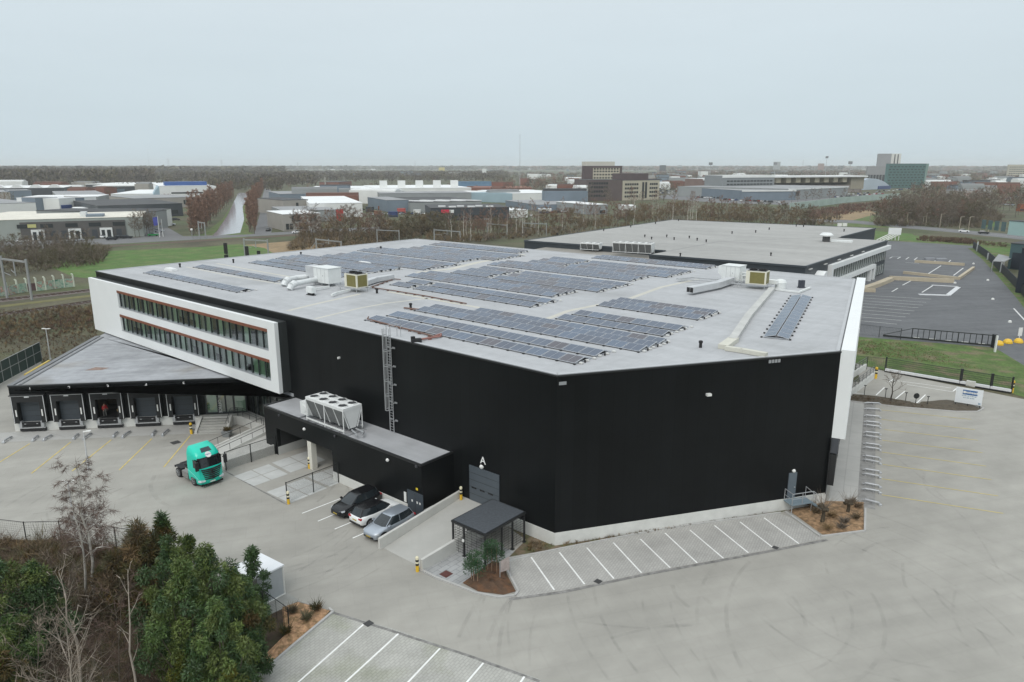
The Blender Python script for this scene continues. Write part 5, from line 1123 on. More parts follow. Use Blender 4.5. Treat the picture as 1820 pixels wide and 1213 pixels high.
# ------------------------------------------------------------------ bollards, guides, lamps
mYel = M('bollard_yellow', (.72, .45, .03), .5, .08, 3); mBlk = M('bollard_black', (.012, .012, .012), .5, .1, 3); mWarm = M('bollard_cream', (.75, .70, .50), .5, .05, 3)
def bollard(p, label, h=1.25, r=.13):
    b = MB(); b.lathe((p.x, p.y, p.z), [(r, 0), (r, h * .42)], 10, 0, caps=(False, False)); b.lathe((p.x, p.y, p.z + h * .42), [(r, 0), (r, h * .14)], 10, 1, caps=(False, False)); b.lathe((p.x, p.y, p.z + h * .56), [(r, 0), (r, h * .12)], 10, 2, caps=(False, False)); b.lathe((p.x, p.y, p.z + h * .68), [(r, 0), (r, h * .14)], 10, 1, caps=(False, False)); b.lathe((p.x, p.y, p.z + h * .82), [(r, 0), (r, h * .13), (r * .7, h * .18)], 10, 2 if r < .15 else 0)
    tag(b.build('bollard', [mYel, mBlk, mWarm], origin=p), label, 'bollard', 'yellow and black bollards')
for p, lab, h, r in [(G(742, 1016), 'yellow and black bollard at the foot of the ramp wall by the grey pavers', 1.25, .13), (W(10.0, .55, 1.1), 'yellow and black bollard left of roller door A', 1.25, .13), (W(4.9, .6, .9), 'yellow bollard right of roller door A half hidden by the shelter', 1.45, .13), (G(513, 896), 'yellow and black bollard at the end of the right mesh fence', 1.25, .13), (G(550, 833), 'yellow and black bollard in front of the cream column', 1.25, .13), (DK(20.55, 3.5, 0), 'yellow and black bollard between the fifth dock and the steps', 1.35, .15), (G(1556, 673), 'yellow and black bollard beside the white side ramp', 1.7, .2), (G(1798, 698), 'yellow and black bollard at the right end of the white beam gate', 1.7, .2)]: bollard(p, lab, h, r)
def guide(a, c, label, group, h=.32, r=.085):
    a = Vector((a.x, a.y, 0)); c = Vector((c.x, c.y, 0)); d = (c - a).normalized(); b = MB(); up = Vector((0, 0, h))
    b.path([a + up * .6, a + d * .25 + up, c - d * .12 + up, c + up * .35], r, 8); b.lathe(c + Vector((0, 0, .0)), [(r * 2.0, 0), (r * 1.9, h * .55), (r * .6, h * .75)], 8)
    for f in (.15, .6): q = a.lerp(c, f); b.box((q.x, q.y, 0), (.07, .07, h))
    tag(b.build('wheel_guide', mGalv, origin=a), label, 'wheel guide', group)
gl_ = [((6.4, 788), (21.4, 779)), ((58.4, 785), (68.6, 777)), ((77.7, 784), (93, 776)), ((130.8, 782), (139.9, 773.6)), ((149, 782), (163, 772.5)), ((201.6, 778), (209, 770)), ((218, 779), (232, 769)), ((271, 775.7), (277, 767)), ((289, 775.7), (300, 766)), ((338.7, 771), (344, 764))]
nm = ['left of dock 1', 'right of dock 1', 'left of dock 2', 'right of dock 2', 'left of dock 3', 'right of dock 3', 'left of dock 4', 'right of dock 4', 'left of dock 5', 'right of dock 5']
for (p, q), s in zip(gl_, nm): guide(G(*q), G(*p), 'galvanised wheel guide on the apron ' + s, 'wheel guides at the numbered docks', .24, .1)
ordn = ['first', 'second', 'third', 'fourth', 'fifth', 'sixth', 'seventh', 'eighth', 'ninth', 'tenth', 'eleventh', 'twelfth', 'thirteenth', 'fourteenth', 'fifteenth', 'sixteenth', 'seventeenth']
for i, (y, yr) in enumerate(reversed([(719, 720), (729, 731), (741, 744), (752, 755), (758, 762), (771, 774), (777, 782), (791, 795), (798, 802), (813, 818), (820, 826), (837, 842), (845, 851), (862, 868), (872, 878), (891, 899)])):
    guide(G(1536 - (y - 719) * .025, y), G(1564, yr), ordn[i] + ' galvanised wheel guide from the near end of the right dock row', 'wheel guides at the right docks', .26, .085)
def lamp(p, ytop, label, arms=((1, 0),), r=.07, group='lamp posts on the site'):
    h = HT(p, ytop); t = thing('lamp_post', label, 'lamp post', p, 0, group)
    b = MB(); b.tube(p, p + Vector((0, 0, h)), r * 1.4, r * .8, 8); b.lathe(p, [(r * 2.5, 0), (r * 2.5, .12), (r * 1.5, .3)], 8); b.build('pole', M('pale_lamp_pole', (.52, .53, .53), .5, .08, 2), t)
    for ax, ay in arms:
        q = p + Vector((0, 0, h)); e = q + Vector((ax * .45, ay * .45, .06)); b = MB(); b.bar(q, e, .16, .1); b.box((e.x, e.y, e.z - .08), (.42, .3, .1), math.atan2(ay, ax)); b.build('lamp_head', mLampW, t)
    return t
lamp(G(90, 640), 585, 'white lamp post behind the dock annex by the railway scrub', ((1, 0), (-1, .2)))
lamp(G(158, 836), 768, 'grey lamp post standing among the yellow dock lines', ((1, .3),))
lamp(G(131, 925), 857, 'pale lamp post behind the birch tree', ((.8, .2), (-.8, .1)))
lamp(G(146, 622), 617 if False else 614, 'short post beside the dock annex roof edge', ())
# ------------------------------------------------------------------ fences
def fence(name, label, pts, h, step, post_m, mesh_m, r=.035, top=True, cat='fence', z=0.0):
    P = [Vector((p[0], p[1], z)) for p in pts]; t = thing(name, label, cat, P[0]); k = 0
    sc = MB()
    for a, c in zip(P[:-1], P[1:]):
        n = max(1, int(round((c - a).length / step)))
        for i in range(n + (1 if c is P[-1] else 0)):
            q = a.lerp(c, i / n); b = MB(); b.bar(q, q + Vector((0, 0, h + .05)), r * 2); b.build('post', post_m, t)
        if top: b = MB(); b.bar(a + Vector((0, 0, h)), c + Vector((0, 0, h)), r * 1.2); b.build('top_rail', post_m, t)
        if mesh_m: sc.poly([a + Vector((0, 0, .06)), c + Vector((0, 0, .06)), c + Vector((0, 0, h)), a + Vector((0, 0, h))])
    if mesh_m: sc.build('mesh_panel', mesh_m, t)
    return t
mFP = M('black_fence_post', (.018, .02, .02), .5, .1, 2)
def wire(name, d, cw=.12, ch=.12, wr=.012, c=(.03, .033, .033)): return mesh_screen(name, c, cw, ch, wr, (d[0], d[1]))
fence('mesh_fence', 'dark mesh fence in front of the pale ramp wall left of the covered bay', [W(34.35, 9.6, 0), W(34.35, 4.0, 0)], 2.0, 2.8, mFP, wire('wire_a', NW), .04)
fence('mesh_fence', 'dark mesh fence between the covered bay and the parked cars', [W(23.3, 9.7, 0), W(23.3, 4.0, 0)], 2.0, 2.85, mFP, wire('wire_a', NW), .04)
gf = [G(-180, 957), G(-40, 955.5), G(48, 966), G(110, 964), G(208, 976), G(300, 988)]
fence('garden_fence', 'black wire fence along the planted slope at the lower left', gf, 1.9, 4.5, mFP, wire('wire_b', (1, 0), .2, .2, .01), .03)
fence('garden_fence', 'short black wire fence running into the green bushes beside the wood chips', [G(515, 1128), G(470, 1095), G(440, 1080)], 2.0, 3.5, mFP, wire('wire_c', (.8, .6), .2, .2, .01), .03)
# green screened fence left of the docks
mScr = M('dark_green_screen', (.022, .045, .038), .8, .2, .6); t = thing('screen_fence', 'dark green screened fence left of the dock annex', 'fence', G(0, 693)); fa = G(-60, 716); fb = G(75, 642); b = MB(); b.bar(fa + Vector((0, 0, 1.55)), fb + Vector((0, 0, 1.55)), .03, 3.0); b.build('screen', mScr, t)
for i in range(10):
    q = fa.lerp(fb, i / 9); b = MB(); b.bar(q, q + Vector((0, 0, 3.12)), .09); b.build('post', mGalv, t)
for z in (1.65, 3.08): b = MB(); b.bar(fa + Vector((0.03, -.03, z)), fb + Vector((0.03, -.03, z)), .07); b.build('rail', mGalv, t)
b = MB(); a = G(45, 667, 1.2); c = G(88, 642, 1.2); b.bar(a, c, .35, .3); b.box((a.x, a.y, 0), (.3, .3, 1.06)); b.box((c.x, c.y, 0), (.3, .3, 1.06)); tag(b.build('yellow_barrier', M('barrier_yellow', (.52, .38, .07), .5, .1, 1), origin=(a.x, a.y, 0)), 'yellow steel barrier beam between the dock annex and the green fence', 'barrier')
# ------------------------------------------------------------------ smoking shelter
sh = thing('shelter', 'black flat roofed shelter with wire mesh sides beside the ramp', 'shelter', W(3.9, 3.6, 0))
mSh = M('black_shelter_frame', (.014, .015, .016), .45, .1, 2); SHH = 2.55
b = MB(); b.fbox(W, 2.1, 5.75, 1.1, 6.05, SHH, SHH + .18); b.build('roof_frame', mSh, sh)
b = MB(); b.fbox(W, 2.22, 5.63, 1.22, 5.93, SHH + .182, SHH + .21); b.build('roof_felt', M('slate_roof_felt', (.062, .07, .08), .9, .2, 5, bump=.2), sh)
for s, n in ((5.65, 5.95), (4.44, 5.95), (2.2, 5.95), (2.2, 4.0), (2.2, 2.7), (2.2, 1.2), (5.65, 4.2), (5.65, 1.2)):
    b = MB(); b.fbox(W, s - .06, s + .06, n - .06, n + .06, 0.01, SHH); b.fbox(W, s - .14, s + .14, n - .14, n + .14, 0.01, .05); b.build('post', mSh, sh)
def panel(a, c, d):
    b = MB(); b.poly([a + Vector((0, 0, .12)), c + Vector((0, 0, .12)), c + Vector((0, 0, SHH)), a + Vector((0, 0, SHH))]); b.build('mesh_panel', wire('shelter_wire_' + d, UW if d == 'u' else NW, .5, .22, .03, (.02, .02, .022)), sh)
panel(W(5.6, 5.95, 0), W(4.5, 5.95, 0), 'u'); panel(W(4.4, 5.97, 0), W(2.25, 5.97, 0), 'u'); panel(W(2.2, 5.9, 0), W(2.2, 2.75, 0), 'n'); panel(W(2.2, 2.65, 0), W(2.2, 1.25, 0), 'n'); panel(W(5.65, 5.9, 0), W(5.65, 1.25, 0), 'n')
b = MB(); b.fbox(W, 4.36, 4.52, 6.0, 6.1, 1.3, 1.5); b.build('latch', mLampW, sh)
# ------------------------------------------------------------------ storage shed
p0 = G(456, 1083); p1 = G(506, 1056.5); dv = G(467, 998, 2.35) - G(506, 1018, 2.35); dv.z = 0; dv *= 1.0
sd = thing('storage_shed', 'white roofed grey steel storage shed beside the bushes', 'shed', p1)
H_ = 2.25; b = MB(); b.prism([p0, p1, p1 + dv, p0 + dv], .03, H_); b.build('wall', M('shed_grey', (.36, .385, .40), .5, .05, 1), sd)
e1 = (p1 - p0).normalized() * .09; e2 = dv.normalized() * .09
b = MB(); b.prism([p0 - e1 - e2, p1 + e1 - e2, p1 + e1 + dv + e2, p0 - e1 + dv + e2], H_ + .002, H_ + .12); b.build('roof', M('shed_roof_white', (.72, .74, .76), .45, .05, 1), sd)
b = MB(); d_ = (p1 - p0).normalized(); nrm = Vector((d_.y, -d_.x, 0))
for q in (p0, p1): b.bar(q + nrm * .03, q + nrm * .03 + Vector((0, 0, H_)), .09, .05)
b.bar(p0 + nrm * .03 + Vector((0, 0, .05)), p1 + nrm * .03 + Vector((0, 0, .05)), .05, .1); b.build('corner_trim', mLampW, sd)
b = MB(); m_ = p0.lerp(p1, .5); b.bar(m_ + nrm * .01 + Vector((0, 0, .1)), m_ + nrm * .01 + Vector((0, 0, H_ - .05)), .03, .02); b.build('door_gap', MATS['grey_joint'], sd); b = MB(); h_ = p0.lerp(p1, .54); b.bar(h_ + nrm * .05 + Vector((0, 0, 1.0)), h_ + nrm * .05 + Vector((0, 0, 1.25)), .07, .06); b.build('handle', mPlastic, sd)
sheet('shed_pad', [G2(440, 1078), G2(507, 1052), G2(533, 1068), G2(470, 1098)], .024, M('pad_pavers', (.30, .30, .28), .9, .12, 1))
# info board in the planted triangle
ib = thing('info_board', 'small leaning white info board in the planted triangle', 'sign', G(897, 1032)); q = G(897, 1032)
b = MB(); b.box((q.x - .35, q.y, .1), (.06, .06, 1.5)); b.box((q.x + .45, q.y + .35, .1), (.06, .06, 1.5)); b.build('post', mGalv, ib)
b = MB(); b.hexa([(q.x - .3, q.y - .05, .7), (q.x + .35, q.y + .35, .7), (q.x + .33, q.y + .42, .7), (q.x - .32, q.y + .02, .7), (q.x - .3, q.y + .1, 1.5), (q.x + .35, q.y + .5, 1.65), (q.x + .33, q.y + .57, 1.65), (q.x - .32, q.y + .17, 1.5)]); b.build('board', M('faded_board', (.33, .28, .26), .7, .2, 3), ib)
# ------------------------------------------------------------------ white company board, right gates and visitor corner
sb = thing('sign_board', 'large white board with a blue logo panel in the visitor bed', 'sign', G(1720, 722))
a0, a1 = G(1695.5, 719), G(1743.5, 726.5); hb = 2.0; d = (a1 - a0).normalized(); nr = Vector((d.y, -d.x, 0)); zb = .35
F2 = Frame((a0.x, a0.y), (d.x, d.y), (nr.x, nr.y)); LB = (a1 - a0).length
b = MB(); b.fbox(F2, 0, LB, -.12, 0, zb, zb + hb); b.build('panel', M('sign_white', (.74, .77, .79), .5, .02, 1), sb)
b = MB(); b.fbox(F2, LB * .26, LB * .80, .002, .03, zb + hb * .60, zb + hb * .90); b.build('logo_panel', M('logo_blue', (.035, .13, .33), .5, .05, 1), sb)
b = MB(); rr = random.Random(3); b.lathe(F2(LB * .325, .032, zb + hb * .75), [(.17, 0), (.17, .01)], 12, axis=(nr.x, nr.y, 0))
x = LB * .38
while x < LB * .76: w_ = rr.uniform(.07, .14); b.fbox(F2, x, x + w_, .032, .045, zb + hb * .69, zb + hb * (.80 if rr.random() < .7 else .83)); x += w_ + .035
b.build('logo_mark', mLampW, sb)
b = MB()
for z, x0, x1 in ((.49, .24, .76), (.36, .30, .70)):
    x = LB * x0
    while x < LB * x1: w_ = rr.uniform(.08, .3); b.fbox(F2, x, x + w_, .002, .01, zb + hb * z, zb + hb * (z + .05)); x += w_ + .07
b.fbox(F2, LB * .87, LB * .96, .002, .01, zb + hb * .05, zb + hb * .16, 0); b.build('small_print', M('print_grey_blue', (.30, .40, .48), .6, .1, 2), sb)
b = MB()
for f in (.05, .5, .95): b.fbox(F2, LB * f - .05, LB * f + .05, -.1, -.02, 0, zb)
b.build('post', mFP, sb)
def ptop(p, h): return Vector((p.x, p.y, h))
# sliding gate with white base beam
gt = thing('sliding_gate', 'long white beamed sliding gate with dark mesh behind the visitor bays', 'gate', G(1573, 660))
a, c = G(1573, 661), G(1797, 699); d = (c - a).normalized(); b = MB(); b.bar(ptop(a, .35), ptop(c, .35), .3, .35); b.build('base_beam', M('gate_white', (.72, .73, .74), .4, .04, 1), gt)
b = MB(); b.bar(ptop(a, .08), ptop(c, .08), .5, .12); b.build('track', mFP, gt)
b = MB(); m_ = a.lerp(c, .70); b.box((m_.x, m_.y, 0), (1.1, .5, .75), math.atan2(d.y, d.x)); b.build('motor_box', M('motor_cream', (.60, .60, .56), .5, .05, 1), gt)
for f, w_ in ((0, .16), (.62, .35), (.85, .35), (1, .16)): q = a.lerp(c, f); b = MB(); b.bar(q, ptop(q, 2.3), w_, .16); b.build('post', mFP, gt)
b = MB(); b.poly([ptop(a, .55), ptop(c, .55), ptop(c, 2.1), ptop(a, 2.1)]); b.build('mesh_panel', wire('gate_wire', d, .14, .3, .035, (.02, .022, .022)), gt)
b = MB(); b.bar(ptop(a, 2.12), ptop(c, 2.12), .06); b.build('top_rail', mFP, gt)
# black cantilever gate on the car park edge
cg = thing('cantilever_gate', 'black cantilever sliding gate along the asphalt car park edge', 'gate', G(1570, 601))
a, c = G(1569, 600), G(1765, 618); d = (c - a).normalized(); ht = 2.1; k0 = a.lerp(c, .27)
b = MB(); b.bar(ptop(a, .35), ptop(c, .35), .2, .3); b.bar(ptop(k0, ht), ptop(c, ht), .14, .14); b.bar(ptop(a, .5), ptop(k0, ht), .09); b.build('frame', mFP, cg)
for i in range(15): q = k0.lerp(c, i / 14); b = MB(); b.bar(ptop(q, .4), ptop(q, ht), .12 if i % 4 == 0 else .08); b.build('upright', mFP, cg)
b = MB(); b.box((c.x, c.y, 0), (.5, .6, 2.3), .1); b.build('gate_post', mFP, cg)
b = MB()
for i in range(5): q = k0.lerp(c, .02 + i * .2); e = k0.lerp(c, .10 + i * .2); b.bar(ptop(q, .52), ptop(e, .52), .06, .08)
b.build('white_strip', mLampW, cg)
q = G(1768, 626); b = MB(); b.bar(q, ptop(q, HT(q, 597)), .22, .3); tag(b.build('gate_pillar', mLampW, origin=q), 'white steel pillar at the end of the black cantilever gate', 'post')
fence('mesh_fence', 'thin dark mesh fence between the warehouse and the black gate', [G(1500, 594), G(1525, 596), G(1600, 604)], 2.0, 4.5, mFP, wire('wire_d', (1, .0), .2, .2, .012), .035)
fence('mesh_fence', 'dark mesh fence on the dry strip behind the visitor bays', [G(1500, 655), G(1540, 657), G(1573, 661)], 2.0, 6, mFP, wire('wire_e', (1, 0), .2, .2, .012), .035)
for i, (px, py, lab) in enumerate([(1775, 613, 'yellow domed plastic marker nearest the white gate pillar'), (1791, 610, 'middle yellow domed plastic marker beside the gate'), (1810, 609, 'yellow domed marker under the small white board')]):
    q = G(px, py); b = MB(); b.lathe(q, [(.75, 0), (.7, .3), (.45, .65), (.15, .75)], 12); tag(b.build('dome_marker', mYel, origin=q), lab, 'marker', 'yellow domed markers')
q = G(1811, 603); b = MB(); b.box((q.x, q.y, .0), (.1, .1, .8)); b.box((q.x, q.y - .06, .6), (.7, .06, 1.5)); tag(b.build('gate_sign', mLampW, origin=q), 'small upright white board behind the yellow dome', 'sign')
# white side ramp with railing by the dock corner
sr = thing('side_ramp', 'white walled ramp with grey railings behind the warehouse corner', 'ramp', G(1512, 700)); a, c = G(1511, 705), G(1555, 671); a2, c2 = G(1500, 682), G(1538, 657); b = MB(); b.wallstrip([a, c], .25, 0, .9); b.wallstrip([a2, c2], .25, 0, .9); b.build('side_wall', mPlinth, sr)
b = MB()
for p, q in ((a, c.lerp(a, .1)), (a2, c2)):
    for z in (1.2, 1.55, 1.9): b.bar(ptop(p, z), ptop(q, z), .05)
    for i in range(7): r_ = p.lerp(q, i / 6); b.bar(ptop(r_, .9), ptop(r_, 1.9), .05)
b.build('railing', M('grey_railing', (.12, .125, .13), .5, .1, 2), sr)
for px, py, yt, lab in ((1536, 702, 686, 'left'), (1573, 709, 692, 'second'), (1609, 715, 699, 'third'), (1648, 721, 706, 'right')):
    q = G(px, py); b = MB(); b.bar(q, ptop(q, HT(q, yt)), .06); b.box((q.x, q.y, HT(q, yt)), (.32, .1, .1)); tag(b.build('bed_post', mFP, origin=q), 'thin dark post with a cross head in the visitor bed, %s of four' % lab, 'post', 'thin posts in the visitor bed')
q = G(1627, 718); b = MB(); b.bar(q, ptop(q, 1.3), .06); h = HT(q, 704); b.lathe((q.x, q.y, h), [(.38, 0), (.38, .04)], 14, axis=(0, -1, 0)); tag(b.build('round_sign', mFP, origin=q), 'round dark traffic sign on a post in the visitor bed', 'sign')
# ------------------------------------------------------------------ second warehouse
H2 = 9.4
mSlate = M('slate_cladding', (.030, .038, .046), .5, .08, .3); mRoof2 = M('grey_beige_roof', (.335, .33, .315), .85, .06, .06, var2=.06, scale2=.5); add_streaks(mRoof2, rad(-36), .02, .12, .09, 7)
w2 = thing('slate_warehouse', 'slate grey warehouse with a bare beige roof behind the solar roof', 'warehouse', G(1436, 474, H2) * 1.0); w2.location.z = 0
P1 = G2(932, 428, H2); P2 = G2(1195, 391, H2); P3 = G2(1556, 406, H2); P4 = G2(1501, 422, H2); Q1 = G2(1154, 453, H2); Q2 = G2(1432, 474, H2); Q3 = G2(1577, 428, H2)
e1 = (Q2 - Q1).normalized(); e2 = (Q3 - Q2).normalized(); P4 = P3 - e2 * 42; P5 = P1 + (P4 - P3 + P2 - P1) * 0
b = MB(); b.prism([P1, P2, P3, P3 - e2 * 45, Q1 + e2 * 10], 0, H2 - .1); b.prism([Q1, Q2, Q3, Q1 + e2 * (Q3 - Q2).length], 0, H2 - .1); b.build('wall', mSlate, w2)
b = MB(); ins = lambda P, f=.0: P
b.prism([P1, P2, P3, P3 - e2 * 45, Q1 + e2 * 10], H2 - .098, H2, 0); b.prism([Q1 , Q2, Q3, Q1 + e2 * (Q3 - Q2).length], H2 - .098, H2 + .004, 0); r2 = b.build('roof', mRoof2, w2)
b = MB(); b.ribbon([Q1 + e2 * 9, Q1 + e2 * 40, P3 - e2 * 40], .8, H2 + .012); b.build('roof_joint', M('dark_roof_joint', (.26, .26, .25), .9, .1, 1), r2)
b = MB()
for p, q in ((P1, P2), (P2, P3), (P3, P3 - e2 * 40), (Q1, Q2), (Q2, Q3), (P1, P1 + (Q1 + e2 * 10 - P1) * .98)): b.wallstrip([p, q], .4, H2 - .3, H2 + .12)
b.build('parapet', M('slate_trim', (.045, .055, .065), .5, .08, .5), r2)
F3 = Frame(Q2, e2, (e2.y, -e2.x)); LF = (Q3 - Q2).length
b = MB(); b.fbox(F3, 16, LF + 1.0, .002, 1.0, H2 - 2.4, H2 - 1.3); b.fbox(F3, 16, 17.3, .002, 1.0, H2 - 6.2, H2 - 2.402); b.fbox(F3, 17.3, LF - 14, .002, 1.0, H2 - 6.2, H2 - 5.2); b.fbox(F3, LF - 15.5, LF - 14, .002, 1.0, .0, H2 - 6.202); b.fbox(F3, LF - 19, LF - 18, .002, 1.0, 0, H2 - 6.202); b.build('white_frame', mWhite, w2)
b = MB(); b.fbox(F3, 17.3, LF - .2, .003, .1, H2 - 5.2, H2 - 2.402); wn = b.build('window', M('grey_green_glazing', (.10, .12, .11), .2, .2, .8), w2); mPM = M('pale_mullion', (.42, .44, .44), .5, .05, 1)
for k in range(26): b = MB(); s = 17.8 + k * (LF - 18.3) / 26; b.fbox(F3, s, s + .25, .102, .25, H2 - 5.2, H2 - 2.402); b.build('mullion', mPM, wn)
b = MB(); b.fbox(F3, 20, LF - .2, .003, .1, .3, H2 - 6.4); wn = b.build('window', MATS['grey_green_glazing'], w2)
for k in range(22): b = MB(); s = 20.5 + k * (LF - 21) / 22; b.fbox(F3, s, s + .22, .102, .22, .3, H2 - 6.4); b.build('mullion', mPM, wn)
b = MB(); b.hexa([F3(3, .05, 5.2), F3(9, .05, 5.2), F3(9, 2, 5.2), F3(3, 2, 5.2), F3(8, .05, 7.6), F3(9, .05, 7.6), F3(9, 2, 7.6), F3(8, 2, 7.6)]); b.build('white_canopy', mWhite, w2)
for k in range(5):
    b = MB(); s = 2 + k * 10.5; b.fbox(F3, s, s + 2.0, .002, .3, H2 - .95, H2 - .75); b.build('wall_light', M('light_strip', (.6, .6, .58), .5, .05, 1), w2)
cc = G2(1468, 430, H2); t = thing('roof_cowl', 'white capped roof cowl on the slate warehouse', 'vent', (cc.x, cc.y, H2)); b = MB(); b.box((cc.x, cc.y, H2), (1.5, 1.5, 1.6)); b.build('shaft', M('cowl_dark', (.06, .06, .06), .6, .1, 1), t); b = MB(); b.lathe((cc.x, cc.y, H2 + 1.6), [(1.8, 0), (1.9, .3), (1.2, .9)], 10); b.box((cc.x + 4, cc.y - 1, H2), (5.5, 2, .5), -.5); b.build('cap', mAHU, t)
for i, (px, py) in enumerate([(990, 418.5), (1073, 411), (1121, 404.5), (1165, 398.5), (1206, 393.2), (1146, 422), (1158, 426), (1185, 422), (1198, 427), (1225, 424), (1239, 428), (1255, 431), (1301, 416), (1343, 414), (1370, 455), (1209, 456), (1500, 412), (1428, 404), (1415, 403), (1367, 409)]):
    c = G(px, py, H2); b = MB(); b.lathe(c, [(.16, 0), (.16, .5), (.24, .52), (.24, .75), (.1, .8)], 8)
    tag(b.build('roof_vent', mFoot, origin=c), 'small black vent pipe on the bare beige roof of the slate warehouse', 'vent', 'vents on the bare beige roof')
# link block with chillers between the warehouses
lb = thing('link_block', 'low flat block carrying chillers between the two warehouses', 'building', G2(1000, 452, 8).to_3d()); b = MB(); q = [Vector((2, 150)), Vector((36, 126)), Vector((54, 150)), Vector((20, 174))]; q = [G2(930, 447, 8), G2(1040, 470, 8), G2(1170, 470, 8), G2(1150, 446, 8), G2(985, 437, 8)]
b.prism(q, 0, 8 - .1); b.build('wall', mSlate, lb); b = MB(); b.prism(q, 7.9, 8); b.build('roof', M('brown_grey_roof', (.25, .235, .21), .9, .12, .3), lb)
cA = G2(1088, 455, 8.0); cB = G2(1157, 459, 8.0); dd_ = (cB - cA); FC = Frame(cA, dd_, (dd_.y, -dd_.x))
chiller('chiller', 'long white chiller in front of the slate warehouse', FC, 0, dd_.length, -3.0, 0, 8.9, 2.6, 6)
cA = G2(1031, 447, 8.0); cB = G2(1064, 449, 8.0); dd_ = (cB - cA); FC = Frame(cA, dd_, (dd_.y, -dd_.x)); chiller('chiller', 'short white chiller left of the long one', FC, 0, dd_.length, -2.6, 0, 8.4, 1.9, 3)
# ------------------------------------------------------------------ car park furniture
def AP(x, y): return G2(1520 + x / 6.067, 400 + y / 6.067)
b = MB()
for p, q in [((30, 1030), (450, 1070)), ((30, 990), (500, 1030)), ((35, 950), (545, 992)), ((35, 912), (592, 960)), ((40, 878), (640, 928)), ((45, 845), (680, 893)), ((50, 815), (730, 865)), ((60, 785), (765, 835)), ((90, 757), (820, 800))]: b.ribbon([AP(*p), AP(*q)], .22, -.02)
struct('car_park_marking', b, mFaded)
b = MB()
for p, q in [((790, 525), (925, 440)), ((1060, 545), (1165, 465)), ((510, 650), (605, 600)), ((395, 720), (460, 682)), ((370, 360), (400, 344)), ((400, 344), (485, 346)), ((455, 365), (490, 345)), ((545, 372), (580, 348)), ((635, 378), (670, 352)), ((855, 392), (880, 372)), ((1010, 398), (1030, 380)), ((1710, 900), (1830, 1030)), ((540, 405), (690, 415)), ((720, 728), (835, 655))]: b.ribbon([AP(*p), AP(*q)], .3, -.018)
struct('bay_lines', b, M('car_park_white', (.62, .62, .61), .7, .1, 1))
b = MB(); b.wallstrip([AP(685, 752), AP(1000, 762), AP(1110, 675)], 1.1, -.03, .12); b.wallstrip([AP(825, 652), AP(1110, 668)], .5, -.03, .12); struct('kerb', b, M('white_kerb', (.58, .59, .60), .7, .05, 1))
mBW = M('beige_concrete_wall', (.45, .39, .29), .85, .1, .4)
def lw(label, pts, h, wd=.6):
    b = MB(); b.wallstrip([AP(*p) for p in pts], wd, -.03, h); q = AP(*pts[0]); tag(b.build('low_wall', mBW, origin=(q.x, q.y, 0)), label, 'wall', 'beige low walls on the car park')
lw('farthest beige low wall on the asphalt car park', [(640, 405), (1178, 440)], .8, .5); lw('bent beige low wall in the middle of the car park', [(520, 525), (1112, 590), (1275, 475)], .7, .7); lw('beige low wall nearest the glazed office end', [(365, 590), (1062, 625)], 1.0, .6)
lw('beige parapet of the ramp against the glazed office', [(60, 720), (240, 660), (385, 600)], .9, 1.6); lw('short beige wall end beside the warehouse corner', [(60, 720), (215, 725)], .8, .6)
for i, (x, y) in enumerate(((805, 380), (925, 385))): q = AP(x, y); b = MB(); b.box((q.x, q.y, -.03), (3.5, 1.6, .5)); b.box((q.x, q.y, .47), (3.2, 1.5, .25)); tag(b.build('plate_stack', M('grey_plates', (.26, .27, .29), .7, .15, 1), origin=(q.x, q.y, 0)), ['left', 'right'][i] + ' low grey stack of plates on the far parking bays', 'stack', 'grey stacks on the far bays')
for i, (x, y) in enumerate(((1275, 422), (1430, 600), (1483, 805), (1668, 1050), (1075, 630))): q = AP(x, y); b = MB(); b.lathe((q.x, q.y, -.03), [(.35, 0), (.3, .3), (.1, .4)], 8); tag(b.build('white_marker', mLampW, origin=(q.x, q.y, 0)), 'small white marker lying on the asphalt, %s from the back' % ['first', 'third', 'fourth', 'nearest', 'second'][i], 'marker', 'white markers on the asphalt')
# billboard on the lawn
q0, q1 = G(1583, 428), G(1600, 430); bbd = thing('billboard', 'blank white billboard seen from behind on leaning struts on the lawn', 'billboard', q0); c0 = G(1578, 427); hb = HT(c0, 405)
c1 = G(1600, 428); b = MB(); b.hexa([ptop(c0, hb * .45), ptop(c1, hb * .45), ptop(c1, hb * .45) + Vector((0, .5, 0)), ptop(c0, hb * .45) + Vector((0, .5, 0)), ptop(c0, hb), ptop(c1, hb), ptop(c1, hb) + Vector((0, .5, 0)), ptop(c0, hb) + Vector((0, .5, 0))]); b.build('board', mWhite, bbd)
b = MB()
for k in range(4): p = c0.lerp(c1, .1 + .27 * k); b.bar(p + Vector((-5, .5, 0)), ptop(p, hb * .46) + Vector((0, .6, 0)), .3); b.bar(p + Vector((0, .6, 0)), ptop(p, hb * .6) + Vector((0, .6, 0)), .25)
b.build('strut', mLampW, bbd)
t = thing('white_board', 'white twin panel board beyond the far edge of the beige roof', 'sign', G(1490, 402)); c0 = G(1488, 404); c1 = G(1505, 404); b = MB()
for p, q in ((c0, c0.lerp(c1, .46)), (c0.lerp(c1, .54), c1)): b.bar(ptop(p, HT(c0, 397) * .6), ptop(q, HT(c0, 397) * .6), .3, HT(c0, 397) * .8)
b.build('panel', mLampW, t)
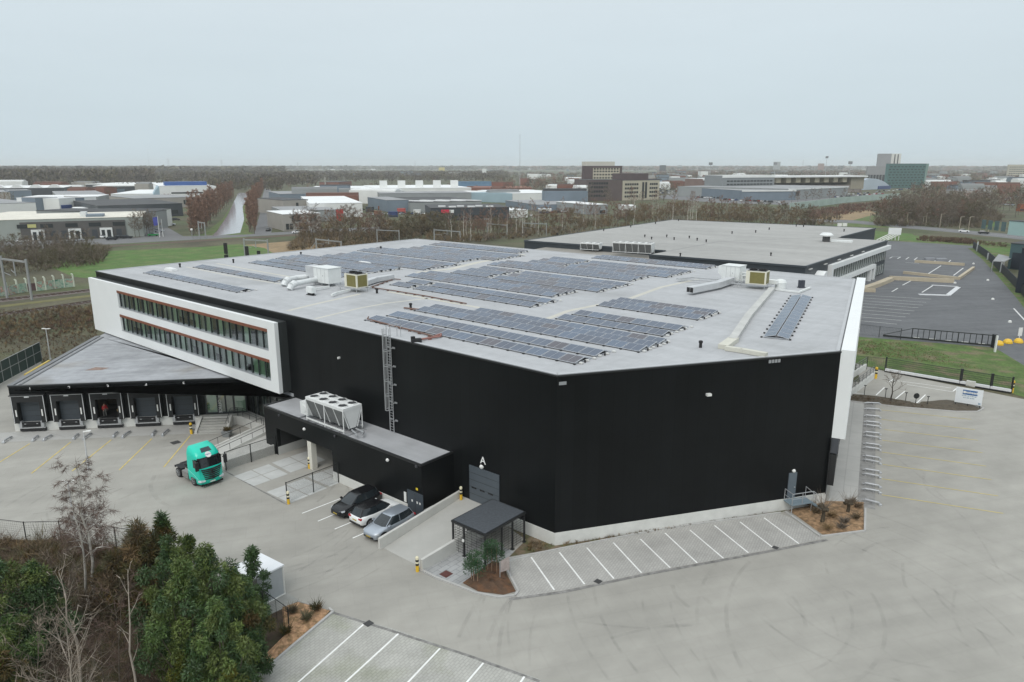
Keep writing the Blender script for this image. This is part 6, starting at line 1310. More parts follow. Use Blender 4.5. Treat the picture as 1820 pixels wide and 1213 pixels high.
# dark fence on the right edge
rfn = thing('panel_fence', 'black solid panel fence along the right edge of the car park', 'fence', G(1729, 440)); b = MB(); pts = [G(1729, 441), G(1755, 460), G(1785, 490), G(1822, 530), G(1880, 600)]
for i, (p, q) in enumerate(zip(pts[:-1], pts[1:])): b = MB(); b.bar(ptop(p, 1.2), ptop(q, 1.2), .12, 2.4); b.build('panel', M('black_fence_panel', (.012, .016, .02), .6, .1, .5), rfn)
b = MB(); b.ribbon([p.to_2d() + Vector((-1.2, -.6)) for p in pts], 2.0, -.02); struct('fence_verge', b, mVerge)
for i, (px, py, yt, lab) in enumerate([(1736, 447, 430, 'white post at the far end of the black panel fence'), (1755, 462, 450, 'pale post on the black panel fence, second from its far end'), (1778, 484, 463, 'pale lamp post beside the open carport'), (1808, 513, 470, 'tall pale lamp post nearest on the black panel fence')]):
    q = G(px, py); b = MB(); b.bar(q, ptop(q, HT(q, yt)), .3); tag(b.build('fence_pole', M('pale_pole', (.5, .52, .53), .5, .05, 1), origin=q), lab, 'post', 'pale posts on the black fence')
# teal buildings
mTeal = M('teal_cladding', (.22, .38, .36), .5, .06, .2); mTealD = M('dark_teal_cladding', (.055, .10, .105), .5, .08, .2); mNavy = M('navy_cladding', (.014, .02, .03), .5, .1, .3)
def block(name, label, cat, a, c, h, depth, wm, rm, parts=(), z0=0.0, parap=.0):
    a = Vector((a.x, a.y)); c = Vector((c.x, c.y)); d = (c - a).normalized(); n = Vector((-d.y, d.x))
    if n.y < 0 and abs(n.y) > .05: n = -n
    t = thing(name, label, cat, (a.x, a.y, 0)); F = Frame(a, d, -n); L_ = (c - a).length
    b = MB(); b.prism([a, c, c + n * depth, a + n * depth], z0, h - .2); b.build('wall', wm, t)
    b = MB(); b.prism([a - d * .15 - n * .15, c + d * .15 - n * .15, c + n * depth + d * .15 + n * .15, a + n * depth - d * .15 + n * .15], h - .198, h); rf_ = b.build('roof', rm, t)
    return t, F, L_
mDkRoof = M('dark_flat_roof', (.07, .072, .075), .9, .12, .1); mGrRoof = M('grey_flat_roof', (.28, .285, .29), .85, .12, .08); mLtRoof = M('pale_flat_roof', (.50, .50, .48), .8, .1, .08)
a = G(1787, 438); c = G(1850, 446); t, F, L_ = block('teal_building', 'pale teal office with dark roof at the right edge beyond the black fence', 'building', a, c, HT(a, 392), 18, M('pale_teal_cladding', (.36, .50, .50), .5, .05, .2), mDkRoof, z0=4.5)
b = MB()
for k in range(4): b.fbox(Frame(a.to_2d(), (0, 1), (-1, 0)), 1.5 + k * 4, 4.0 + k * 4, .01, .15, HT(a, 392) * .55, HT(a, 392) * .92)
b.build('window', M('teal_window', (.10, .15, .16), .2, .1, .5), t)
a = G(1790, 478); c = G(1850, 484); t, F, L_ = block('teal_building', 'dark teal workshop with grey ribbed roof unit at the right edge', 'building', a, c, HT(a, 432), 26, mTealD, mDkRoof)
b = MB(); b.fbox(F, 3, 12, -6, -2, HT(a, 432) + .01, HT(a, 432) + 2.2); b.build('roof_unit', M('ribbed_grey_unit', (.22, .23, .235), .6, .15, 2), t)
b = MB(); b.fbox(F, .8, 3.2, .01, .1, .2, 5); b.build('door', mNavy, t); b = MB(); b.fbox(F, 6, L_ - 1, .01, .12, .5, 6.2); b.build('teal_panel', mTeal, t)
a = G(1804, 520); c = G(1860, 530); block('navy_building', 'tall navy block cut by the right picture edge', 'building', a, c, HT(a, 440), 8, mNavy, mDkRoof)
t = thing('carport', 'open carport with a flat grey roof behind the black fence', 'carport', G(1768, 470)); a = G(1768, 468); hc = HT(a, 463) + 1.5; q = [G2(1765, 464, 3.2), G2(1785, 465, 3.2), G2(1800, 458, 3.2), G2(1775, 452, 3.2)]; b = MB(); b.prism(q, 3.0, 3.2); b.build('roof', mGrRoof, t); b = MB()
for p in q: b.tube((p.x, p.y, 0), (p.x, p.y, 3), .12)
b.build('post', mGalv, t)
# ------------------------------------------------------------------ railway
def track(name, pts, w_):
    P = [p.to_2d() for p in pts]; b = MB(); b.ribbon(P, w_, -.03); o = struct(name, b, mBal)
    b = MB()
    for s in (-.72, .72):
        Q = []
        for i, p in enumerate(P): d = (P[min(i + 1, len(P) - 1)] - P[max(i - 1, 0)]).normalized(); Q.append(p + Vector((-d.y, d.x)) * s)
        b.wallstrip(Q, .18, -.03, .17)
    tag(b.build('rails', M('rusty_rail', (.11, .075, .06), .5, .15, .5, metal=.3)), kind='structure')
    b = MB()
    for p, q in zip(P[:-1], P[1:]):
        if p.length < 230:
            n = int((q - p).length / 1.3); d = (q - p).normalized(); a_ = math.atan2(d.y, d.x)
            for i in range(n): c = p.lerp(q, i / n); b.box((c.x, c.y, -.03), (.3, 2.5, .08), a_)
    if b.v: tag(b.build('sleepers', M('concrete_sleeper', (.22, .21, .20), .9, .15, 1)), kind='structure')
track('near_track', [G(-120, 575), G(0, 559), G(100, 545), G(170, 535), G(300, 515)], 3.6)
track('far_track', [G(-120, 548), G(0, 534), G(100, 523), G(215, 510), G(420, 480), G(620, 447), G(830, 424), G(1000, 404)], 6.0)
b = MB(); b.ribbon([G2(-60, 549), G2(0, 545), G2(110, 532), G2(200, 521)], 3.0, -.026); struct('track_grass', b, M('track_side_grass', (.14, .13, .05), .95, .25, .5))
b = MB(); b.ribbon([G2(150, 441), G2(260, 434), G2(400, 425.5), G2(480, 421), G2(600, 413)], 4.5, -.028); struct('rear_track_bed', b, M('rusty_ballast', (.10, .065, .05), .95, .2, .6))
mPort = M('portal_grey', (.27, .28, .275), .6, .1, .5)
def portal(label, x0, y0, x1, y1, yt0, yt1, r=.28, mid=True, brace=False):
    a, c = G(x0, y0), G(x1, y1); h = HT(a, yt0); h1 = HT(c, yt1); t = thing('catenary_portal', label, 'catenary portal', a, 0, 'overhead line portals')
    for p, hh in ((a, h), (c, h1)): b = MB(); b.bar(p, ptop(p, hh), r * 1.3); b.build('post', mPort, t)
    b = MB(); b.bar(ptop(a, h * .93), ptop(c, h1 * .93), r, r * 1.3)
    b.build('beam', mPort, t)
    if mid:
        b = MB(); m_ = a.lerp(c, .5); b.bar(ptop(m_, h * .93), ptop(m_, h * .55), r * .7); b.bar(ptop(m_, h * .6), ptop(m_.lerp(a, .3), h * .68), r * .4); b.bar(ptop(a, h * .62), ptop(a.lerp(c, .3), h * .55), r * .4); b.build('dropper', mPort, t)
    if brace:
        b = MB(); d = (a - c).normalized() * 3; b.bar(ptop(a, h * .8), a + d, r * .5); b.build('brace', mPort, t)
portal('grey overhead line portal beside the graffiti wall at the left edge', 13, 530, 57, 534, 455, 461, .3)
portal('grey overhead line portal behind the roof beside the railway signals', 436, 458, 478, 463, 424, 426, .3)
portal('pale braced overhead line portal above the bare field', 563, 448, 607, 446, 424, 429, .35, True, True)
portal('thin overhead line portal in front of the brown thicket', 671, 438, 710, 437, 407, 409, .25, False)
portal('overhead line portal above the far roof corner', 772, 432, 818, 431, 407, 411, .3)
portal('overhead line portal left of the slate warehouse', 929, 420, 971, 419, 395, 397, .3)
portal('short overhead line portal at the canal mouth', 355, 424, 366, 424, 393, 395, .3)
portal('thin overhead line portal among the birches', 866, 424, 901, 424, 396, 399, .25, False)
for px, yb, yt, lab in ((404, 470, 432, 'leftmost black railway signal behind the roof edge'), (441, 468, 438, 'black railway signal beside the portal post behind the roof edge'), (461, 462, 446, 'short black railway signal right of the portal post')):
    p = G(px, yb); h = HT(p, yt); t = thing('railway_signal', lab, 'signal', p, 0, 'black railway signals'); b = MB(); b.bar(p, ptop(p, h), .22); b.build('mast', M('signal_mast', (.12, .125, .12), .6, .1, 1), t)
    b = MB(); b.box((p.x, p.y - .2, h - 3.4), (1.0, .5, 3.4)); b.box((p.x, p.y - .3, h - 5.2), (1.1, .5, 1.5)); b.build('signal_head', mBlk, t)
    b = MB(); b.bar(p + Vector((.6, 0, 0)), ptop(p, h * .6) + Vector((.6, 0, 0)), .08); b.build('ladder', mGalv, t)
# graffiti wall: concrete posts with painted panels
gm = bpy.data.materials.new('graffiti_paint'); gm.use_nodes = True; nt = gm.node_tree; q = nt.nodes['Principled BSDF']; q.inputs['Roughness'].default_value = .8
ge = _n(nt, 'ShaderNodeNewGeometry'); tx = _n(nt, 'ShaderNodeTexNoise'); tx.inputs['Scale'].default_value = .42; tx.inputs['Detail'].default_value = 3; tx.inputs['Distortion'].default_value = 2.5
nt.links.new(ge.outputs['Position'], tx.inputs['Vector']); cr = _n(nt, 'ShaderNodeValToRGB'); el = cr.color_ramp.elements; el[0].position = .25; el[0].color = (.05, .16, .10, 1); el[1].position = .8; el[1].color = (.22, .34, .40, 1)
for pos, c in ((.38, (.30, .42, .33)), (.46, (.40, .43, .33)), (.52, (.16, .30, .26)), (.58, (.42, .18, .13)), (.63, (.45, .38, .30)), (.70, (.36, .22, .32))): k = el.new(pos); k.color = (*c, 1)
nt.links.new(tx.outputs['Fac'], cr.inputs['Fac']); nt.links.new(cr.outputs['Color'], q.inputs['Base Color'])
gw = thing('graffiti_wall', 'low concrete post wall covered in pale graffiti beside the railway', 'wall', G(0, 527)); pts = [G(-30, 531), G(14, 525.5), G(32, 521.5), G(49, 519), G(66, 517.5), G(82, 516), G(98, 513.5), G(115, 511.5), G(132, 510)]
for i, (p, q_) in enumerate(zip(pts[:-1], pts[1:])):
    b = MB(); b.bar(ptop(p, 1.1), ptop(q_, 1.1), .12, 2.2 if i != 3 else 1.8); b.build('panel', gm if i != 3 else M('dull_maroon_panel', (.10, .06, .06), .9, .2, 1), gw)
for p in pts[1:]: b = MB(); b.bar(p, ptop(p, 3.1), .32, .3); b.bar(ptop(p, 3.1), ptop(p, 3.1) + Vector((-.4, 0, .3)), .25); b.build('post', M('graffiti_post', (.50, .53, .44), .85, .12, 1), gw)
t = thing('street_lamp', 'white globe street lamp on the canal bank', 'street lamp', G(342, 424)); p = G(342, 424); b = MB(); b.bar(p, ptop(p, 3.2), .2); b.build('pole', mPort, t); b = MB(); b.lathe(ptop(p, 3.2), [(.25, 0), (.5, .35), (.5, .7), (.2, 1.0)], 10); b.build('globe', mLampW, t)
# ------------------------------------------------------------------ town: industrial sheds, offices, stadium
mWhW = M('white_shed_wall', (.70, .71, .69), .7, .06, .1); mGyW = M('grey_shed_wall', (.27, .285, .285), .7, .07, .1); mBlW = M('blue_grey_wall', (.17, .21, .25), .7, .08, .1); mBgW = M('beige_wall', (.33, .31, .28), .8, .08, .15); mDkW = M('dark_shed_wall', (.045, .052, .06), .6, .1, .1); mBrW = M('brick_red_wall', (.20, .09, .065), .85, .12, .3); mLbW = M('light_blue_wall', (.30, .40, .45), .6, .06, .1)
mWhR = M('white_shed_roof', (.74, .75, .745), .7, .06, .06); mCrR = M('cream_shed_roof', (.66, .63, .55), .8, .07, .06, var2=.08, scale2=.4); mWin = M('far_window', (.035, .04, .042), .25, .15, .3); mDkGl = M('far_dark_glass', (.05, .06, .06), .2, .15, .3)
def B(label, x0, y0, x1, y1, yt, yb, wm, rm, name='shed', cat='building', rows_=(), trim=None, frac=None, group=None):
    """a building whose front foot runs from photo point 0 to 1, eaves on row yt, rear roof edge on row yb"""
    a, c = G(x0, y0), G(x1, y1); h = HT(a, yt); dep = max(4.0, G(x0, yb, h).y - G(x0, yt, h).y) if yb < yt else 12.0
    dep = min(dep, 28 if yt < 324 else 120)
    t, F, L_ = block(name, label, cat, a, c, h, dep, wm, rm); 
    if group: t['group'] = group
    for (z0, z1, s0, s1, n) in rows_:
        for i in range(n):
            w_ = (s1 - s0) / n; b = MB(); b.fbox(F, L_ * (s0 + w_ * (i + .12)), L_ * (s0 + w_ * (i + .88)), .02, .2, h * z0, h * z1); b.build('window', mWin, t)
    if trim: b = MB(); b.fbox(F, -.3, L_ + .3, .02, .5, h - max(.7, h * .12), h + .1); b.build('fascia', trim, t)
    return t, F, L_, h
def add(t, F, name, m, *boxes):
    b = MB()
    for bx in boxes: b.fbox(F, *bx)
    return b.build(name, m, t)
# left estate, front to back
t, F, L_, h = B('long grey workshop row with a pale roof nearest the left railway', -40, 431, 257, 420.5, 392.5, 380.5, M('pale_green_grey_wall', (.31, .335, .31), .7, .06, .15), mCrR, rows_=(), name='workshop_row')
W0 = 37 + 40; k = L_ / 297
add(t, F, 'dark_front', M('dark_taupe_front', (.095, .09, .085), .7, .12, .3), ((75 * k), (263 * k), .02, .4, 0, h * .86))
for x in (52, 92, 136, 178, 222): 
    b = MB(); b.fbox(F, (x + 18) * k, (x + 40) * k, .42, .55, h * .58, h * .76); b.build('window', mWin, t)
for x in (100, 165, 222):
    b = MB(); b.fbox(F, (x - 7) * k, (x + 16) * k, .42, 1.2, 0, h * .5); d_ = b.build('door_frame', mWhW, t); b = MB(); b.fbox(F, (x - 4) * k, (x + 2) * k, 1.22, 1.3, 0, h * .4); b.fbox(F, (x + 6) * k, (x + 13) * k, 1.22, 1.3, 0, h * .4); b.build('door', mWin, d_)
for x in (130, 150, 185, 205, 250): b = MB(); b.fbox(F, (x - 5) * k, (x + 5) * k, .42, .5, 0, h * .42); b.build('roller_door', mDkW, t)
add(t, F, 'yellow_sign', M('pale_yellow_sign', (.5, .48, .2), .6, .05, 1), (88 * k, 103 * k, .42, .6, h * .6, h * .76))
b = MB(); b.fbox(F, 190 * k, 222 * k, -14, -5, h + .02, h + 1.0); b.build('roof_light', mBlW, t); b = MB(); b.fbox(F, 178 * k, 190 * k, -13, -8, h, h + 2); b.build('roof_unit', mAHU, t)
B('long pale roof with a black fascia behind the workshop row', -40, 401, 243, 396, 385, 376, M('black_fascia_wall', (.012, .015, .025), .5, .1, .2), mCrR, trim=None)
B('white end shed with ribbed gable near the parked cars', 243, 410, 299, 404, 378, 366, mGyW, mDkRoof)
B('white slatted facade block beside the canal trees', 291, 404, 307, 401, 373, 366, mWhW, mDkRoof)
B('dark flat roofed hall with skylights left of the canal', 176, 390, 326, 384, 366, 354, mDkW, mDkRoof, rows_=((.2, .5, .85, .95, 1),))
B('low pale canopy roof in front of the dark hall', 128, 386, 205, 384, 371, 368, mWhW, mWhR)
B('grey blue hall with a white front at the left edge', -30, 384, 66, 380, 363, 353, mWhW, mGrRoof)
t, F, L_, h = B('blue grey gabled hall right of the white front', 66, 380, 106, 378, 352, 350, mBlW, mGrRoof)
t, F, L_, h = B('white hall with a blue loading door', 108, 380, 137, 378, 353, 349, mWhW, mWhR); add(t, F, 'blue_door', M('royal_blue', (.03, .07, .22), .5, .05, 1), (1, 9, .02, .3, 0, h * .55))
B('white walled hall left of the curved dark roof', 153, 377, 174, 376, 350, 347, mWhW, mWhR, rows_=((.1, .45, .45, .8, 1),))
B('grey hall between two white halls', 137, 378, 153, 377, 352, 349, mBlW, mGrRoof)
B('long white parapet roof in the left estate', 40, 368, 175, 366, 351, 347, mGyW, mWhR)
B('pale grey flat hall in the left estate', 102, 360, 190, 358, 347, 339, mGyW, mGrRoof)
B('white pitched hall with a ribbed roof left of the blue topped hall', 199, 362, 277, 361, 345, 334, mWhW, mWhR, rows_=((.1, .5, .05, .2, 1), (.1, .6, .6, .75, 1)))
B('grey low annex right of the white pitched hall', 240, 372, 350, 368, 353, 347, mBgW, mGrRoof, rows_=((.3, .7, .78, .86, 2),))
t, F, L_, h = B('large white hall with a blue rooftop and sloping left flank', 286, 362, 380, 360, 331, 318, mWhW, mWhR, rows_=((.55, .63, .12, .9, 1), (.2, .28, .2, .9, 1)))
add(t, F, 'blue_roof', M('strong_blue_roof', (.035, .09, .26), .6, .08, .2), (L_ * .12, L_ * .92, -30, -8, h + .05, h + 3.0))
b = MB(); b.hexa([F(-9, -30, 0), F(0, -30, 0), F(0, -.5, 0), F(-9, -.5, 0), F(-.6, -30, h), F(0, -30, h), F(0, -.5, h), F(-3, -.5, h * .75)]); b.build('sloping_flank', mLbW, t); b = MB(); b.fbox(F, L_ + .02, L_ + 3, -30, 0, 0, h * .95); b.build('right_tower', mWhW, t)
B('long white roofed depot in front of the left wood', 154, 340, 262, 340, 327, 324, mDkW, mWhR, trim=mWhW); B('second white roofed depot just in front of the first', 167, 343, 262, 342, 330.5, 327.5, mDkW, mWhR, trim=mWhW)
t, F, L_, h = B('dark depot with white arched roofs at the left edge', -30, 350, 115, 348, 335, 329, mDkW, mWhR); 
for i in range(4): b = MB(); s = L_ * (.1 + .23 * i); b.hexa([F(s, -10, h), F(s + L_ * .18, -10, h), F(s + L_ * .18, 0, h), F(s, 0, h), F(s + L_ * .06, -10, h + 3), F(s + L_ * .12, -10, h + 3), F(s + L_ * .12, 0, h + 3), F(s + L_ * .06, 0, h + 3)]); b.build('roof_arch', mWhR, t)
B('grey hall at the left edge behind the blue grey hall', -30, 358, 20, 357, 342, 337, mBgW, mGrRoof); B('grey gabled shed left of the dark depot', 18, 357, 58, 356, 339, 337, mBlW, mGrRoof)
# middle estate
t, F, L_, h = B('beige two storey office with green windows beside the canal road', 504, 411, 571, 408, 381, 374, mBgW, mWhR, rows_=((.08, .42, .06, .26, 2), (.08, .42, .42, .62, 2), (.55, .9, .22, .48, 2), (.55, .9, .68, .9, 2)), name='office')
B('white hall with two dark roof fields behind the beige office', 552, 388, 645, 386, 362, 349, mWhW, mWhR); 
t, F, L_, h = B('grey roofed shed with a red end wall', 504, 396, 600, 393, 375, 367, mGyW, mGrRoof); add(t, F, 'red_end', M('signal_red', (.45, .03, .03), .6, .05, 1), (L_ * .98, L_ * 1.12, -2, .1, 0, h))
B('beige and white workshop beside the canal road', 504, 383, 549, 381, 356, 351, mBgW, mDkRoof, rows_=((.1, .8, .5, .62, 1),)); B('grey roofed long shed in the middle estate', 498, 366, 590, 364, 345, 340, mBlW, mGrRoof)
B('cream corner hall with a pale roof', 545, 352, 690, 351, 336, 331, mWhW, mWhR, rows_=((.1, .5, .62, .95, 6),))
t, F, L_, h = B('very long white warehouse with five white roof boxes', 665, 352, 838, 350, 335, 329, mWhW, mWhR, name='long_warehouse')
for i in range(5): b = MB(); s = L_ * (.08 + .185 * i); b.fbox(F, s, s + 7, -20, -14, h, h + 7); b.build('roof_box', mWhW, t)
B('white silo block before the long warehouse', 649, 358, 668, 358, 338, 336, mWhW, mWhR); B('grey hall with sloping end in the middle estate', 676, 366, 838, 364, 344, 341, mGyW, mGrRoof)
t, F, L_, h = B('dark roofed hall with white light strips', 730, 377, 856, 374, 360, 350, mGyW, mDkRoof)
for i in range(4): b = MB(); s = L_ * (.02 + .23 * i); b.hexa([F(s, -24, h), F(s + 3, -24, h), F(s + 16, -3, h), F(s + 12, -3, h), F(s, -24, h + .5), F(s + 3, -24, h + .5), F(s + 16, -3, h + .5), F(s + 12, -3, h + .5)]); b.build('light_strip', mWhR, t)
B('blue grey workshop left of the dark roofed hall', 688, 377, 727, 376, 356, 350, mBlW, mGrRoof)
t, F, L_, h = B('dark blue showroom with a red and white sign', 766, 393, 905, 391, 370, 363.5, mDkW, mDkRoof, rows_=((.0, .45, .22, .92, 6),), trim=None, name='showroom'); add(t, F, 'red_sign', M('red_sign', (.55, .02, .06), .5, .05, 1), (L_ * .13, L_ * .23, .02, .6, h * .58, h * .86)); add(t, F, 'sign_plate', mWhW, (L_ * .232, L_ * .29, .02, .6, h * .6, h * .84))
for i in range(6): b = MB(); s = L_ * (.12 + .12 * i); b.fbox(F, s, s + L_ * .09, -12 + (i % 2) * 6, -10 + (i % 2) * 6, h, h + .7); b.build('roof_light', mWhR, t)
t, F, L_, h = B('white box hall with a pale blue left side', 911, 361, 1013, 359, 344, 338, mWhW, mWhR); b = MB(); b.hexa([F(-34, -40, 0), F(-.2, -40, 0), F(-.2, -.1, 0), F(-26, -30, 0), F(-34, -40, h), F(-.2, -40, h), F(-.2, -.1, h), F(-26, -30, h)]); b.build('blue_side', mLbW, t)
B('low blue grey roofed sheds in front of the white box hall', 955, 376, 1048, 374, 364, 356, mBlW, mGrRoof); B('small pale workshop right of the blue grey sheds', 1048, 382, 1080, 381, 364, 358, mGyW, mWhR, rows_=((.1, .4, .5, .9, 1),))
B('brown brick hall with rooftop frames', 838, 352, 872, 352, 334, 331, mBrW, mBrW); B('red brown low hall behind the white box hall', 870, 343, 945, 343, 334, 331, mBrW, M('red_brown_roof', (.24, .11, .07), .8, .1, .1)); B('small white office amid the birches', 905, 388, 938, 387, 374, 366, mWhW, mWhR); B('white low shed in the birches right of the tracks', 957, 377, 980, 377, 372, 369, mWhW, mWhR); B('white roofed shed by the birches near the offices', 1104, 374, 1130, 374, 366, 364, mWhW, mWhR)
t, F, L_, h = B('dark red block on the skyline of the middle estate', 568, 334, 603, 334, 324, 322, mBrW, mDkRoof)
for i, x in enumerate((822, 842, 858)): b = MB(); a = G(x, 338); hh = HT(a, 323); c = G(x + 14, 338); 
t = thing('rooftop_frame', 'blue steel frame structure right of the five roof boxes', 'frame', G(812, 340)); a, c = G(812, 340), G(873, 340); hh = HT(a, 324); b = MB()
for i in range(7): p = a.lerp(c, i / 6); b.bar(p, ptop(p, hh), .9)
b.bar(ptop(a, hh), ptop(c, hh), .9, 2.0); b.bar(ptop(a, hh * .7), ptop(c, hh * .7), .6, 5); b.build('steelwork', M('steel_blue', (.12, .22, .33), .6, .1, .3), t)
for i, (x, yb, yt, lab) in enumerate([(576 + 3, 342, 315, 'slim pale chimney pair left on the middle estate skyline'), (478 + 10, 336, 325, 'short brown chimney at the end of the canal road'), (345, 296, 286, 'lone dark chimney on the far skyline')]):
    p = G(x, max(yb, 300)); b = MB(); b.tube(p, ptop(p, HT(p, yt)), .9, .7, 8); tag(b.build('chimney', mBgW if i < 2 else mDkW, origin=p), lab, 'chimney')
# office towers
t, F, L_, h = B('dark brick office tower with a cream window front', 1036, 352, 1104, 351, 295, 291.5, M('dark_brick', (.10, .075, .075), .85, .1, .2), mGrRoof, name='office_tower'); add(t, F, 'cream_front', M('cream_facade', (.46, .42, .33), .8, .05, .3), (L_ * .24, L_ * .93, .02, .5, h * .55, h * .93))
for z in (.60, .70, .80, .88):
    for i in range(9): b = MB(); s = L_ * (.26 + .074 * i); b.fbox(F, s, s + L_ * .045, .52, .6, h * z, h * (z + .045)); b.build('window', mWin, t)
add(t, F, 'penthouse', M('cream_penthouse', (.5, .48, .42), .7, .05, .2), (L_ * .1, L_ * .85, -14, -4, h + .02, h + 4))
t, F, L_, h = B('brown lower office wing before the dark tower', 1042, 358, 1105, 357, 320, 317, M('brown_office', (.11, .085, .08), .85, .1, .2), mDkRoof, rows_=((.2, .3, .05, .6, 8), (.4, .5, .05, .6, 8), (.6, .7, .05, .6, 8), (.78, .88, .05, .6, 8)), name='office')
add(t, F, 'grey_front', M('grey_office_front', (.24, .22, .22), .8, .05, .2), (L_ * .08, L_ * .42, .02, .015 + .0, h * .1, h * .85)) if False else None
t, F, L_, h = B('cream four storey office right of the dark tower', 1106, 357, 1171, 355, 321, 316, MATS['cream_facade'], mDkRoof, rows_=tuple((z, z + .1, s0, s1, n) for z in (.15, .35, .55, .75) for s0, s1, n in ((.05, .42, 6), (.72, .95, 4))), name='office'); add(t, F, 'dark_stair', mWin, (L_ * .52, L_ * .57, .02, .3, h * .1, h * .9), (L_ * .6, L_ * .65, .02, .3, h * .1, h * .9)); add(t, F, 'attic', MATS['dark_brick'], (L_ * .05, L_ * .8, -18, -6, h, h + 6))
# stadium
t, F, L_, h = B('grey perforated side wing of the football stadium', 1282, 349, 1374, 347, 312, 308, M('stadium_grey', (.22, .235, .24), .7, .05, .1), mWhR, rows_=tuple((z, z + .07, .08, .97, 14) for z in (.2, .36, .52, .68)), name='stadium_wing', cat='stadium', trim=mWhW)
st_ = thing('stadium', 'cream football stadium stand with slanted roof trusses', 'stadium', G(1374, 346)); a, c = G(1374, 345), G(1532, 342); hh = HT(a, 313.5); d = (c - a).normalized(); FS = Frame(a.to_2d(), d, (d.y, -d.x)); LS_ = (c - a).length
b = MB(); b.fbox(FS, 0, LS_, -40, -1, 0, hh * .45); b.build('lower_tier', M('stadium_taupe', (.25, .22, .20), .8, .08, .2), st_)
b = MB(); b.fbox(FS, -6, LS_ + 4, -42, 3, hh - 1.6, hh); b.build('roof', mWhR, st_)
b = MB(); b.fbox(FS, 0, LS_, -34, -30, hh * .45, hh - 1.62); b.build('cream_wall', M('stadium_cream', (.48, .43, .33), .8, .08, .15), st_)
b = MB(); b.fbox(FS, LS_ * .86, LS_ + 2, -30, -.5, hh * .2, hh - 1.7); b.build('right_block', M('stadium_ochre', (.30, .27, .21), .8, .08, .2), st_)
for i in range(9): s = LS_ * (.03 + .105 * i); b = MB(); b.hexa([FS(s, -30, hh * .48), FS(s + 7, -30, hh * .48), FS(s + 7, -1, hh * .62), FS(s, -1, hh * .62), FS(s, -30, hh - 2), FS(s + 7, -30, hh - 2), FS(s + 7, -1, hh - 2), FS(s, -1, hh - 2)]); b.build('truss_panel', MATS['stadium_cream'], st_)
B('low blue grey retail hall along the front of the stadium', 1318, 357, 1413, 356, 339, 334, mBlW, mGrRoof, name='retail_hall', trim=mWhW); t, F, L_, h = B('long grey retail hall right in front of the stadium', 1400, 356, 1506, 349, 336, 329, mGyW, mGrRoof, name='retail_hall', trim=mWhW); add(t, F, 'black_sign', mWin, (2, 10, .02, .5, h * .35, h * .75), (14, 21, .02, .5, h * .35, h * .75)); b = MB(); put_text(b, 'GUL', 4.2, F(6, .6, h * .55), (F.u.x, F.u.y, 0), (0, 0, 1), .2); b.build('lettering', mLetter, t) if False else None
B('brown brick corner of the stadium car park', 1248, 344, 1284, 343, 318, 312, M('stadium_brick', (.20, .14, .12), .85, .1, .2), mWhR, name='stadium_corner', trim=mWhW); B('white roof cabin on top of the stadium corner', 1245, 318, 1258, 318, 305, 303, mWhW, mWhR, name='roof_cabin')
t = thing('arched_hall', 'pale blue arched hall right of the stadium', 'hall', G(1536, 340)); a, c = G(1534, 338), G(1584, 336); hh = HT(a, 318); d = (c - a).normalized(); FA = Frame(a.to_2d(), d, (d.y, -d.x)); LA = (c - a).length; b = MB(); N = 10
prof = [(LA * i / N, hh * (math.sin(math.pi * (.32 + .68 * i / N)) ** .7 if i < N else .02)) for i in range(N + 1)]
for (s0, z0_), (s1, z1_) in zip(prof[:-1], prof[1:]): b.hexa([FA(s0, -70, 0), FA(s1, -70, 0), FA(s1, 0, 0), FA(s0, 0, 0), FA(s0, -70, z0_), FA(s1, -70, z1_), FA(s1, 0, z1_), FA(s0, 0, z0_)])
b.build('arched_roof', M('pale_blue_roof', (.44, .50, .56), .5, .05, .05), t); b = MB(); b.fbox(FA, LA * .5, LA * .95, .02, 1, 0, hh * .3); b.build('entrance', M('deep_blue', (.05, .08, .2), .4, .1, .2), t)
t, F, L_, h = B('green glass office block on the right skyline', 1574, 335, 1641, 334, 291, 290, M('green_glass_wall', (.085, .16, .15), .35, .08, .1), mGrRoof, name='glass_office')
b = MB(); b.hexa([F(L_ + .2, -45, 0), F(L_ + 14, -30, 0), F(L_ + 14, -10, 0), F(L_ + .2, -.1, 0), F(L_ + .2, -45, h), F(L_ + 18, -30, h), F(L_ + 18, -10, h), F(L_ + .2, -.1, h)]); b.build('pale_flank', M('pale_green_flank', (.22, .34, .29), .5, .06, .1), t)
for r in range(8):
    for i in range(10): b = MB(); s = L_ * (.03 + .096 * i + (.03 if r % 2 else 0)); b.fbox(F, s, s + L_ * .05, .02, .3, h * (.08 + .11 * r), h * (.12 + .11 * r)); b.build('window', M('dark_green_window', (.02, .04, .04), .3, .1, .3), t) if r * 10 + i < 80 else None
t, F, L_, h = B('tall white and grey tower behind the green glass block', 1556, 316, 1580, 316, 273.5, 272.5, M('grey_tower_face', (.26, .26, .27), .7, .05, .1), mGrRoof, name='tower'); add(t, F, 'white_flank', M('white_tower_flank', (.62, .61, .57), .7, .04, .1), (L_ + .2, L_ + 27, -30, -.1, 0, h)); add(t, F, 'dark_strip', mWin, (L_ + 8, L_ + 11, -.08, .4, 0, h * .97), (L_ + 17, L_ + 20, -.08, .4, 0, h * .97))
B('grey hipped block with white windows left of the green glass block', 1539, 326, 1572, 326, 296, 293, M('grey_hip_block', (.27, .27, .275), .7, .06, .1), mGrRoof, rows_=((.08, .5, .02, .98, 6),), name='office')
t, F, L_, h = B('cream apartment tower at the right edge of the skyline', 1789, 318, 1825, 318, 293, 291, M('cream_tower', (.46, .43, .35), .8, .06, .1), mGrRoof, rows_=tuple((z, z + .05, .05, .95, 8) for z in (.2, .35, .5, .65, .8)), name='apartment_tower')
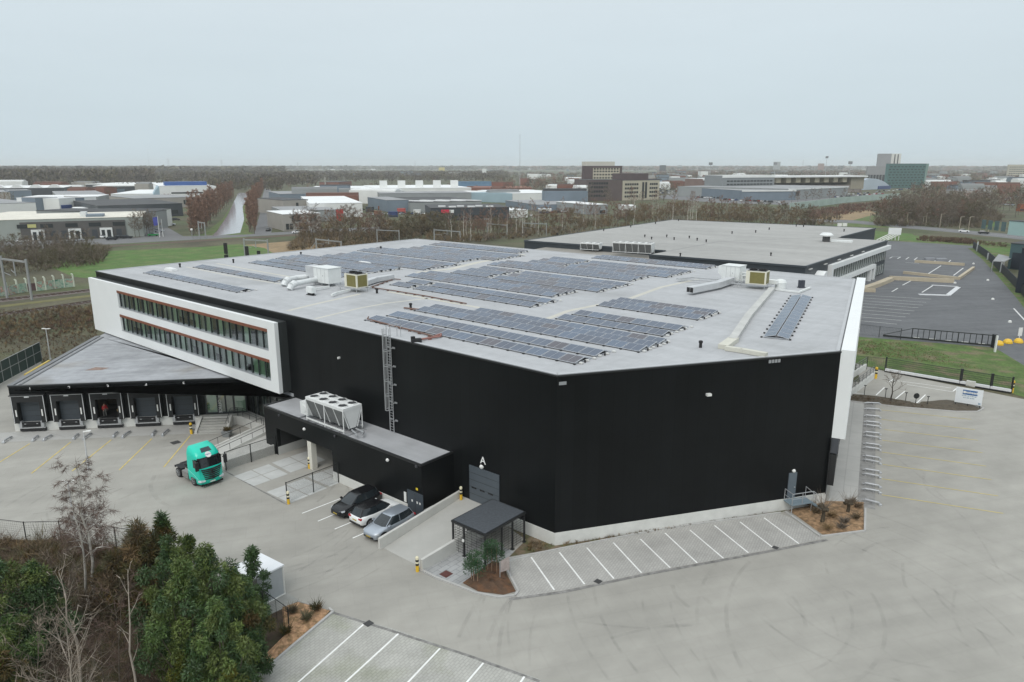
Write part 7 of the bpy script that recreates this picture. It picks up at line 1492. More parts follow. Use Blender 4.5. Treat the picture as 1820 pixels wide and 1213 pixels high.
for x, yb, yt, w_, lab, m_ in [(1172, 308, 294, 11, 'dark skyline block right of the dark tower', mDkW), (1374, 305, 288, 12, 'grey skyline tower left of the stadium', mGyW), (1453, 304, 291, 11, 'brown skyline tower above the stadium', mBrW), (1204, 303, 294, 8, 'pale small skyline block', mGyW), (1668, 303, 294, 10, 'grey skyline block right of the green glass block', mGyW), (1692, 303, 295, 13, 'brown grey skyline block second right of the green glass block', mBgW), (1121, 303, 297, 6, 'white skyline block right of the dark tower', mWhW), (1640, 304, 291, 3, 'thin church spire near the green glass block', mDkW), (780, 305, 298, 10, 'yellow skyline building above the five roof boxes', M('yellow_block', (.55, .45, .12), .7, .1, .1)), (857, 312, 300, 7, 'white silo on the skyline of the middle estate', mWhW)]:
    B(lab, x, yb, x + w_, yb, yt, yt - .5, m_, mGrRoof, name='skyline_block')
# floodlights, mast, pylons
def mastpole(label, x, yb, yt, r, head=None, name='mast', cat='mast', group=None):
    p = G(x, yb); h = HT(p, yt); t = thing(name, label, cat, p, 0, group); b = MB(); b.tube(p, ptop(p, h), r, r * .5, 5); b.build('pole', M('pale_mast', (.42, .43, .44), .6, .05, .1), t)
    if head: b = MB(); b.box((p.x, p.y, h - head), (head * 1.4, 1.5, head)); b.build('lamp_head', M('floodlight_grey', (.2, .21, .22), .6, .05, .2), t)
    return t
mastpole('tall thin radio mast on the skyline left of the offices', 924, 338, 239, .42); mastpole('radio mast on the far left skyline', 267, 312, 268, .4)
mastpole('leftmost floodlight mast of the stadium', 1261, 325, 289, .7, 5, 'floodlight', 'floodlight', 'stadium floodlights'); mastpole('stadium floodlight left of the grey skyline tower', 1376, 318, 289, .8, 6, 'floodlight', 'floodlight', 'stadium floodlights'); mastpole('stadium floodlight above the middle of the stand', 1466, 318, 278, .7, 5, 'floodlight', 'floodlight', 'stadium floodlights'); mastpole('rightmost floodlight mast of the stadium', 1508, 322, 287, .8, 6, 'floodlight', 'floodlight', 'stadium floodlights')
for i, (x, yb, yt) in enumerate(((301, 305, 281), (395, 304, 284), (530, 304, 289), (738, 303, 287), (1426, 303, 284))):
    p = G(x, yb); h = HT(p, yt); w_ = h * .09; b = MB()
    for sx in (-1, 1): b.bar(p + Vector((sx * w_, 0, 0)), ptop(p, h), .8)
    for z in (.6, .75, .9): b.bar(ptop(p, h * z) - Vector((w_ * 1.6, 0, 0)), ptop(p, h * z) + Vector((w_ * 1.6, 0, 0)), .7)
    tag(b.build('pylon', mPort, origin=p), 'faint lattice power pylon on the horizon, %s from the left' % ['first', 'second', 'third', 'fourth', 'fifth'][i], 'pylon', 'pylons on the horizon')
# screens and flags
t = thing('noise_screen', 'long pale green noise screen along the railway before the stadium car park', 'screen', G(1405, 373)); pts = [G(1403, 374), G(1450, 368), G(1500, 361), G(1560, 356), G(1600, 353)]; 
for i, (p, q) in enumerate(zip(pts[:-1], pts[1:])): b = MB(); hh = 5.0; b.bar(ptop(p, hh / 2), ptop(q, hh / 2), .5, hh); b.build('panel', M('pale_green_screen', (.36, .44, .40), .7, .12, .15), t)
t = thing('flagpole', 'white flagpole with a blue and white flag at the estate entrance', 'flag', G(284, 422)); p = G(284, 422); hh = HT(p, 384); b = MB(); b.tube(p, ptop(p, hh), .14, .1, 6); b.build('pole', mLampW, t); b = MB(); b.hexa([ptop(p, hh - 4) + Vector(v) for v in ((-.1, 0, 0), (-2.2, .4, -.4), (-2.2, .5, -.4), (-.1, .1, 0), (-.1, 0, 3.6), (-2.4, .4, 3.2), (-2.4, .5, 3.2), (-.1, .1, 3.6))]); b.build('flag', M('flag_blue', (.05, .06, .26), .7, .2, .8), t)
t = thing('flagpole', 'bare white flagpole right of the flag', 'flag', G(290, 421)); p = G(290, 421); b = MB(); b.tube(p, ptop(p, HT(p, 390)), .14, .1, 6); b.build('pole', mLampW, t)
# street lamps along the ring road
for i, (x, yb, yt) in enumerate([(1546, 395, 379), (1584, 397, 382), (1591, 399, 378), (1611, 401, 379), (1640, 401, 385), (1645, 402, 379), (1670, 405, 381), (1705, 407, 386), (1721, 410, 386), (1756, 414, 394)]):
    p = G(x, yb); h = HT(p, yt); t = thing('street_lamp', ordn[i] + ' tall street lamp from the left along the ring road', 'street lamp', p, 0, 'street lamps on the ring road'); b = MB(); b.bar(p, ptop(p, h), .28); b.bar(ptop(p, h), ptop(p, h) + Vector((1.6, -.4, .2)), .24); b.build('pole', M('brown_lamp_pole', (.30, .26, .2), .6, .1, .5), t)
# ------------------------------------------------------------------ far cars
car_cols = [('white', paint('far_white', (.75, .76, .76))), ('silver', paint('far_silver', (.40, .42, .45), .3, .4)), ('dark', paint('far_dark', (.02, .022, .026))), ('blue', paint('far_blue', (.03, .06, .16))), ('red', paint('far_red', (.28, .03, .03)))]
protos = {}
def farcar(cname, m):
    b = MB(); st = [(2.2, .35, .7, .75), (2.0, .3, .85, .86), (1.0, .25, .98, .9), (-1.6, .25, 1.02, .9), (-2.1, .3, .95, .82), (-2.2, .4, .8, .72)]
    rings = [[(x, w_, zb), (x, w_ * .98, zt), (x, -w_ * .98, zt), (x, -w_, zb)] for x, zb, zt, w_ in st]; loft(b, rings, 0)
    loft(b, [[(.95, .8, .95), (-1.9, .78, .98), (-1.9, -.78, .98), (.95, -.8, .95)], [(.1, .62, 1.5), (-1.5, .6, 1.5), (-1.5, -.6, 1.5), (.1, -.62, 1.5)]], 1)
    b.poly([(.1, .62, 1.505), (-1.5, .6, 1.505), (-1.5, -.6, 1.505), (.1, -.62, 1.505)], 0)
    for x in (1.35, -1.35):
        for y in (.8, -.8): b.lathe((x, y - .1, .33), [(.33, 0), (.33, .2)], 8, 2, axis=(0, 1, 0))
    me = bpy.data.meshes.new('far_car'); me.from_pydata(b.v, [], b.f)
    for q in (m, mCarGlass, mTyreR): me.materials.append(q)
    me.polygons.foreach_set('material_index', b.m); me.update(); return me
for cn, m_ in car_cols: protos[cn] = farcar(cn, m_)
def put_car(cn, p, rz, label, group=None):
    o = bpy.data.objects.new('parked_car', protos[cn]); COL.objects.link(o); o.location = (p.x, p.y, 0); o.rotation_euler = (0, 0, rz); return tag(o, label, 'car', group)
put_car('white', G(1713, 413), -.55, 'white car driving on the ring road at the right'); put_car('dark', G(1748, 416), -.5, 'dark car following the white one on the ring road')
for cn, x, y, rz, lab in [('white', 40, 431, .2, 'white car half hidden by shrubs before the workshop row'), ('silver', 139, 429, .3, 'silver car before the second white doorway of the workshop row'), ('white', 187, 423, 1.4, 'white van like car before the third white doorway'), ('dark', 199, 427, .3, 'dark car right of the white car at the workshop row'), ('dark', 214, 424, .4, 'dark car second from the right at the workshop row'), ('dark', 226, 424, .3, 'dark car at the right end of the workshop row'), ('silver', 304, 401, .2, 'silver car beside the white slatted facade'), ('dark', 313, 392, .4, 'dark car near the canal trees'), ('silver', 283, 413, .3, 'pale car behind the green vehicle'), ('dark', 477, 411, 1.7, 'black car at the lower end of the canal road'), ('dark', 480, 396, 1.6, 'dark car on the canal road verge'), ('white', 481, 376, 1.6, 'white car parked on the canal road'), ('dark', 482, 384, 1.6, 'dark car behind the white one on the canal road'), ('white', 528, 415, .1, 'white car passing the beige office'), ('white', 497, 377, .2, 'white van in the yard beside the canal road'), ('white', 500, 369, .2, 'white car in the yard behind the first van'), ('silver', 497, 360, .3, 'silver car far up the canal road yard')]: put_car(cn, G(x, y), rz, lab)
o = put_car('dark', G(273, 420), .3, 'green marked car at the estate entrance'); o.material_slots[0].link = 'OBJECT'; o.material_slots[0].material = paint('fresh_green', (.02, .22, .06))
rr = random.Random(21); cnt = {}
sheet('stadium_car_park', [G2(1165, 349), G2(1260, 338), G2(1420, 352), G2(1560, 345), G2(1600, 348), G2(1560, 354), G2(1440, 366), G2(1280, 361), G2(1160, 352)], -.03, mRoad)
for (x0, y0, x1, y1, n) in [(1172, 337, 1250, 337, 16), (1168, 341, 1262, 340.5, 20), (1172, 344.5, 1275, 344, 20), (1200, 348, 1320, 347.5, 22), (1232, 352, 1330, 354, 16), (1285, 356, 1390, 361, 16), (1480, 352, 1572, 345, 16), (1470, 349, 1545, 344, 12), (1555, 342, 1625, 336, 12)]:
    for i in range(n):
        f = (i + rr.uniform(.2, .8)) / n; p = G(x0 + (x1 - x0) * f, y0 + (y1 - y0) * f + rr.uniform(-.4, .4)); cn = rr.choice(('white', 'white', 'silver', 'silver', 'dark', 'blue', 'dark', 'red'))
        o = put_car(cn, p, 1.1 + rr.uniform(-.2, .2), '%s car standing in the crowded car park before the stadium' % cn, '%s cars in the stadium car park' % cn); o.scale = (1.25, 1.25, 1.15)
for (x0, y0, x1, y1, n) in [(1785, 357, 1815, 346, 8), (1778, 364, 1800, 366, 5), (1800, 350, 1830, 352, 6)]:
    for i in range(n):
        f = (i + .5) / n; p = G(x0 + (x1 - x0) * f, y0 + (y1 - y0) * f); cn = rr.choice(('white', 'silver', 'dark')); o = put_car(cn, p, .4, '%s car in the far lot at the right picture edge' % cn, '%s cars in the far right lot' % cn); o.scale = (1.25, 1.25, 1.15)
# trucks and containers in the middle yard
for x, y, w_, hh, m_, lab in [(690, 386, 16, 3.2, M('container_blue', (.03, .05, .14), .6, .1, .5), 'dark blue container behind the brown thicket'), (665, 384, 12, 3.0, M('container_brown', (.22, .09, .05), .7, .1, .5), 'rust brown container in the middle yard'), (706, 379, 14, 3.0, M('tanker_red', (.42, .09, .08), .5, .1, .5), 'red and white tanker trailer in the middle yard'), (672, 374, 10, 2.8, MATS['container_brown'], 'brick coloured stack in the middle yard'), (650, 377, 13, 3.4, mDkW, 'black framed open container in the middle yard'), (735, 382, 12, 3, mWhW, 'white trailer right of the red tanker'), (1812, 398 - 22, 16, 5, M('orange_roof_house', (.36, .11, .05), .8, .1, .3), 'orange red shed at the right edge beyond the trees')]:
    a, c = G(x, y), G(x + w_, y); t, F, L_ = block('container', lab, 'container', a, c, hh, 3.5, m_, m_); b = MB(); b.fbox(F, .2, L_ - .2, .01, .15, hh * .1, hh * .3); b.build('sill_beam', mDkW, t)
# scattered small town houses and sheds far out
rr = random.Random(5); tw = [('white', mWhW, mWhR), ('grey', mGyW, mGrRoof), ('beige', mBgW, mGrRoof), ('brick', mBrW, M('tile_roof', (.16, .09, .07), .85, .1, .2)), ('blue grey', mBlW, mDkRoof)]
def scatter(n, x0, x1, y0, y1):
    for i in range(n):
        y = y1 - (y1 - y0) * rr.random() ** .7; x = rr.uniform(x0, x1); p = G(x, y); cn, wm, rm = rr.choice(tw); w_ = rr.uniform(12, 45); h = rr.uniform(6, 13); a_ = rr.uniform(-.5, .5); b = MB(); b.box((p.x, p.y, 0), (w_, rr.uniform(10, 20), h), a_, 0); b.box((p.x, p.y, h), (w_ * 1.01, 8, rr.uniform(.6, 2)), a_, 1)
        tag(b.build('far_building', [wm, rm], origin=p), '%s low building among bare trees far out in the town' % cn, 'building', '%s low buildings far out in the town' % cn)
scatter(36, 880, 1260, 303, 333); scatter(20, 560, 900, 300, 316); scatter(46, 1180, 1840, 300.5, 322); scatter(22, 1640, 1840, 318, 352); scatter(12, 200, 560, 299, 308); scatter(14, 1100, 1260, 318, 336)

scatter(12, 860, 1040, 334, 370); scatter(8, 560, 700, 352, 372); scatter(8, 0, 300, 338, 352); scatter(16, 1020, 1250, 325, 345); scatter(14, 1640, 1840, 322, 345)
for (x0, y0, x1, y1, n) in [(575, 376, 650, 374, 8), (655, 383, 760, 381, 10), (860, 392, 950, 384, 8), (960, 380, 1040, 376, 8), (240, 368, 300, 366, 6), (500, 372, 512, 352, 5)]:
    for i in range(n):
        f = (i + rr.uniform(.2, .8)) / n; p = G(x0 + (x1 - x0) * f, y0 + (y1 - y0) * f); cn = rr.choice(('white', 'white', 'silver', 'dark', 'blue', 'red')); put_car(cn, p, rr.uniform(0, 1.5), '%s car in the yards of the industrial estates' % cn, '%s cars in the estate yards' % cn)
# ------------------------------------------------------------------ vegetation
def leafmat(name, c, c2=None, rough=.75, trans=0.0, sc=.6, spec=.3):
    m = M(name, c, rough, .35, 2.5, spec=spec, var2=.25, scale2=sc, col2=c2, th=(.4, .62)); return m
mTwig = leafmat('grey_brown_twigs', (.175, .142, .11)); mTwigR = leafmat('reddish_twigs', (.205, .128, .095)); mTwigB = leafmat('dark_birch_twigs', (.115, .075, .06)); mTwigP = leafmat('poplar_twigs', (.27, .17, .125)); mTwigO = leafmat('ochre_twigs', (.225, .165, .095), (.16, .12, .075)); mTwigG = leafmat('olive_twigs', (.125, .118, .065), (.14, .11, .075))
mBark = M('grey_bark', (.12, .10, .08), .9, .25, 2); mBirch = M('birch_bark', (.50, .47, .42), .8, .25, 2.2, col2=(.10, .085, .07), th=(.58, .66)); mPaleBark = M('pale_dead_wood', (.36, .31, .26), .85, .2, 2)
mLeafA = leafmat('bamboo_green', (.080, .118, .026), (.102, .130, .032), .55, sc=.45, spec=.4); mLeafB = leafmat('deep_green', (.036, .076, .024), (.050, .088, .028), .5, sc=.5, spec=.4); mLeafC = leafmat('yellow_green', (.12, .115, .014), (.06, .085, .014), .6); mLeafE = leafmat('bright_bamboo_green', (.085, .135, .03), (.06, .11, .028), .55, sc=.5, spec=.4); mLeafD = leafmat('olive_leaf', (.055, .058, .020), (.10, .065, .022), .7); mPine = leafmat('pine_needles', (.035, .085, .035), (.05, .10, .045), .6)
mDry = leafmat('dry_stalks', (.24, .165, .085), (.16, .11, .06)); mBram = leafmat('bramble_brown', (.115, .08, .052), (.16, .12, .07)); mBramR = leafmat('bramble_red', (.135, .075, .06), (.11, .085, .06))
def npmesh(name, verts, faces_n, m, parent=None, origin=None, mats=None, mi=None):
    """verts: (n*k,3) array, faces use consecutive runs of faces_n vertices"""
    me = bpy.data.meshes.new(name); nv = len(verts); nf = nv // faces_n
    me.vertices.add(nv); me.vertices.foreach_set('co', np.asarray(verts, np.float32).ravel())
    me.loops.add(nv); me.loops.foreach_set('vertex_index', np.arange(nv, dtype=np.int32))
    me.polygons.add(nf); me.polygons.foreach_set('loop_start', np.arange(0, nv, faces_n, dtype=np.int32)); me.polygons.foreach_set('loop_total', np.full(nf, faces_n, np.int32))
    for q in (mats or [m]): me.materials.append(q)
    if mi is not None: me.polygons.foreach_set('material_index', np.asarray(mi, np.int32))
    me.update(); me.validate(); return me
def newobj(name, me, parent=None, loc=(0, 0, 0)):
    o = bpy.data.objects.new(name, me); COL.objects.link(o); o.parent = parent; o.location = loc; return o
def blades(base, tip, w_, rs):
    """thin tapering strips from base to tip: 3 corners each"""
    d = tip - base; side = np.cross(d, rs.normal(size=d.shape)); side /= (np.linalg.norm(side, axis=1, keepdims=True) + 1e-9); h = side * (np.asarray(w_).reshape(-1, 1) / 2)
    return np.stack([base - h, base + h, tip], 1).reshape(-1, 3)
def leaves(pos, dirs, ln, wd, rs):
    """pointed leaves: 4 corners each"""
    n = len(pos); dirs = dirs / (np.linalg.norm(dirs, axis=1, keepdims=True) + 1e-9); side = np.cross(dirs, rs.normal(size=dirs.shape)); side /= (np.linalg.norm(side, axis=1, keepdims=True) + 1e-9)
    ln = np.asarray(ln).reshape(-1, 1); wd = np.asarray(wd).reshape(-1, 1); mid = pos + dirs * ln * .45
    return np.stack([pos, mid - side * wd / 2, pos + dirs * ln, mid + side * wd / 2], 1).reshape(-1, 3)
# ---- bare trees: tapering trunk and limbs plus fine twigs
def bare_tree(h, spread, seed, tw_n=6, tw_w=.05, lean=0.0, first=.25, up=.75, limbs=9, trunk_r=None, droop=0.0, sub=4, tw_len=.9, multi=1):
    r = random.Random(seed); rs = np.random.RandomState(seed); b = MB(); TB, TT, TWW = [], [], []; tr = trunk_r or h * .014
    for s_ in range(multi):
        lx, ly = (r.uniform(-1, 1) * lean, r.uniform(-1, 1) * lean); base = Vector((r.uniform(-.3, .3), r.uniform(-.3, .3), 0)) * (multi > 1); P = [base]; hh = h * (1 if s_ == 0 else r.uniform(.6, .95)); n = 6
        for i in range(1, n + 1): f = i / n; P.append(base + Vector((lx * h * f + r.uniform(-.02, .02) * h, ly * h * f + r.uniform(-.02, .02) * h, hh * f)))
        for i in range(n): b.tube(P[i], P[i + 1], tr * (1 - i / n * .85), tr * (1 - (i + 1) / n * .85), 5, cap=False)
        def twigs(p, d, L_, k):
            for _ in range(k):
                q = p + d * r.uniform(-.5, .2) * L_; v = (d * .6 + Vector((r.gauss(0, 1), r.gauss(0, 1), r.gauss(.25 - droop, .7))).normalized()).normalized(); TB.append(q); TT.append(q + v * L_ * r.uniform(.5, 1.2) * tw_len); TWW.append(tw_w * r.uniform(.7, 1.3))
        for i in range(limbs):
            f = first + (1 - first) * (i + r.random()) / limbs; f = min(f, .98); k = int(f * n); p = P[k].lerp(P[min(k + 1, n)], f * n - k); a_ = i * 2.4 + r.uniform(-.5, .5); L_ = spread * (1.05 - .75 * abs(f - .45)) * r.uniform(.7, 1.15)
            d = Vector((math.cos(a_), math.sin(a_), up * r.uniform(.7, 1.4))).normalized(); m_ = p + d * L_ * .5; d2 = (d + Vector((0, 0, .25 - droop))).normalized(); e = m_ + d2 * L_ * .5; lr = tr * .42 * (1 - f * .6)
            b.tube(p, m_, lr, lr * .65, 4, cap=False); b.tube(m_, e, lr * .65, lr * .2, 4, cap=False); twigs(e, d2, L_ * .4, tw_n)
            for j in range(sub):
                g = r.uniform(.25, .95); q = p.lerp(m_, g * 2) if g < .5 else m_.lerp(e, g * 2 - 1); v = (d + Vector((r.gauss(0, .7), r.gauss(0, .7), r.gauss(.2 - droop, .5)))).normalized(); t = q + v * L_ * .38; b.tube(q, t, lr * .4, lr * .12, 3, cap=False); twigs(t, v, L_ * .35, tw_n); twigs(q.lerp(t, .5), v, L_ * .3, tw_n // 2)
        twigs(P[-1], Vector((0, 0, 1)), spread * .4, tw_n * 2)
    return b, blades(np.array([tuple(v) for v in TB]), np.array([tuple(v) for v in TT]), np.array(TWW), rs)
PROTO = {}
def tree_kind(key, args, bark, twig):
    b, tv = bare_tree(**args); me = bpy.data.meshes.new('trunk'); me.from_pydata(b.v, [], b.f); me.materials.append(bark); me.polygons.foreach_set('use_smooth', [True] * len(b.f)); me.update(); PROTO[key] = (me, npmesh('crown', tv, 3, twig))
def plant(key, p, label, scale=1.0, group=None, cat='tree', sz=None):
    name = {'b': 'birch_tree', 'p': 'poplar_tree', 'o': 'thicket_tree'}.get(key[0], 'bare_tree'); t = thing(name, label, cat, (p.x, p.y, 0), RND.uniform(0, 6.28), group); t.scale = (scale, scale, sz or scale); newobj('trunk', PROTO[key][0], t); newobj('crown', PROTO[key][1], t); return t
for i in range(3):
    tree_kind('grey%d' % i, dict(h=11, spread=4.0, seed=30 + i, tw_n=9, tw_w=.085, limbs=13, sub=5), mBark, mTwig); tree_kind('red%d' % i, dict(h=11, spread=3.0, seed=40 + i, tw_n=9, tw_w=.085, limbs=13, sub=5), mBark, mTwigR)
    tree_kind('ochre%d' % i, dict(h=8, spread=3.6, seed=50 + i, tw_n=11, tw_w=.095, limbs=14, first=.08, up=1.2, sub=5), mBark, mTwigO); tree_kind('birch%d' % i, dict(h=13, spread=2.4, seed=60 + i, tw_n=8, tw_w=.06, limbs=12, first=.45, up=.9, trunk_r=.2, sub=4), mBirch, mTwigR)
    tree_kind('poplar%d' % i, dict(h=12, spread=2.5, seed=70 + i, tw_n=12, tw_w=.10, limbs=22, first=.06, up=2.4, sub=5), mBark, mTwigP); tree_kind('olive%d' % i, dict(h=9, spread=3.8, seed=80 + i, tw_n=10, tw_w=.09, limbs=14, first=.1, up=1.0, sub=5), mBark, mTwigG)
def belt(n, kinds, poly, labels, group, smin=.7, smax=1.2):
    """individual bare trees inside a photo-measured strip: poly = (x0, y0, x1, y1, half depth in rows)"""
    x0, y0, x1, y1, dy = poly
    for i in range(n):
        f = (i + RND.uniform(.1, .9)) / n; p = G(x0 + (x1 - x0) * f, y0 + (y1 - y0) * f + RND.uniform(-dy, dy)); k = RND.choice(kinds); plant(k + str(RND.randrange(3)), p, labels[k], RND.uniform(smin, smax), group + ' (%s)' % {'grey': 'grey', 'red': 'reddish', 'ochre': 'ochre', 'birch': 'birch', 'poplar': 'columnar', 'olive': 'olive'}[k])
KN = {'grey': 'grey brown leafless tree', 'red': 'reddish leafless tree', 'ochre': 'ochre twigged leafless tree', 'birch': 'white stemmed birch', 'olive': 'olive brown leafless tree', 'poplar': 'columnar reddish bare tree'}
def lab(where): return {k: v + ' ' + where for k, v in KN.items()}
belt(30, ['poplar'], (340, 421, 413, 352, 1.0), lab('in the dense row on the left canal bank'), 'trees of the left canal bank', 1.1, 1.45)
belt(20, ['poplar'], (352, 421, 417, 353, 1.0), lab('in the dense row on the left canal bank'), 'trees of the left canal bank', .95, 1.35)
belt(26, ['poplar'], (443, 414, 468, 340, .8), lab('in the row between canal and road'), 'trees between canal and road', 1.05, 1.4); belt(8, ['poplar'], (452, 417, 458, 380, .8), lab('in the row between canal and road'), 'trees between canal and road', .8, 1.05)
belt(30, ['grey', 'olive', 'grey'], (-20, 480, 165, 455, 16), lab('in the scrub between the railway and the workshop row'), 'trees by the left railway', .5, .8)
belt(34, ['ochre', 'red', 'grey'], (525, 428, 690, 425, 8), lab('in the brown thicket behind the far roof edge'), 'trees behind the far roof edge', .75, 1.15)
belt(22, ['ochre', 'olive', 'olive'], (680, 428, 800, 418, 8), lab('in the olive brown thicket behind the far roof corner'), 'trees behind the far roof corner', .75, 1.1)
belt(34, ['birch', 'birch', 'olive', 'red'], (790, 425, 960, 412, 8), lab('in the birch stand left of the slate warehouse'), 'trees left of the slate warehouse', .7, 1.05)
belt(26, ['birch', 'red', 'ochre'], (950, 412, 1120, 398, 8), lab('behind the left half of the slate warehouse'), 'trees behind the left of the slate warehouse', .75, 1.1)
belt(46, ['birch', 'red', 'ochre', 'ochre'], (1110, 398, 1330, 390, 8), lab('behind the middle of the slate warehouse'), 'trees behind the middle of the slate warehouse', .8, 1.15)
belt(24, ['ochre', 'olive', 'red'], (1320, 394, 1450, 398, 6), lab('behind the right end of the slate warehouse'), 'trees behind the right of the slate warehouse', .7, 1.05)
belt(46, ['grey', 'olive', 'grey', 'red'], (1555, 398, 1735, 402, 3), lab('in the tall wood behind the ring road'), 'trees behind the ring road', .8, 1.2); belt(36, ['grey', 'olive', 'grey'], (1575, 386, 1760, 388, 6), lab('in the tall wood behind the ring road'), 'trees behind the ring road', .95, 1.4)
belt(14, ['grey', 'red'], (1715, 372, 1830, 384, 6), lab('on the slope before the far right lot'), 'trees before the far right lot', .8, 1.2)
belt(9, ['grey'], (238, 421, 275, 419, 2), lab('at the end of the workshop row'), 'trees at the workshop row', .7, 1.0)
belt(10, ['grey', 'red'], (1010, 366, 1240, 362, 4), lab('in front of the office blocks'), 'trees before the office blocks', .9, 1.3); belt(16, ['red', 'grey'], (900, 352, 1040, 345, 8), lab('around the low offices below the radio mast'), 'trees below the radio mast', .9, 1.3); belt(10, ['grey', 'red'], (1400, 362, 1530, 356, 2), lab('before the grey retail hall'), 'trees before the retail hall', .7, 1.0)
belt(5, ['grey'], (306, 356, 372, 356, 1), lab('before the white hall with the blue rooftop'), 'trees before the blue topped hall', .8, 1.0)
# ---- scrub and far woods as masses
def mass(name, polys, n, hmin, hmax, m, seed, per=26, size=.5, wd=.12, fan=.5, label=None, mats=None):
    """many twiggy clumps over a polygon (photo points), merged as one uncountable mass"""
    rs = np.random.RandomState(seed); out = []
    for poly, share in polys:
        P = np.array([[G(*q).x, G(*q).y] for q in poly]); k = int(n * share); tri = [(0, i, i + 1) for i in range(1, len(P) - 1)]; ar = np.array([abs(np.cross(P[b_] - P[a_], P[c_] - P[a_])) for a_, b_, c_ in tri]); pick = rs.choice(len(tri), k, p=ar / ar.sum()); u = rs.rand(k, 2); sw = u.sum(1) > 1; u[sw] = 1 - u[sw]
        T = np.array(tri)[pick]; C = P[T[:, 0]] + (P[T[:, 1]] - P[T[:, 0]]) * u[:, :1] + (P[T[:, 2]] - P[T[:, 0]]) * u[:, 1:]
        H_ = rs.uniform(hmin, hmax, k) * (0.75 + .5 * np.sin(C[:, 0] * .11 + seed) * np.sin(C[:, 1] * .07)); H_ = np.maximum(H_, hmin * .5)
        cc = np.repeat(C, per, 0); hh = np.repeat(H_, per); base = np.concatenate([cc + rs.normal(size=cc.shape) * (hh * .12 * fan)[:, None], (hh * rs.uniform(0, .45, len(hh)))[:, None]], 1); ang = rs.uniform(0, 6.28, len(hh)); rad_ = hh * size * rs.rand(len(hh)) ** .5
        tip = base.copy(); tip[:, 0] += np.cos(ang) * rad_; tip[:, 1] += np.sin(ang) * rad_; tip[:, 2] = hh * rs.uniform(.45, 1.05, len(hh)) * (1 - .35 * (rad_ / (hh * size)) ** 2); out.append(blades(base, tip, hh * wd * rs.uniform(.6, 1.5, len(hh)), rs))
    V_ = np.concatenate(out); mi = None
    if mats: mi = np.repeat(rs.choice(len(mats), len(V_) // 3 // per + 1), per)[:len(V_) // 3]
    o = newobj(name, npmesh(name, V_, 3, m, mats=mats, mi=mi)); return tag(o, label, None, None, 'stuff')
def S(*q): return list(q)
mass('scrub', [(S((-120, 560), (0, 552), (170, 545), (172, 600), (90, 648), (60, 640), (-60, 690)), 1.0)], 2600, .5, 1.9, mBram, 1, 22, .55, .06, mats=[mBram, mBramR, mDry, mTwigG])
mass('scrub', [(S((-60, 500), (180, 470), (200, 440), (120, 438), (-60, 448)), 1.0)], 1500, 1.2, 4.0, mTwigG, 2, 26, .5, .045, mats=[mTwig, mTwigG, mTwigG])
mass('thicket', [(S((510, 446), (700, 440), (700, 408), (600, 412), (530, 420)), .3), (S((690, 442), (940, 424), (960, 396), (800, 400), (700, 408)), .35), (S((930, 424), (1200, 398), (1480, 400), (1500, 388), (1200, 380), (960, 392)), .35)], 4200, 1.5, 4.6, mTwigO, 3, 26, .5, .05, mats=[mTwigO, mTwigG, mTwig, mTwigO])
mass('thicket', [(S((1440, 391), (1545, 376), (1620, 366), (1600, 360), (1500, 366), (1420, 378)), 1.0)], 1300, 1.2, 3.4, mTwigR, 4, 22, .5, .07, mats=[mTwigR, mBramR])
mass('thicket', [(S((1550, 402), (1740, 406), (1780, 392), (1760, 376), (1600, 374), (1570, 388)), 1.0)], 2200, 2.0, 5.8, mTwig, 5, 30, .5, .04, mats=[mTwig, mTwigG, mTwig])
mass('bank_scrub', [(S((1625, 428), (1735, 436), (1735, 430), (1640, 421)), 1.0)], 500, .8, 2.0, mBramR, 6, 20, .6, .06, mats=[mBram, mBramR]); mass('bank_scrub', [(S((1735, 436), (1790, 440), (1790, 432), (1740, 430)), 1.0)], 120, .6, 1.6, mBram, 7, 20, .6, .06)
mass('verge_growth', [(S((1500, 625), (1760, 660), (1700, 640), (1640, 612), (1500, 604)), 1.0)], 2000, .12, .38, mDry, 8, 8, .7, .08, mats=[mDry, mTwigO, mLeafD, mLeafA, mDry, mLeafE])
mWood = leafmat('dark_wood_twigs', (.095, .078, .062))
def woods(name, bands, seed, mats, label):
    """leafless woodland crowns as one far mass: (x0, x1, nearest row, farthest row, trees, height)"""
    rs = np.random.RandomState(seed); out = []
    for x0, x1, yn, yf, n, h in bands:
        dn = G(0, yn).y; df = G(0, yf).y; D_ = dn * (df / dn) ** (rs.rand(n) ** 1.0); px = rs.uniform(x0, x1, n); k = (px - 910) / FPX; zc = D_ * math.cos(PITCH) + CAMH * math.sin(PITCH); C = np.stack([k * zc, D_], 1)
        per = 40; H_ = h * (.5 + .65 * rs.rand(n) ** .7); sc = np.maximum(1.0, D_ / 900); cc = np.repeat(C, per, 0); hh = np.repeat(H_, per); ss = np.repeat(sc, per); th = rs.uniform(0, 6.28, n * per); rr_ = hh * .33 * ss * rs.rand(n * per) ** .5; pz = hh * rs.uniform(.12, .85, n * per)
        base = np.stack([cc[:, 0] + np.cos(th) * rr_ * .6, cc[:, 1] + np.sin(th) * rr_ * .6, pz], 1); tip = base + np.stack([np.cos(th) * hh * .14 * ss, np.sin(th) * hh * .14 * ss, hh * rs.uniform(.05, .24, n * per)], 1); out.append(blades(base, tip, hh * .055 * ss * rs.uniform(.6, 1.5, n * per), rs))
    V_ = np.concatenate(out); mi = np.repeat(rs.choice(len(mats), len(V_) // 120 + 1), 40)[:len(V_) // 3]; o = newobj(name, npmesh(name, V_, 3, mats[0], mats=mats, mi=mi)); return tag(o, label, None, None, 'stuff')
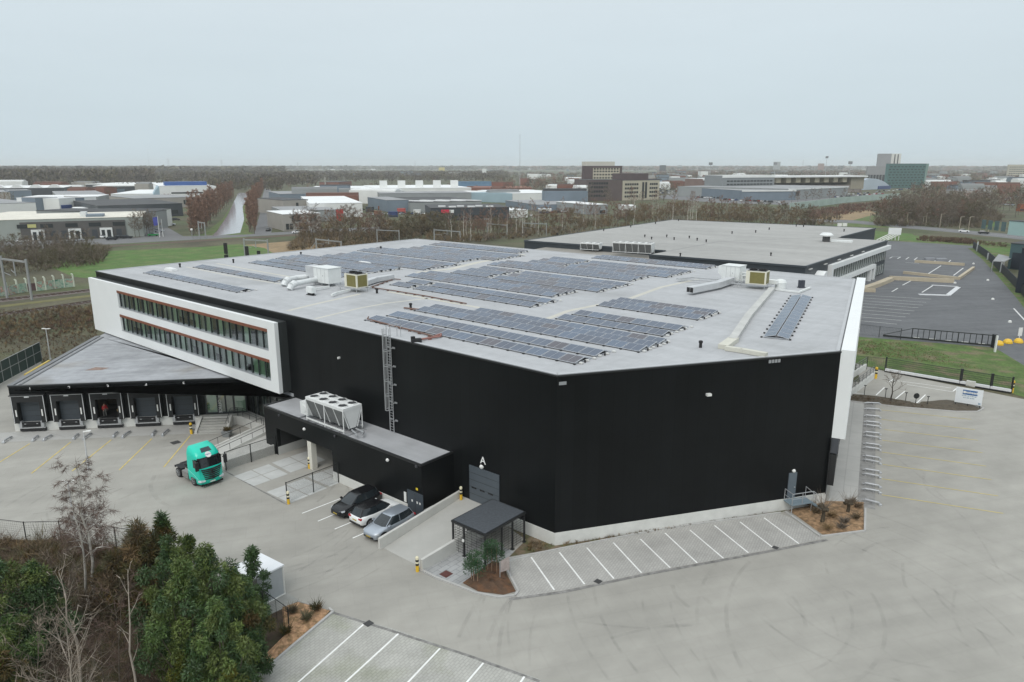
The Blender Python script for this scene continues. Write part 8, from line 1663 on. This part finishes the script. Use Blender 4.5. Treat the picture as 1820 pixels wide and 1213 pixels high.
woods('woods', [(-120, 270, 336, 312, 1000, 25), (-120, 500, 312, 300, 1300, 31), (260, 470, 328, 311, 340, 18), (455, 560, 333, 311, 380, 17), (375, 500, 342, 327, 200, 15), (-120, 330, 340, 330, 200, 14), (550, 900, 324, 308, 800, 14), (-150, 900, 303, 298.2, 1000, 34)], 11, [mWood, mWood, mTwigG], 'wide leafless wood behind the estates on the left')
woods('town_trees', [(880, 1260, 343, 310, 620, 11), (1170, 1850, 318, 304, 900, 12), (1620, 1850, 368, 318, 420, 11), (880, 1900, 304, 298.4, 800, 33), (1230, 1560, 312, 305, 160, 12), (490, 900, 350, 325, 60, 9), (0, 330, 372, 340, 24, 8)], 12, [mWood, mTwigR, mTwigG], 'leafless trees scattered through the far town')
# ---- evergreen bushes lower left
def leafbush(label, px, py, ytop, rad_, n, m, seed, ln=.24, wd=.065, clumps=26, shape=1.0, mats=None, name='evergreen_bush', stems=True, droop=.5, group=None, base_f=.05):
    n = int(n * 1.45); clumps = int(clumps * 1.5); p = G(px, py); h = HT(p, ytop) * .96; t = thing(name, label, 'bush', p, 0, group); rs = np.random.RandomState(seed); r = random.Random(seed)
    C, Rr = [], []
    for i in range(clumps):
        f = base_f + (1 - base_f) * (i + .5) / clumps; a_ = i * 2.4; env = rad_ * (math.sin(math.pi * min(1, .18 + f * .75)) ** .8) * (1 if f < .7 else max(.16, (1 - f) * 3.1)) ; q = env * r.uniform(.3, 1.12); C.append((math.cos(a_) * q, math.sin(a_) * q, h * f * r.uniform(.93, 1.0))); Rr.append(max(.26, rad_ * .29 * r.uniform(.7, 1.2) * (1.1 - .6 * f)))
    C = np.array(C); Rr = np.array(Rr); pk = rs.choice(clumps, n, p=(Rr ** 1.6) / (Rr ** 1.6).sum()); v = rs.normal(size=(n, 3)); v /= np.linalg.norm(v, axis=1, keepdims=True); pos = C[pk] + v * (Rr[pk] * rs.uniform(.35, 1.05, n) ** .6)[:, None] * np.array([1, 1, 1.25 * shape]); pos[:, 2] = np.maximum(pos[:, 2], .05)
    d = v * .45 + rs.normal(size=(n, 3)) * .7; d[:, 2] -= droop; V_ = leaves(pos, d, rs.uniform(.6, 1.3, n) * ln, rs.uniform(.7, 1.3, n) * wd, rs); mi = None
    if mats: cm = rs.choice(len(mats), clumps); mi = cm[pk]
    newobj('crown', npmesh('crown', V_, 4, m, mats=mats, mi=mi), t)
    if stems:
        b = MB()
        for i in range(0, clumps, 2): c = C[i]; b.tube((c[0] * .15, c[1] * .15, 0), tuple(c * .9), .05, .015, 4, cap=False)
        me = bpy.data.meshes.new('stem'); me.from_pydata(b.v, [], b.f); me.materials.append(mBark); me.update(); newobj('stem', me, t)
    return t
EG = [mLeafA, mLeafE, mLeafA, mLeafB]
leafbush('large green bamboo like bush left of the white shed', 388, 1178, 958, 2.6, 13500, mLeafA, 1, clumps=34, mats=EG)
leafbush('green bush in front of the large bamboo like bush', 345, 1215, 985, 2.3, 13000, mLeafA, 2, clumps=30, mats=[mLeafA, mLeafB, mLeafE])
leafbush('green bush closest to the short wire fence', 428, 1165, 1000, 2.0, 10000, mLeafA, 3, clumps=30, mats=EG)
leafbush('deep green bush at the left flank of the evergreen group', 318, 1140, 945, 2.0, 9500, mLeafB, 4, clumps=26, mats=[mLeafB, mLeafA, mLeafB])
leafbush('slim feathery green tree leaning before the shed roof', 458, 1092, 962, .8, 2300, mLeafB, 5, ln=.3, wd=.07, clumps=16, shape=.7, name='feathery_tree', droop=.1)
leafbush('green bush at the bottom edge below the bamboo like bush', 405, 1262, 1062, 2.0, 10000, mLeafA, 6, clumps=26, mats=EG)
leafbush('dark bush between the evergreens and the wood chips', 448, 1190, 1078, 1.4, 5200, mLeafB, 16, clumps=18, mats=[mLeafB, mLeafD])
leafbush('deep green bush at the left picture edge', 22, 1165, 978, 2.6, 12000, mLeafB, 7, clumps=30, mats=[mLeafB, mLeafA, mLeafB]); leafbush('deep green bush right of the one at the left picture edge', 80, 1150, 990, 2.2, 10000, mLeafB, 8, clumps=28, mats=[mLeafB, mLeafB, mLeafA]); leafbush('green bush at the bottom left corner', 8, 1250, 1070, 2.2, 9000, mLeafB, 9, clumps=24, mats=EG)
leafbush('olive brown reedy bush behind the evergreens', 262, 1070, 930, 2.2, 9000, mLeafD, 10, ln=.6, wd=.05, clumps=26, mats=[mLeafD, mTwigG, mDry, mLeafD], droop=-.3); leafbush('green tipped reedy bush with the highest shoot by the wire fence', 302, 1050, 908, 1.5, 6500, mLeafB, 11, clumps=22, mats=[mLeafB, mLeafA, mLeafD], droop=-.2, ln=.4); leafbush('brownish reedy bush between the birch and the evergreens', 215, 1090, 985, 2.0, 6000, mLeafD, 12, ln=.6, wd=.05, clumps=22, mats=[mLeafD, mTwigG, mBram], droop=-.3)
leafbush('green tipped bush right behind the large bamboo like bush', 350, 1090, 945, 1.6, 6500, mLeafB, 14, clumps=22, mats=[mLeafB, mLeafA], droop=-.1)
leafbush('pointed yellow green conifer at the bottom edge', 330, 1240, 1165, .65, 1700, mLeafC, 13, ln=.2, wd=.06, clumps=14, shape=1.4, name='conifer', stems=False, droop=-.4); leafbush('yellow green bush at the bottom edge right of the pointed conifer', 420, 1300, 1175, 1.0, 3000, mLeafC, 15, ln=.25, wd=.07, clumps=16, stems=False, mats=[mLeafC, mLeafA]); leafbush('yellowish shrub at the lower left corner', 25, 1290, 1150, 1.3, 3200, mLeafC, 17, ln=.3, wd=.07, clumps=16, stems=False, mats=[mLeafC, mLeafD, mLeafD])
mass('undergrowth', [(S((-250, 975), (110, 968), (330, 1010), (430, 1075), (420, 1200), (380, 1280), (-250, 1300)), 1.0)], 1500, .8, 2.6, mBram, 21, 30, .6, .018, fan=1.2, mats=[mBram, mTwigG, mTwigB, mLeafD]); mass('bank_grass_tufts', [(S((-60, 962), (110, 966), (250, 985), (230, 1000), (100, 985), (-60, 978)), 1.0)], 700, .3, 1.0, mDry, 22, 16, .6, .03, mats=[mDry, mBram, mTwigO])
def single(label, args, bark, twig, p, name='bare_tree', cat='tree', rz=0.0):
    b, tv = bare_tree(**args); t = thing(name, label, cat, (p.x, p.y, 0), rz); me = bpy.data.meshes.new('trunk'); me.from_pydata(b.v, [], b.f); me.materials.append(bark); me.polygons.foreach_set('use_smooth', [True] * len(b.f)); me.update(); newobj('trunk', me, t); newobj('crown', npmesh('crown', tv, 3, twig), t); return t
p = G(176, 1080); single('tall twin stemmed birch with drooping reddish twigs', dict(h=HT(p, 822), spread=1.9, seed=9, tw_n=14, tw_w=.022, limbs=22, first=.38, up=.75, trunk_r=.13, droop=.75, sub=6, lean=.02, tw_len=1.1), mBirch, mTwigB, p, 'birch_tree'); p = G(163, 1088); single('thinner birch stem beside the tall birch', dict(h=HT(p, 872), spread=1.5, seed=12, tw_n=10, tw_w=.022, limbs=14, first=.45, up=.8, trunk_r=.11, droop=.6, sub=5, lean=-.03), mBirch, mTwigB, p, 'birch_tree')
p = G(148, 1262); single('pale dead tree with upright bare limbs at the bottom left', dict(h=HT(p, 1010), spread=1.9, seed=15, tw_n=1, tw_w=.035, limbs=9, first=.35, up=2.2, trunk_r=.11, sub=2, lean=.03), mPaleBark, mPaleBark, p, 'dead_tree'); p = G(250, 1290); single('thin pale crooked bare tree left of the evergreens', dict(h=HT(p, 1012), spread=1.4, seed=18, tw_n=1, tw_w=.03, limbs=6, first=.4, up=1.8, trunk_r=.09, sub=1, lean=-.06), mPaleBark, mPaleBark, p, 'dead_tree')
p = G(140, 1330); single('many stemmed pale bare shrub at the bottom edge', dict(h=HT(p, 1120), spread=3.2, seed=22, tw_n=2, tw_w=.035, limbs=14, first=.08, up=1.1, trunk_r=.07, sub=3, multi=3, lean=.12), mPaleBark, mTwig, p, 'bare_shrub', 'shrub'); p = G(60, 1300); single('brown bare shrub right of the left corner bush', dict(h=HT(p, 1110), spread=2.6, seed=23, tw_n=4, tw_w=.03, limbs=12, first=.08, up=1.1, trunk_r=.05, sub=4, multi=2, lean=.15), mBark, mTwig, p, 'bare_shrub', 'shrub'); p = G(215, 1240); single('brown bare shrub between the dead tree and the evergreens', dict(h=HT(p, 1065), spread=2.2, seed=24, tw_n=6, tw_w=.025, limbs=14, first=.08, up=1.0, trunk_r=.045, sub=4, multi=2, lean=.15), mBark, mTwigB, p, 'bare_shrub', 'shrub'); p = G(120, 1130); single('brown bare shrub at the foot of the birches', dict(h=HT(p, 1000), spread=2.2, seed=25, tw_n=6, tw_w=.025, limbs=14, first=.08, up=1.0, trunk_r=.045, sub=4, multi=2, lean=.15), mBark, mTwig, p, 'bare_shrub', 'shrub'); p = G(165, 1010); single('reddish thicket tree behind the birch by the wire fence', dict(h=HT(p, 905), spread=2.0, seed=26, tw_n=12, tw_w=.022, limbs=16, first=.15, up=1.0, trunk_r=.05, sub=5, multi=2, lean=.1), mBark, mTwigB, p, 'bare_shrub', 'shrub')
# ---- planted trees near the buildings
for i, (px, py, yt, labl) in enumerate([(838, 1033, 992, 'leftmost of the small staked pines in the planted triangle'), (842, 1037, 985, 'front left small pine in the planted triangle'), (849, 1037, 990, 'small pine third from the left in the planted triangle'), (867, 1016, 968, 'small pine behind the middle of the planted triangle'), (874, 1020, 966, 'small pine in the middle of the planted triangle'), (883, 1022, 966, 'rightmost small pine in the planted triangle')]):
    p = G(px, py); h = HT(p, yt); t = thing('pine_tree', labl, 'tree', p, 0, 'small pines in the planted triangle'); b = MB(); b.tube(p, ptop(p, h * .85), .04, .025, 6); b.build('trunk', M('pine_trunk', (.26, .17, .11), .9, .15, 3), t); rs = np.random.RandomState(100 + i); n = 520; v = rs.normal(size=(n, 3)); v /= np.linalg.norm(v, axis=1, keepdims=True); C = np.array([(rs.uniform(-.3, .3), rs.uniform(-.3, .3), h * f) for f in np.linspace(.52, .95, 7)]); pk = rs.choice(7, n); pos = C[pk] + v * .3; newobj('crown', npmesh('crown', leaves(pos, v + np.array([0, 0, .5]), rs.uniform(.14, .3, n), np.full(n, .05), rs), 4, mPine), t)
for px, py, yt, labl, sc in ((1461, 930, 893, 'pollarded tree nearer the front bays in the mulch bed', 1.0), (1506, 914, 885, 'pollarded tree nearer the wheel guides in the mulch bed', .9)):
    p = G(px, py); h = HT(p, yt + 8); t = thing('pollard_tree', labl, 'tree', p, 0, 'pollarded trees in the mulch bed'); b = MB(); rr = random.Random(px); b.tube(p, ptop(p, h * .55) + Vector((.05, 0, 0)), .2 * sc, .15 * sc, 8); b.tube(ptop(p, h * .55) + Vector((.05, 0, 0)), ptop(p, h * .95), .15 * sc, .18 * sc, 8)
    for k in range(7): a_ = k * .9; b.lathe(ptop(p, h * rr.uniform(.85, 1.02)) + Vector((math.cos(a_) * .28, math.sin(a_) * .28, 0)) * sc, [(.06, -.14), (.19, -.05), (.2, .06), (.08, .15)], 7)
    b.build('trunk', M('dark_pollard_bark', (.06, .047, .03), .95, .3, 5), t); rs = np.random.RandomState(px); n = 60; a_ = rs.uniform(0, 6.28, n); base = np.stack([np.cos(a_) * .22, np.sin(a_) * .22, np.full(n, h)], 1); tip = base + np.stack([np.cos(a_) * rs.uniform(.2, 1.1, n), np.sin(a_) * rs.uniform(.2, 1.1, n), rs.uniform(.6, 1.7, n)], 1); newobj('crown', npmesh('crown', blades(base, tip, np.full(n, .028), rs), 3, mTwig), t)
p = G(1583, 714); single('small crooked bare tree in the visitor bed', dict(h=HT(p, 668), spread=1.9, seed=33, tw_n=5, tw_w=.035, limbs=9, first=.35, up=.9, trunk_r=.11, sub=3, lean=.12), M('dark_bark', (.06, .05, .042), .95, .2, 3), mTwig, p)
for i, (px, py, r_) in enumerate([(1450, 915, 1), (1478, 922, 1.1), (1500, 932, 1), (1520, 925, .9), (1470, 944, .9), (1495, 942, .9), (1525, 905, .8), (1440, 903, .8), (1515, 896, .7)]):
    p = G(px, py); rs = np.random.RandomState(200 + i); n = 160; base = np.concatenate([rs.normal(size=(n, 2)) * .12, rs.uniform(.05, .25, (n, 1))], 1); a_ = rs.uniform(0, 6.28, n); L_ = rs.uniform(.3, .9, n) * r_; tip = base + np.stack([np.cos(a_) * L_ * .8, np.sin(a_) * L_ * .8, L_ * rs.uniform(.3, .9, n)], 1); o = newobj('dry_shrub', npmesh('dry_shrub', blades(base, tip, np.full(n, .05), rs), 3, (mBram, mDry, mTwig)[i % 3]), None, (p.x, p.y, .12)); tag(o, 'low dry shrub in the mulch bed around the pollarded trees', 'shrub', 'dry shrubs in the mulch bed')
for i, (px, py) in enumerate([(520, 1092), (563, 1088), (545, 1105), (508, 1130)]):
    p = G(px, py); rs = np.random.RandomState(230 + i); n = 220; base = np.concatenate([rs.normal(size=(n, 2)) * .12, rs.uniform(.05, .2, (n, 1))], 1); a_ = rs.uniform(0, 6.28, n); L_ = rs.uniform(.3, .9, n); tip = base + np.stack([np.cos(a_) * L_ * .7, np.sin(a_) * L_ * .7, L_ * rs.uniform(.3, .9, n)], 1); o = newobj('dry_shrub', npmesh('dry_shrub', blades(base, tip, np.full(n, .05), rs), 3, (mTwigG, mLeafD)[i % 2]), None, (p.x, p.y, .12)); tag(o, 'low olive shrub in the wood chip bed by the lower bays', 'shrub', 'shrubs in the wood chip bed')
mass('wall_bed_growth', [(S((990, 974), (1180, 938), (1385, 909), (1380, 903), (1180, 930), (1000, 964)), .85), (S((940, 985), (985, 975), (985, 968), (935, 965)), .15)], 420, .25, .8, mBram, 31, 14, .5, .05, mats=[mDry, mBram, mLeafD]); mass('bed_growth', [(S((830, 1040), (876, 1002), (900, 1020), (912, 1050), (870, 1054)), 1.0)], 120, .15, .4, mBram, 32, 12, .7, .06, mats=[mDry, mBram, mLeafD]); mass('visitor_bed_growth', [(S((1505, 702), (1600, 715), (1660, 727), (1600, 721), (1506, 711)), 1.0)], 260, .2, .7, mBram, 33, 14, .6, .05, mats=[mTwig, mBram])
rs = np.random.RandomState(5); n = 260; base = np.concatenate([rs.normal(size=(n, 2)) * .16, rs.uniform(.0, .2, (n, 1))], 1); v = rs.normal(size=(n, 3)); v[:, 2] = abs(v[:, 2]) + .3; o = newobj('foliage', npmesh('foliage', leaves(base, v, rs.uniform(.2, .5, n), np.full(n, .06), rs), 4, mLeafD), pl, (0, 0, .68))
